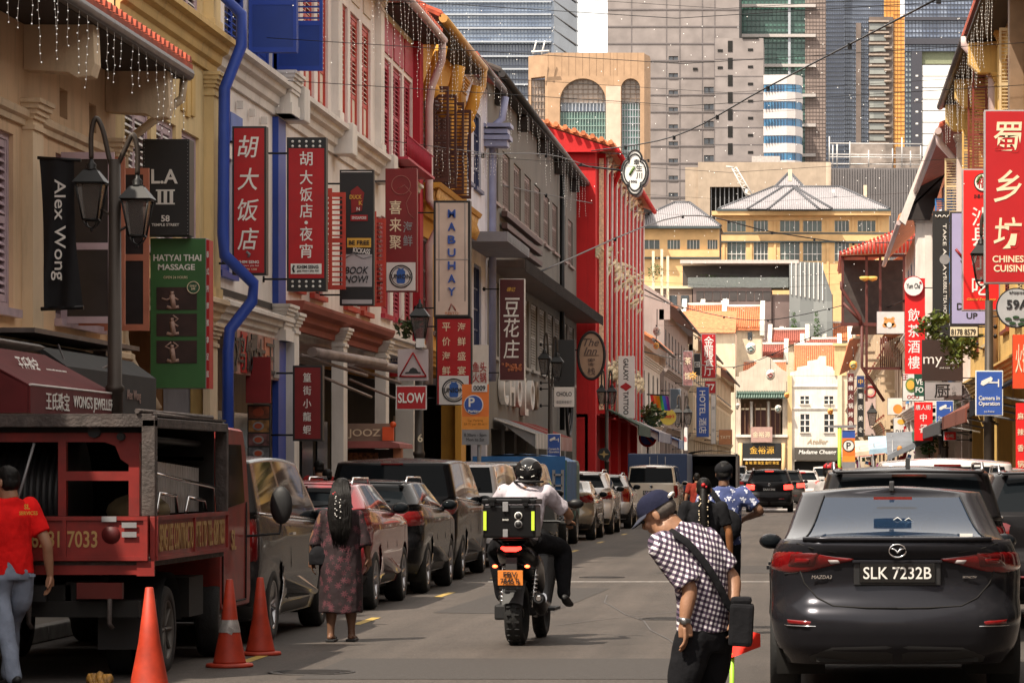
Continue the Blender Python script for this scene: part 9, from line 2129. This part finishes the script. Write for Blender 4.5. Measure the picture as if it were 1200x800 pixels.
 C('mpv','white car with orange-red corner lamps two cars ahead of the grey sedan','car',1.62,38.5,(.64,.60,.58),tails='tall',over=dict(H=1.735,L=4.4,wh=(.85,3.5),g0=(.1,3.7),g1=(.2,2.9),W=.92),lit=False)
 C('suv','dark brown SUV parked at the right kerb, seen beyond the grey sedan','car',2.55,32.2,(.018,.014,.014),tails='block',over=dict(H=1.60,W=.94))
 for i,(x,y,c,lab)in enumerate(((2.6,46,(.3,.3,.3),'grey car parked at the right kerb, mostly hidden'),(2.6,54,(.05,.05,.06),'dark car parked at the right kerb in front of the stalls'))):C('suv',lab,'car',x,y,c,tails='block',detail=0)
def cone(label,px,py,h,tape=False,Y=None,tilt=0):
 Y=Y or F*CZ/(py-VY);t=thing('traffic_cone',label,'traffic cone',(PX(px,Y),Y,0),0,'traffic cones by the truck');oc=M('worn_orange_cone',(.42,.032,.008),.6,var=.3,nscale=9,grime=.6,gcol=(.16,.03,.02));
 m=MB();m.lathe([(.145*h/.75,.03),(.138*h/.75,.05),(.075*h/.75,h*.5),(.028,h),(.020,h+.004)],n=28);m.build('body',oc,t,False)
 m=MB();m.lathe([(.20*h/.75,0),(.205*h/.75,.012),(.195*h/.75,.03),(.13*h/.75,.034)],n=28);m.build('base',oc,t,False)
 if tape:
  m=MB();m.lathe([(.094*h/.75,h*.40),(.075*h/.75+.004,h*.5),(.068*h/.75,h*.56)],n=24,caps=False);m.build('silver_tape',M('torn_silver_tape',(.40,.37,.35),.5,.3,var=.4,nscale=14),t,False)
  m=MB();m.cbox((.02,-.085*h/.75,h*.42),(.05,.01,.05),Matrix.Rotation(.5,3,'Y'));m.build('tape_end',M('torn_silver_tape',(.4,)*3),t,False)
 m=MB();m.lathe([(.028,h-.01),(.03,h-.05)],n=16,caps=False);m.build('tip',m_dark,t,False)
 return t
def lantern(mb_frame,mb_glass,c,s=1.0):
 x,y,z=c
 def ring(r,zz):return[(x+r*s*cos(pi/4+pi/2*k)*1.2,y+r*s*sin(pi/4+pi/2*k)*1.2,z+zz*s)for k in range(4)]
 A,B=ring(.20,.30),ring(.11,-.16)
 for k in range(4):mb_frame.tube([A[k],B[k]],.012*s,5);mb_frame.tube([A[k],A[(k+1)%4]],.016*s,5);mb_frame.tube([B[k],B[(k+1)%4]],.014*s,5)
 T=ring(.24,.31);U=ring(.10,.47)
 mb_frame.add(T+U,[(0,1,5,4),(1,2,6,5),(2,3,7,6),(3,0,4,7),(4,5,6,7),(3,2,1,0)])
 mb_frame.lathe([(.10*s,.47*s),(.06*s,.50*s),(.07*s,.54*s),(.03*s,.58*s),(.02*s,.66*s)],c,10)
 for k in range(4):mb_frame.tube([B[k],(lerp(B[k][0],x,.4),lerp(B[k][1],y,.4),z-.24*s),(x,y,z-.27*s)],.010*s,5)
 mb_frame.ball((x,y,z-.29*s),.022*s,8,6)
 mb_glass.add([(lerp(p[0],x,.05),lerp(p[1],y,.05),p[2])for p in A]+[(lerp(p[0],x,.05),lerp(p[1],y,.05),p[2])for p in B],[(0,1,5,4),(1,2,6,5),(2,3,7,6),(3,0,4,7)])
def lamp_post(label,px,Y,ptop,heads,colour=None,r=.07,num=None,s=1.0):
 t=thing('street_lamp',label,'street lamp',(PX(px,Y),Y,0),0,'ornate lamp posts');pm=colour or M('dark_bronze_post',(.050,.038,.030),.5,.4,var=.25);x=PX(px,Y);zt=PZ(ptop,Y)
 m=MB();m.lathe([(r*2.2,0),(r*2.2,.12),(r*1.7,.2),(r*1.5,.9),(r*1.15,1.0),(r*1.1,zt*.5),(r*1.3,zt*.5+.02),(r*1.3,zt*.5+.06),(r,zt*.5+.08),(r*.8,zt)],(x,Y,0),14);m.build('post',pm,t)
 fr,gl=MB(),MB()
 for(hx,hy,side)in heads:
  zc=PZ(hy,Y);xc=PX(hx,Y)
  if side:
   m=MB();zz=zc+.66*s;top=zz+.30
   m.tube(joints([((x,Y,zt-.1),.03),((lerp(x,xc,.2),Y,zt-.02),.03),((lerp(x,xc,.5),Y,top-.05),.03),((lerp(x,xc,.8),Y,top+.08),.03),((xc,Y,top-.08),.03),((xc,Y,zz-.03),.028)],5)[0],.032*s,8);m.tube([(x,Y,zc-.1),(lerp(x,xc,.6),Y,zc-.02)],.014,6);m.build('arm',pm,t)
  fr,gl=MB(),MB();lantern(fr,gl,(xc,Y,zc),s);lo=fr.build('lantern',M('black_iron',(.018,.018,.018),.45,.5,var=.15),t);gl.build('lantern_glass',M('dusty_lamp_glass',(.10,.09,.085),.2,var=.3,alpha=.6),lo)
 if num:
  put_text(fit(text_mesh(num,.2,bold=.01),None,.14),m_cream,t,(x,Y-r*1.35,num_z[0]))
 return t
num_z=[1.9]
def small():
 cone('scuffed orange traffic cone nearest the camera, cut by the bottom edge',175,812,.76,Y=22.6)
 cone('orange traffic cone with torn silver tape round its middle',269,781,.70,True)
 cone('plain orange traffic cone standing farthest from the camera, by the truck cab',305,767,.66)
 t=thing('litter','crumpled yellow and brown packaging lying on the road beside the nearest cone','litter',(PX(118,23.6),23.6,0));m=MB();random.seed(3)
 for i in range(7):m.tube([(PX(106+i*3.5,23.6),23.6+random.uniform(-.1,.1),.02),(PX(110+i*3.5,23.6),23.5,.05+random.uniform(0,.05)),(PX(114+i*3,23.6),23.45,.02)],[.02,.035,.012],6)
 m.build('wrapper',M('mustard_brown',(.36,.18,.03),.6,var=.6,nscale=20),t)
 Y=19;t=thing('marker_post','lime green post wrapped with a bright red-orange cloth behind the bending man','post',(PX(857,Y),Y,0));m=MB();m.tube([(PX(857,Y),Y,0),(PX(858,Y),Y,PZ(765,Y))],.014,10);m.build('post',M('lime_post',(.4,.72,.05)),t)
 m=MB();rows=[[(PX(lerp(850,891,q),Y)+.0,Y+.05*sin(q*5+f*3),PZ(lerp(750-10*sin(q*2.2),772-14*q,f),Y))for q in spaced(0,1,8)]for f in(0,.35,.7,1)];m.grid(rows);m.grid([[(a,b+.04,c)for a,b,c in r]for r in rows]);m.build('cloth',M('hot_red_cloth',(.85,.03,.015),.7,var=.1),t)
 lamp_post('double-headed lantern street lamp nearest the camera on the left',134.5,33.0,187,[(107,243,1),(161,262,1)],r=.075,s=.80)
 t=lamp_post('tall lantern post carrying the hump and SLOW signs',491,52.2,402,[(492,388,0)],r=.075,s=.78)
 m=MB();FB(m,487.5,497,396.5,407,51.9,.1);m.build('junction_box',m_whitep,t);put_text(fit(text_mesh('6',.2,bold=.01),None,.13),m_cream,t,(PX(493.5,52.2),52.08,PZ(513,52.2)))
 lamp_post('double lantern post in front of the grey building with a camera sign',645,94.2,452,[(638,432,1),(653,436,1)],r=.08,s=.95);lamp_post('slim double lantern post by the red building',711,112.5,480,[(705,468,1),(717,468,1)],r=.07,s=.9)
 lamp_post('double lantern post past the rainbow flag on the left',800,158,500,[(794,492,1),(806,492,1)],r=.08,s=1.2);lamp_post('single lantern lamp on the right post behind the big red sign',1159,66.3,352,[(1150,318,1)],r=.10,s=1.15)
 t=lamp_post('lantern post farther back on the right with the smaller camera sign',1107,100.3,440,[(1107,430,0)],r=.10,s=1.1);lamp_post('far right lantern post in front of the pale pink banner',1022,190,508,[(1022,493,0)],r=.09,s=1.6)
 put_text(fit(text_mesh('5',.2,bold=.01),None,.13),m_cream,t,(PX(1107,100.3)-.0,100.1,PZ(520,100.3)))
 t=thing('hanging_plant','leafy hanging plant with yellowish leaves over the dark brown board on the right','plant',(PX(1120,82),82,PZ(400,82)),0,'street plants')
 for i,(a,b,r)in enumerate(((1083,383,.22),(1100,376,.24),(1112,402,.2),(1124,402,.26),(1136,397,.24),(1118,420,.2),(1095,390,.16),(1140,412,.16))):leafy(t,(PX(a,82),82+(i%3)*.2,PZ(b,82)),r*1.25,90,seed=i,col=(.13,.17,.03),size=.34)
 m=MB();m.tube([(PX(1083,82),82,PZ(384,82)),(PX(1110,82),82.1,PZ(392,82)),(PX(1140,82),82.4,PZ(404,82)),(4.6,83,PZ(410,82))],.02,5);m.build('stem',m_darkwood,t)
 t=thing('hanging_plant','small dark leafy plant beside the second lamp lantern on the left','plant',(PX(475,56),56,PZ(385,56)),0,'street plants');leafy(t,(PX(474,56),56,PZ(384,56)),.18,80,seed=3,col=(.05,.07,.02),size=.4);leafy(t,(PX(484,56),56,PZ(380,56)),.14,60,seed=4,col=(.05,.07,.02),size=.4)
 t=thing('potted_palm','small palm-like plant under the rainbow flag on the far left','plant',(PX(765,148),148,PZ(510,148)),0,'street plants');leafy(t,(PX(764,148),148,PZ(487,148)),.6,160,seed=6,col=(.09,.13,.03),size=.3)
 t=thing('potted_shrub','dark green shrub in pots among the far right stalls','plant',(PX(1085,118),118,0),0,'street plants');leafy(t,(PX(1089,118),118,PZ(522,118)),.35,140,seed=8,col=(.04,.10,.02),size=.3);leafy(t,(PX(1062,125),125,PZ(520,125)),.35,120,seed=9,col=(.05,.09,.03),size=.3);m=MB();m.lathe([(.15,0),(.22,.5)],(PX(1085,118),118,.13));m.tube([(PX(1089,118),118,.6),(PX(1089,118),118,PZ(525,118))],.03);m.build('pot',m_tileR,t)
 for k,px in enumerate((930,957)):
  t=thing('climbing_plant',('green climber on the left fin of the dark modern block','green climber on the right fin of the dark modern block')[k],'plant',(PX(px,399),398.5,PZ(398,399)),0,'street plants')
  for j in range(4):leafy(t,(PX(px,399),398.6,PZ(392-j*8,399)),.55-.08*j,60,seed=j+k*7,col=(.05,.12,.02),size=.3)
 random.seed(21);cols=[(.55,.05,.04),(.06,.16,.40),(.60,.45,.10),(.10,.30,.12),(.60,.55,.50),(.45,.12,.30),(.62,.26,.06),(.2,.2,.22)]
 labs=['souvenir stall with a slanted grey awning, nearest on the right pavement','stall with a pale blue canopy and hanging goods on the right','stall with cream canopy stacked with boxes, middle right','stall heaped with coloured bags farther on at the right','last small stall at the far right end']
 for i,(px,Y)in enumerate(((1075,118),(1050,132),(1030,150),(1012,175),(1003,200))):
  t=thing('market_stall',labs[i],'stall',(PX(px,Y),Y,0),0,'market stalls on the right pavement');x=PX(px,Y);m=MB()
  for dx in(-.9,.9):m.tube([(x+dx,Y,0),(x+dx,Y,2.7)],.03,5);m.tube([(x+dx,Y+1.6,0),(x+dx,Y+1.6,2.9)],.03,5)
  m.build('pole',m_grey,t);m=MB();m.add([(x-1.1,Y-.4,2.45-.3*(i==0)),(x+1.1,Y-.4,2.7+.5*(i==0)),(x+1.1,Y+2,3.1),(x-1.1,Y+2,3.0)],[(0,1,2,3)]);m.add([(x-1.1,Y-.4,2.45-.3*(i==0)),(x+1.1,Y-.4,2.7+.5*(i==0)),(x+1.1,Y-.42,2.5+.5*(i==0)),(x-1.1,Y-.42,2.25-.3*(i==0))],[(0,1,2,3)]);m.build('canopy',M('stall_canopy_%d'%i,((.16,.17,.19),(.35,.50,.62),(.62,.52,.38),(.50,.10,.08),(.55,.50,.45))[i],.8,var=.2),t)
  m=MB();m.box(x-.9,Y,.2,x+.9,Y+1.2,.85);m.build('counter',m_darkwood,t)
  for k in range(16):
   m=MB();cx=x+random.uniform(-.85,.85);cz=random.uniform(.9,2.5);w_=random.uniform(.10,.26);
   if k%3:m.cbox((cx,Y-.05+random.uniform(-.1,.3),cz),(w_,.12,w_*random.uniform(.8,1.8)),Matrix.Rotation(random.uniform(-.4,.4),3,'Y'))
   else:m.ball((cx,Y+.05,cz),(w_*.6,w_*.5,w_*.7),10,6)
   m.build('hanging_goods',M('goods_%d'%(k%8),cols[k%8],.6,var=.3),t)
 random.seed(5);cw=M('ornament_cream',(.75,.70,.62),.5,var=.3,nscale=8);co=M('ornament_orange',(.80,.42,.10),.5,var=.3)
 for i,(px,py,r,Y,o,lab)in enumerate(((880,408,9,230,0,'large white oval lantern with blue marks hanging over the far street'),(903,439,8,240,0,'white cloud-shaped lantern with pink trim over the black-signed shop'),(864,476,5,230,0,'slim white fish-shaped lantern hanging at the far left'),(912,479,6,240,0,'small white and teal lantern hanging before the loggia windows'),(922,463,4.5,240,1,'yellow pear-shaped lantern between the two end shophouses'),(812,440,7,185,1,'orange starburst ornament on the far left'),(1000,428,7,220,1,'round orange lantern at the right before the corner pier'),(973,482,5,240,1,'yellow blossom lantern in front of the white shophouse windows'),(770,388,7,150,0,'white and red character lantern hanging left of the white gable'),(769,405,5,150,1,'yellow lower half lantern hung under the red and white one'))):
  t=thing('festival_lantern',lab,'lantern',(PX(px,Y),Y,PZ(py,Y)),0,'festival lanterns over the street');R=r*.8*Y/F;c=(PX(px,Y),Y,PZ(py,Y));m=MB()
  if 'star' in lab:
   m.prism([(c[0]+(R if k%2==0 else R*.5)*cos(pi*k/8),c[2]+(R if k%2==0 else R*.5)*sin(pi*k/8))for k in range(16)],'y',Y-.15,Y+.15)
  else:m.ball(c,(R*(.5 if 'slim' in lab else .85),R*.5,R),14,9);m.ball((c[0]+R*.3,Y-.1,c[2]+R*.45),(R*.5,R*.3,R*.4),10,6)
  m.build('shade',co if o else cw,t);m=MB();m.tube([(c[0]-R*.6,Y-R*.52,c[2]-R*.1),(c[0],Y-R*.58,c[2]+R*.25),(c[0]+R*.5,Y-R*.52,c[2]-R*.2)],R*.09,5);m.tube([(c[0]-R*.3,Y-R*.55,c[2]-R*.4),(c[0]+R*.3,Y-R*.55,c[2]-R*.35)],R*.08,5);m.build('painted_mark',(M('teal_mark',(.05,.25,.28),.5),m_redprint,m_grey)[i%3],t);m=MB();m.tube([c,(c[0],Y,c[2]+R+.8)],.02,4);m.build('cord',m_black,t)
 cables=[('long cable sloping up across the tower to the top right',[(-8.0,118,PZ(177,118)),(PX(790,100),100,PZ(160,100)),(PX(900,82),82,PZ(102,82)),(PX(1100,60),60,PZ(-2,60))],.022),('cable of bulbs running across the street below the grey eaves',[(-8.7,60,PZ(160,60)),(PX(480,72),72,PZ(182,72)),(PX(640,95),95,PZ(181,95)),(-8.0,125,PZ(178,118)),(PX(760,125),125,PZ(172,120))],.014),('cable sagging from the grey building over to the right signs',[(-8.6,100,PZ(322,100)),(PX(800,150),150,PZ(253,150)),(PX(905,160),160,PZ(272,160)),(PX(1000,160),160,PZ(285,160)),(PX(1075,150),150,PZ(281,150))],.03),('upper cable from the white house to the end of the grey building',[(-8.7,62,PZ(166,62)),(PX(520,80),80,PZ(200,80)),(PX(640,105),105,PZ(228,105)),(PX(760,150),150,PZ(250,150))],.016),('low cable across the far street',[(-8.5,130,PZ(325,130)),(PX(800,190),190,PZ(360,190)),(PX(900,220),220,PZ(375,220)),(PX(1040,200),200,PZ(345,200))],.03),('second low cable in front of the shophouses at the street end',[(-8.3,160,PZ(412,160)),(PX(860,230),230,PZ(430,230)),(PX(950,230),230,PZ(395,230)),(PX(1060,150),150,PZ(352,150))],.03)]
 for lab,pts,r in cables:
  t=thing('overhead_cable',lab,'cable',pts[0],0,'cables over the street');q,_=joints([(p,.01)for p in pts],6);m=MB();m.tube(q,r,5);m.build('cable',m_black,t);m=MB()
  for i in range(3,len(q),3):m.cbox(q[i]+Vector((0,0,-.04)),(.05+r*2,.05,.09+r*2))
  m.build('clip',m_black,t)
 icicles('icicle lights along the cream house eave, top left',[(-7.9,25,6.55),(-7.9,41,6.55)],36,(.35,.8),1)
 icicles('icicle lights hung from the cornice of the blue and yellow houses',[(-8.2,43,10.9),(-8.2,54,10.9)],20,(.6,1.6),2)
 icicles('icicle lights below the white and crimson house gutters',[(-8.15,60,11.15),(-8.15,72,11.05)],16,(.8,1.8),3);icicles('icicle lights along the ochre house gutter',[(-8.15,72.5,11.6),(-8.15,81,11.6)],12,(.7,1.5),4)
 icicles('icicle lights under the dark eave of the grey building',[(-8.3,84,11.9),(-8.3,120,12.3)],22,(.6,1.6),5);icicles('icicle lights on the right-hand eave',[(4.15,74,13.0),(4.15,101,13.0)],26,(.8,1.9),6)
 icicles('curtain of icicle lights on the cable in front of the ochre house',[(-8.6,66,PZ(165,66)),(-8.0,84,PZ(182,84))],26,(.4,.9),7)
 icicles('icicle lights in front of the dark red seafood sign',[(PX(452,68),68,PZ(196,68)),(PX(490,68),68,PZ(196,68))],9,(.5,1.9),8)
 random.seed(77)
 for k,(Y,a,b,c,d,n,lab)in enumerate(((48,250,560,-10,90,40,'net of tiny fairy bulbs across the street nearest the camera'),(75,520,1150,-10,250,190,'net of tiny fairy bulbs across the middle of the street in front of the towers'),(130,560,1080,120,420,170,'net of tiny fairy bulbs across the far street'),(170,740,1060,250,440,120,'net of tiny fairy bulbs over the distant crossing'))):
  t=thing('fairy_light_net',lab,'fairy lights',(0,Y,8),0,'fairy lights strung over the street');m=MB()
  for i in range(n):m.ball((PX(random.uniform(a,b),Y),Y+random.uniform(-6,6),PZ(random.uniform(c,d),Y)),.0095*(Y/60)**.7,4,3)
  m.build('bulb',m_bulb,t,kind='stuff');m=MB()
  for q in range(3):yy=lerp(c,d,q/3);m.tube([(-8.4,Y+q*2,PZ(yy,Y)),(-2,Y+q*2,PZ(yy,Y)-.4),(4.5,Y+q*2,PZ(yy,Y))],.006,3)
  m.build('support_wire',m_black,t)
ground();left_row();right_row();far_end();towers();behind()
left_signs();right_signs();build_vehicles();build_people();build_scooter();small()
for o in list(bpy.data.objects):
 if '_Y' in o:del o['_Y']
bpy.data.scenes.remove(bpy.data.scenes['workbench'])
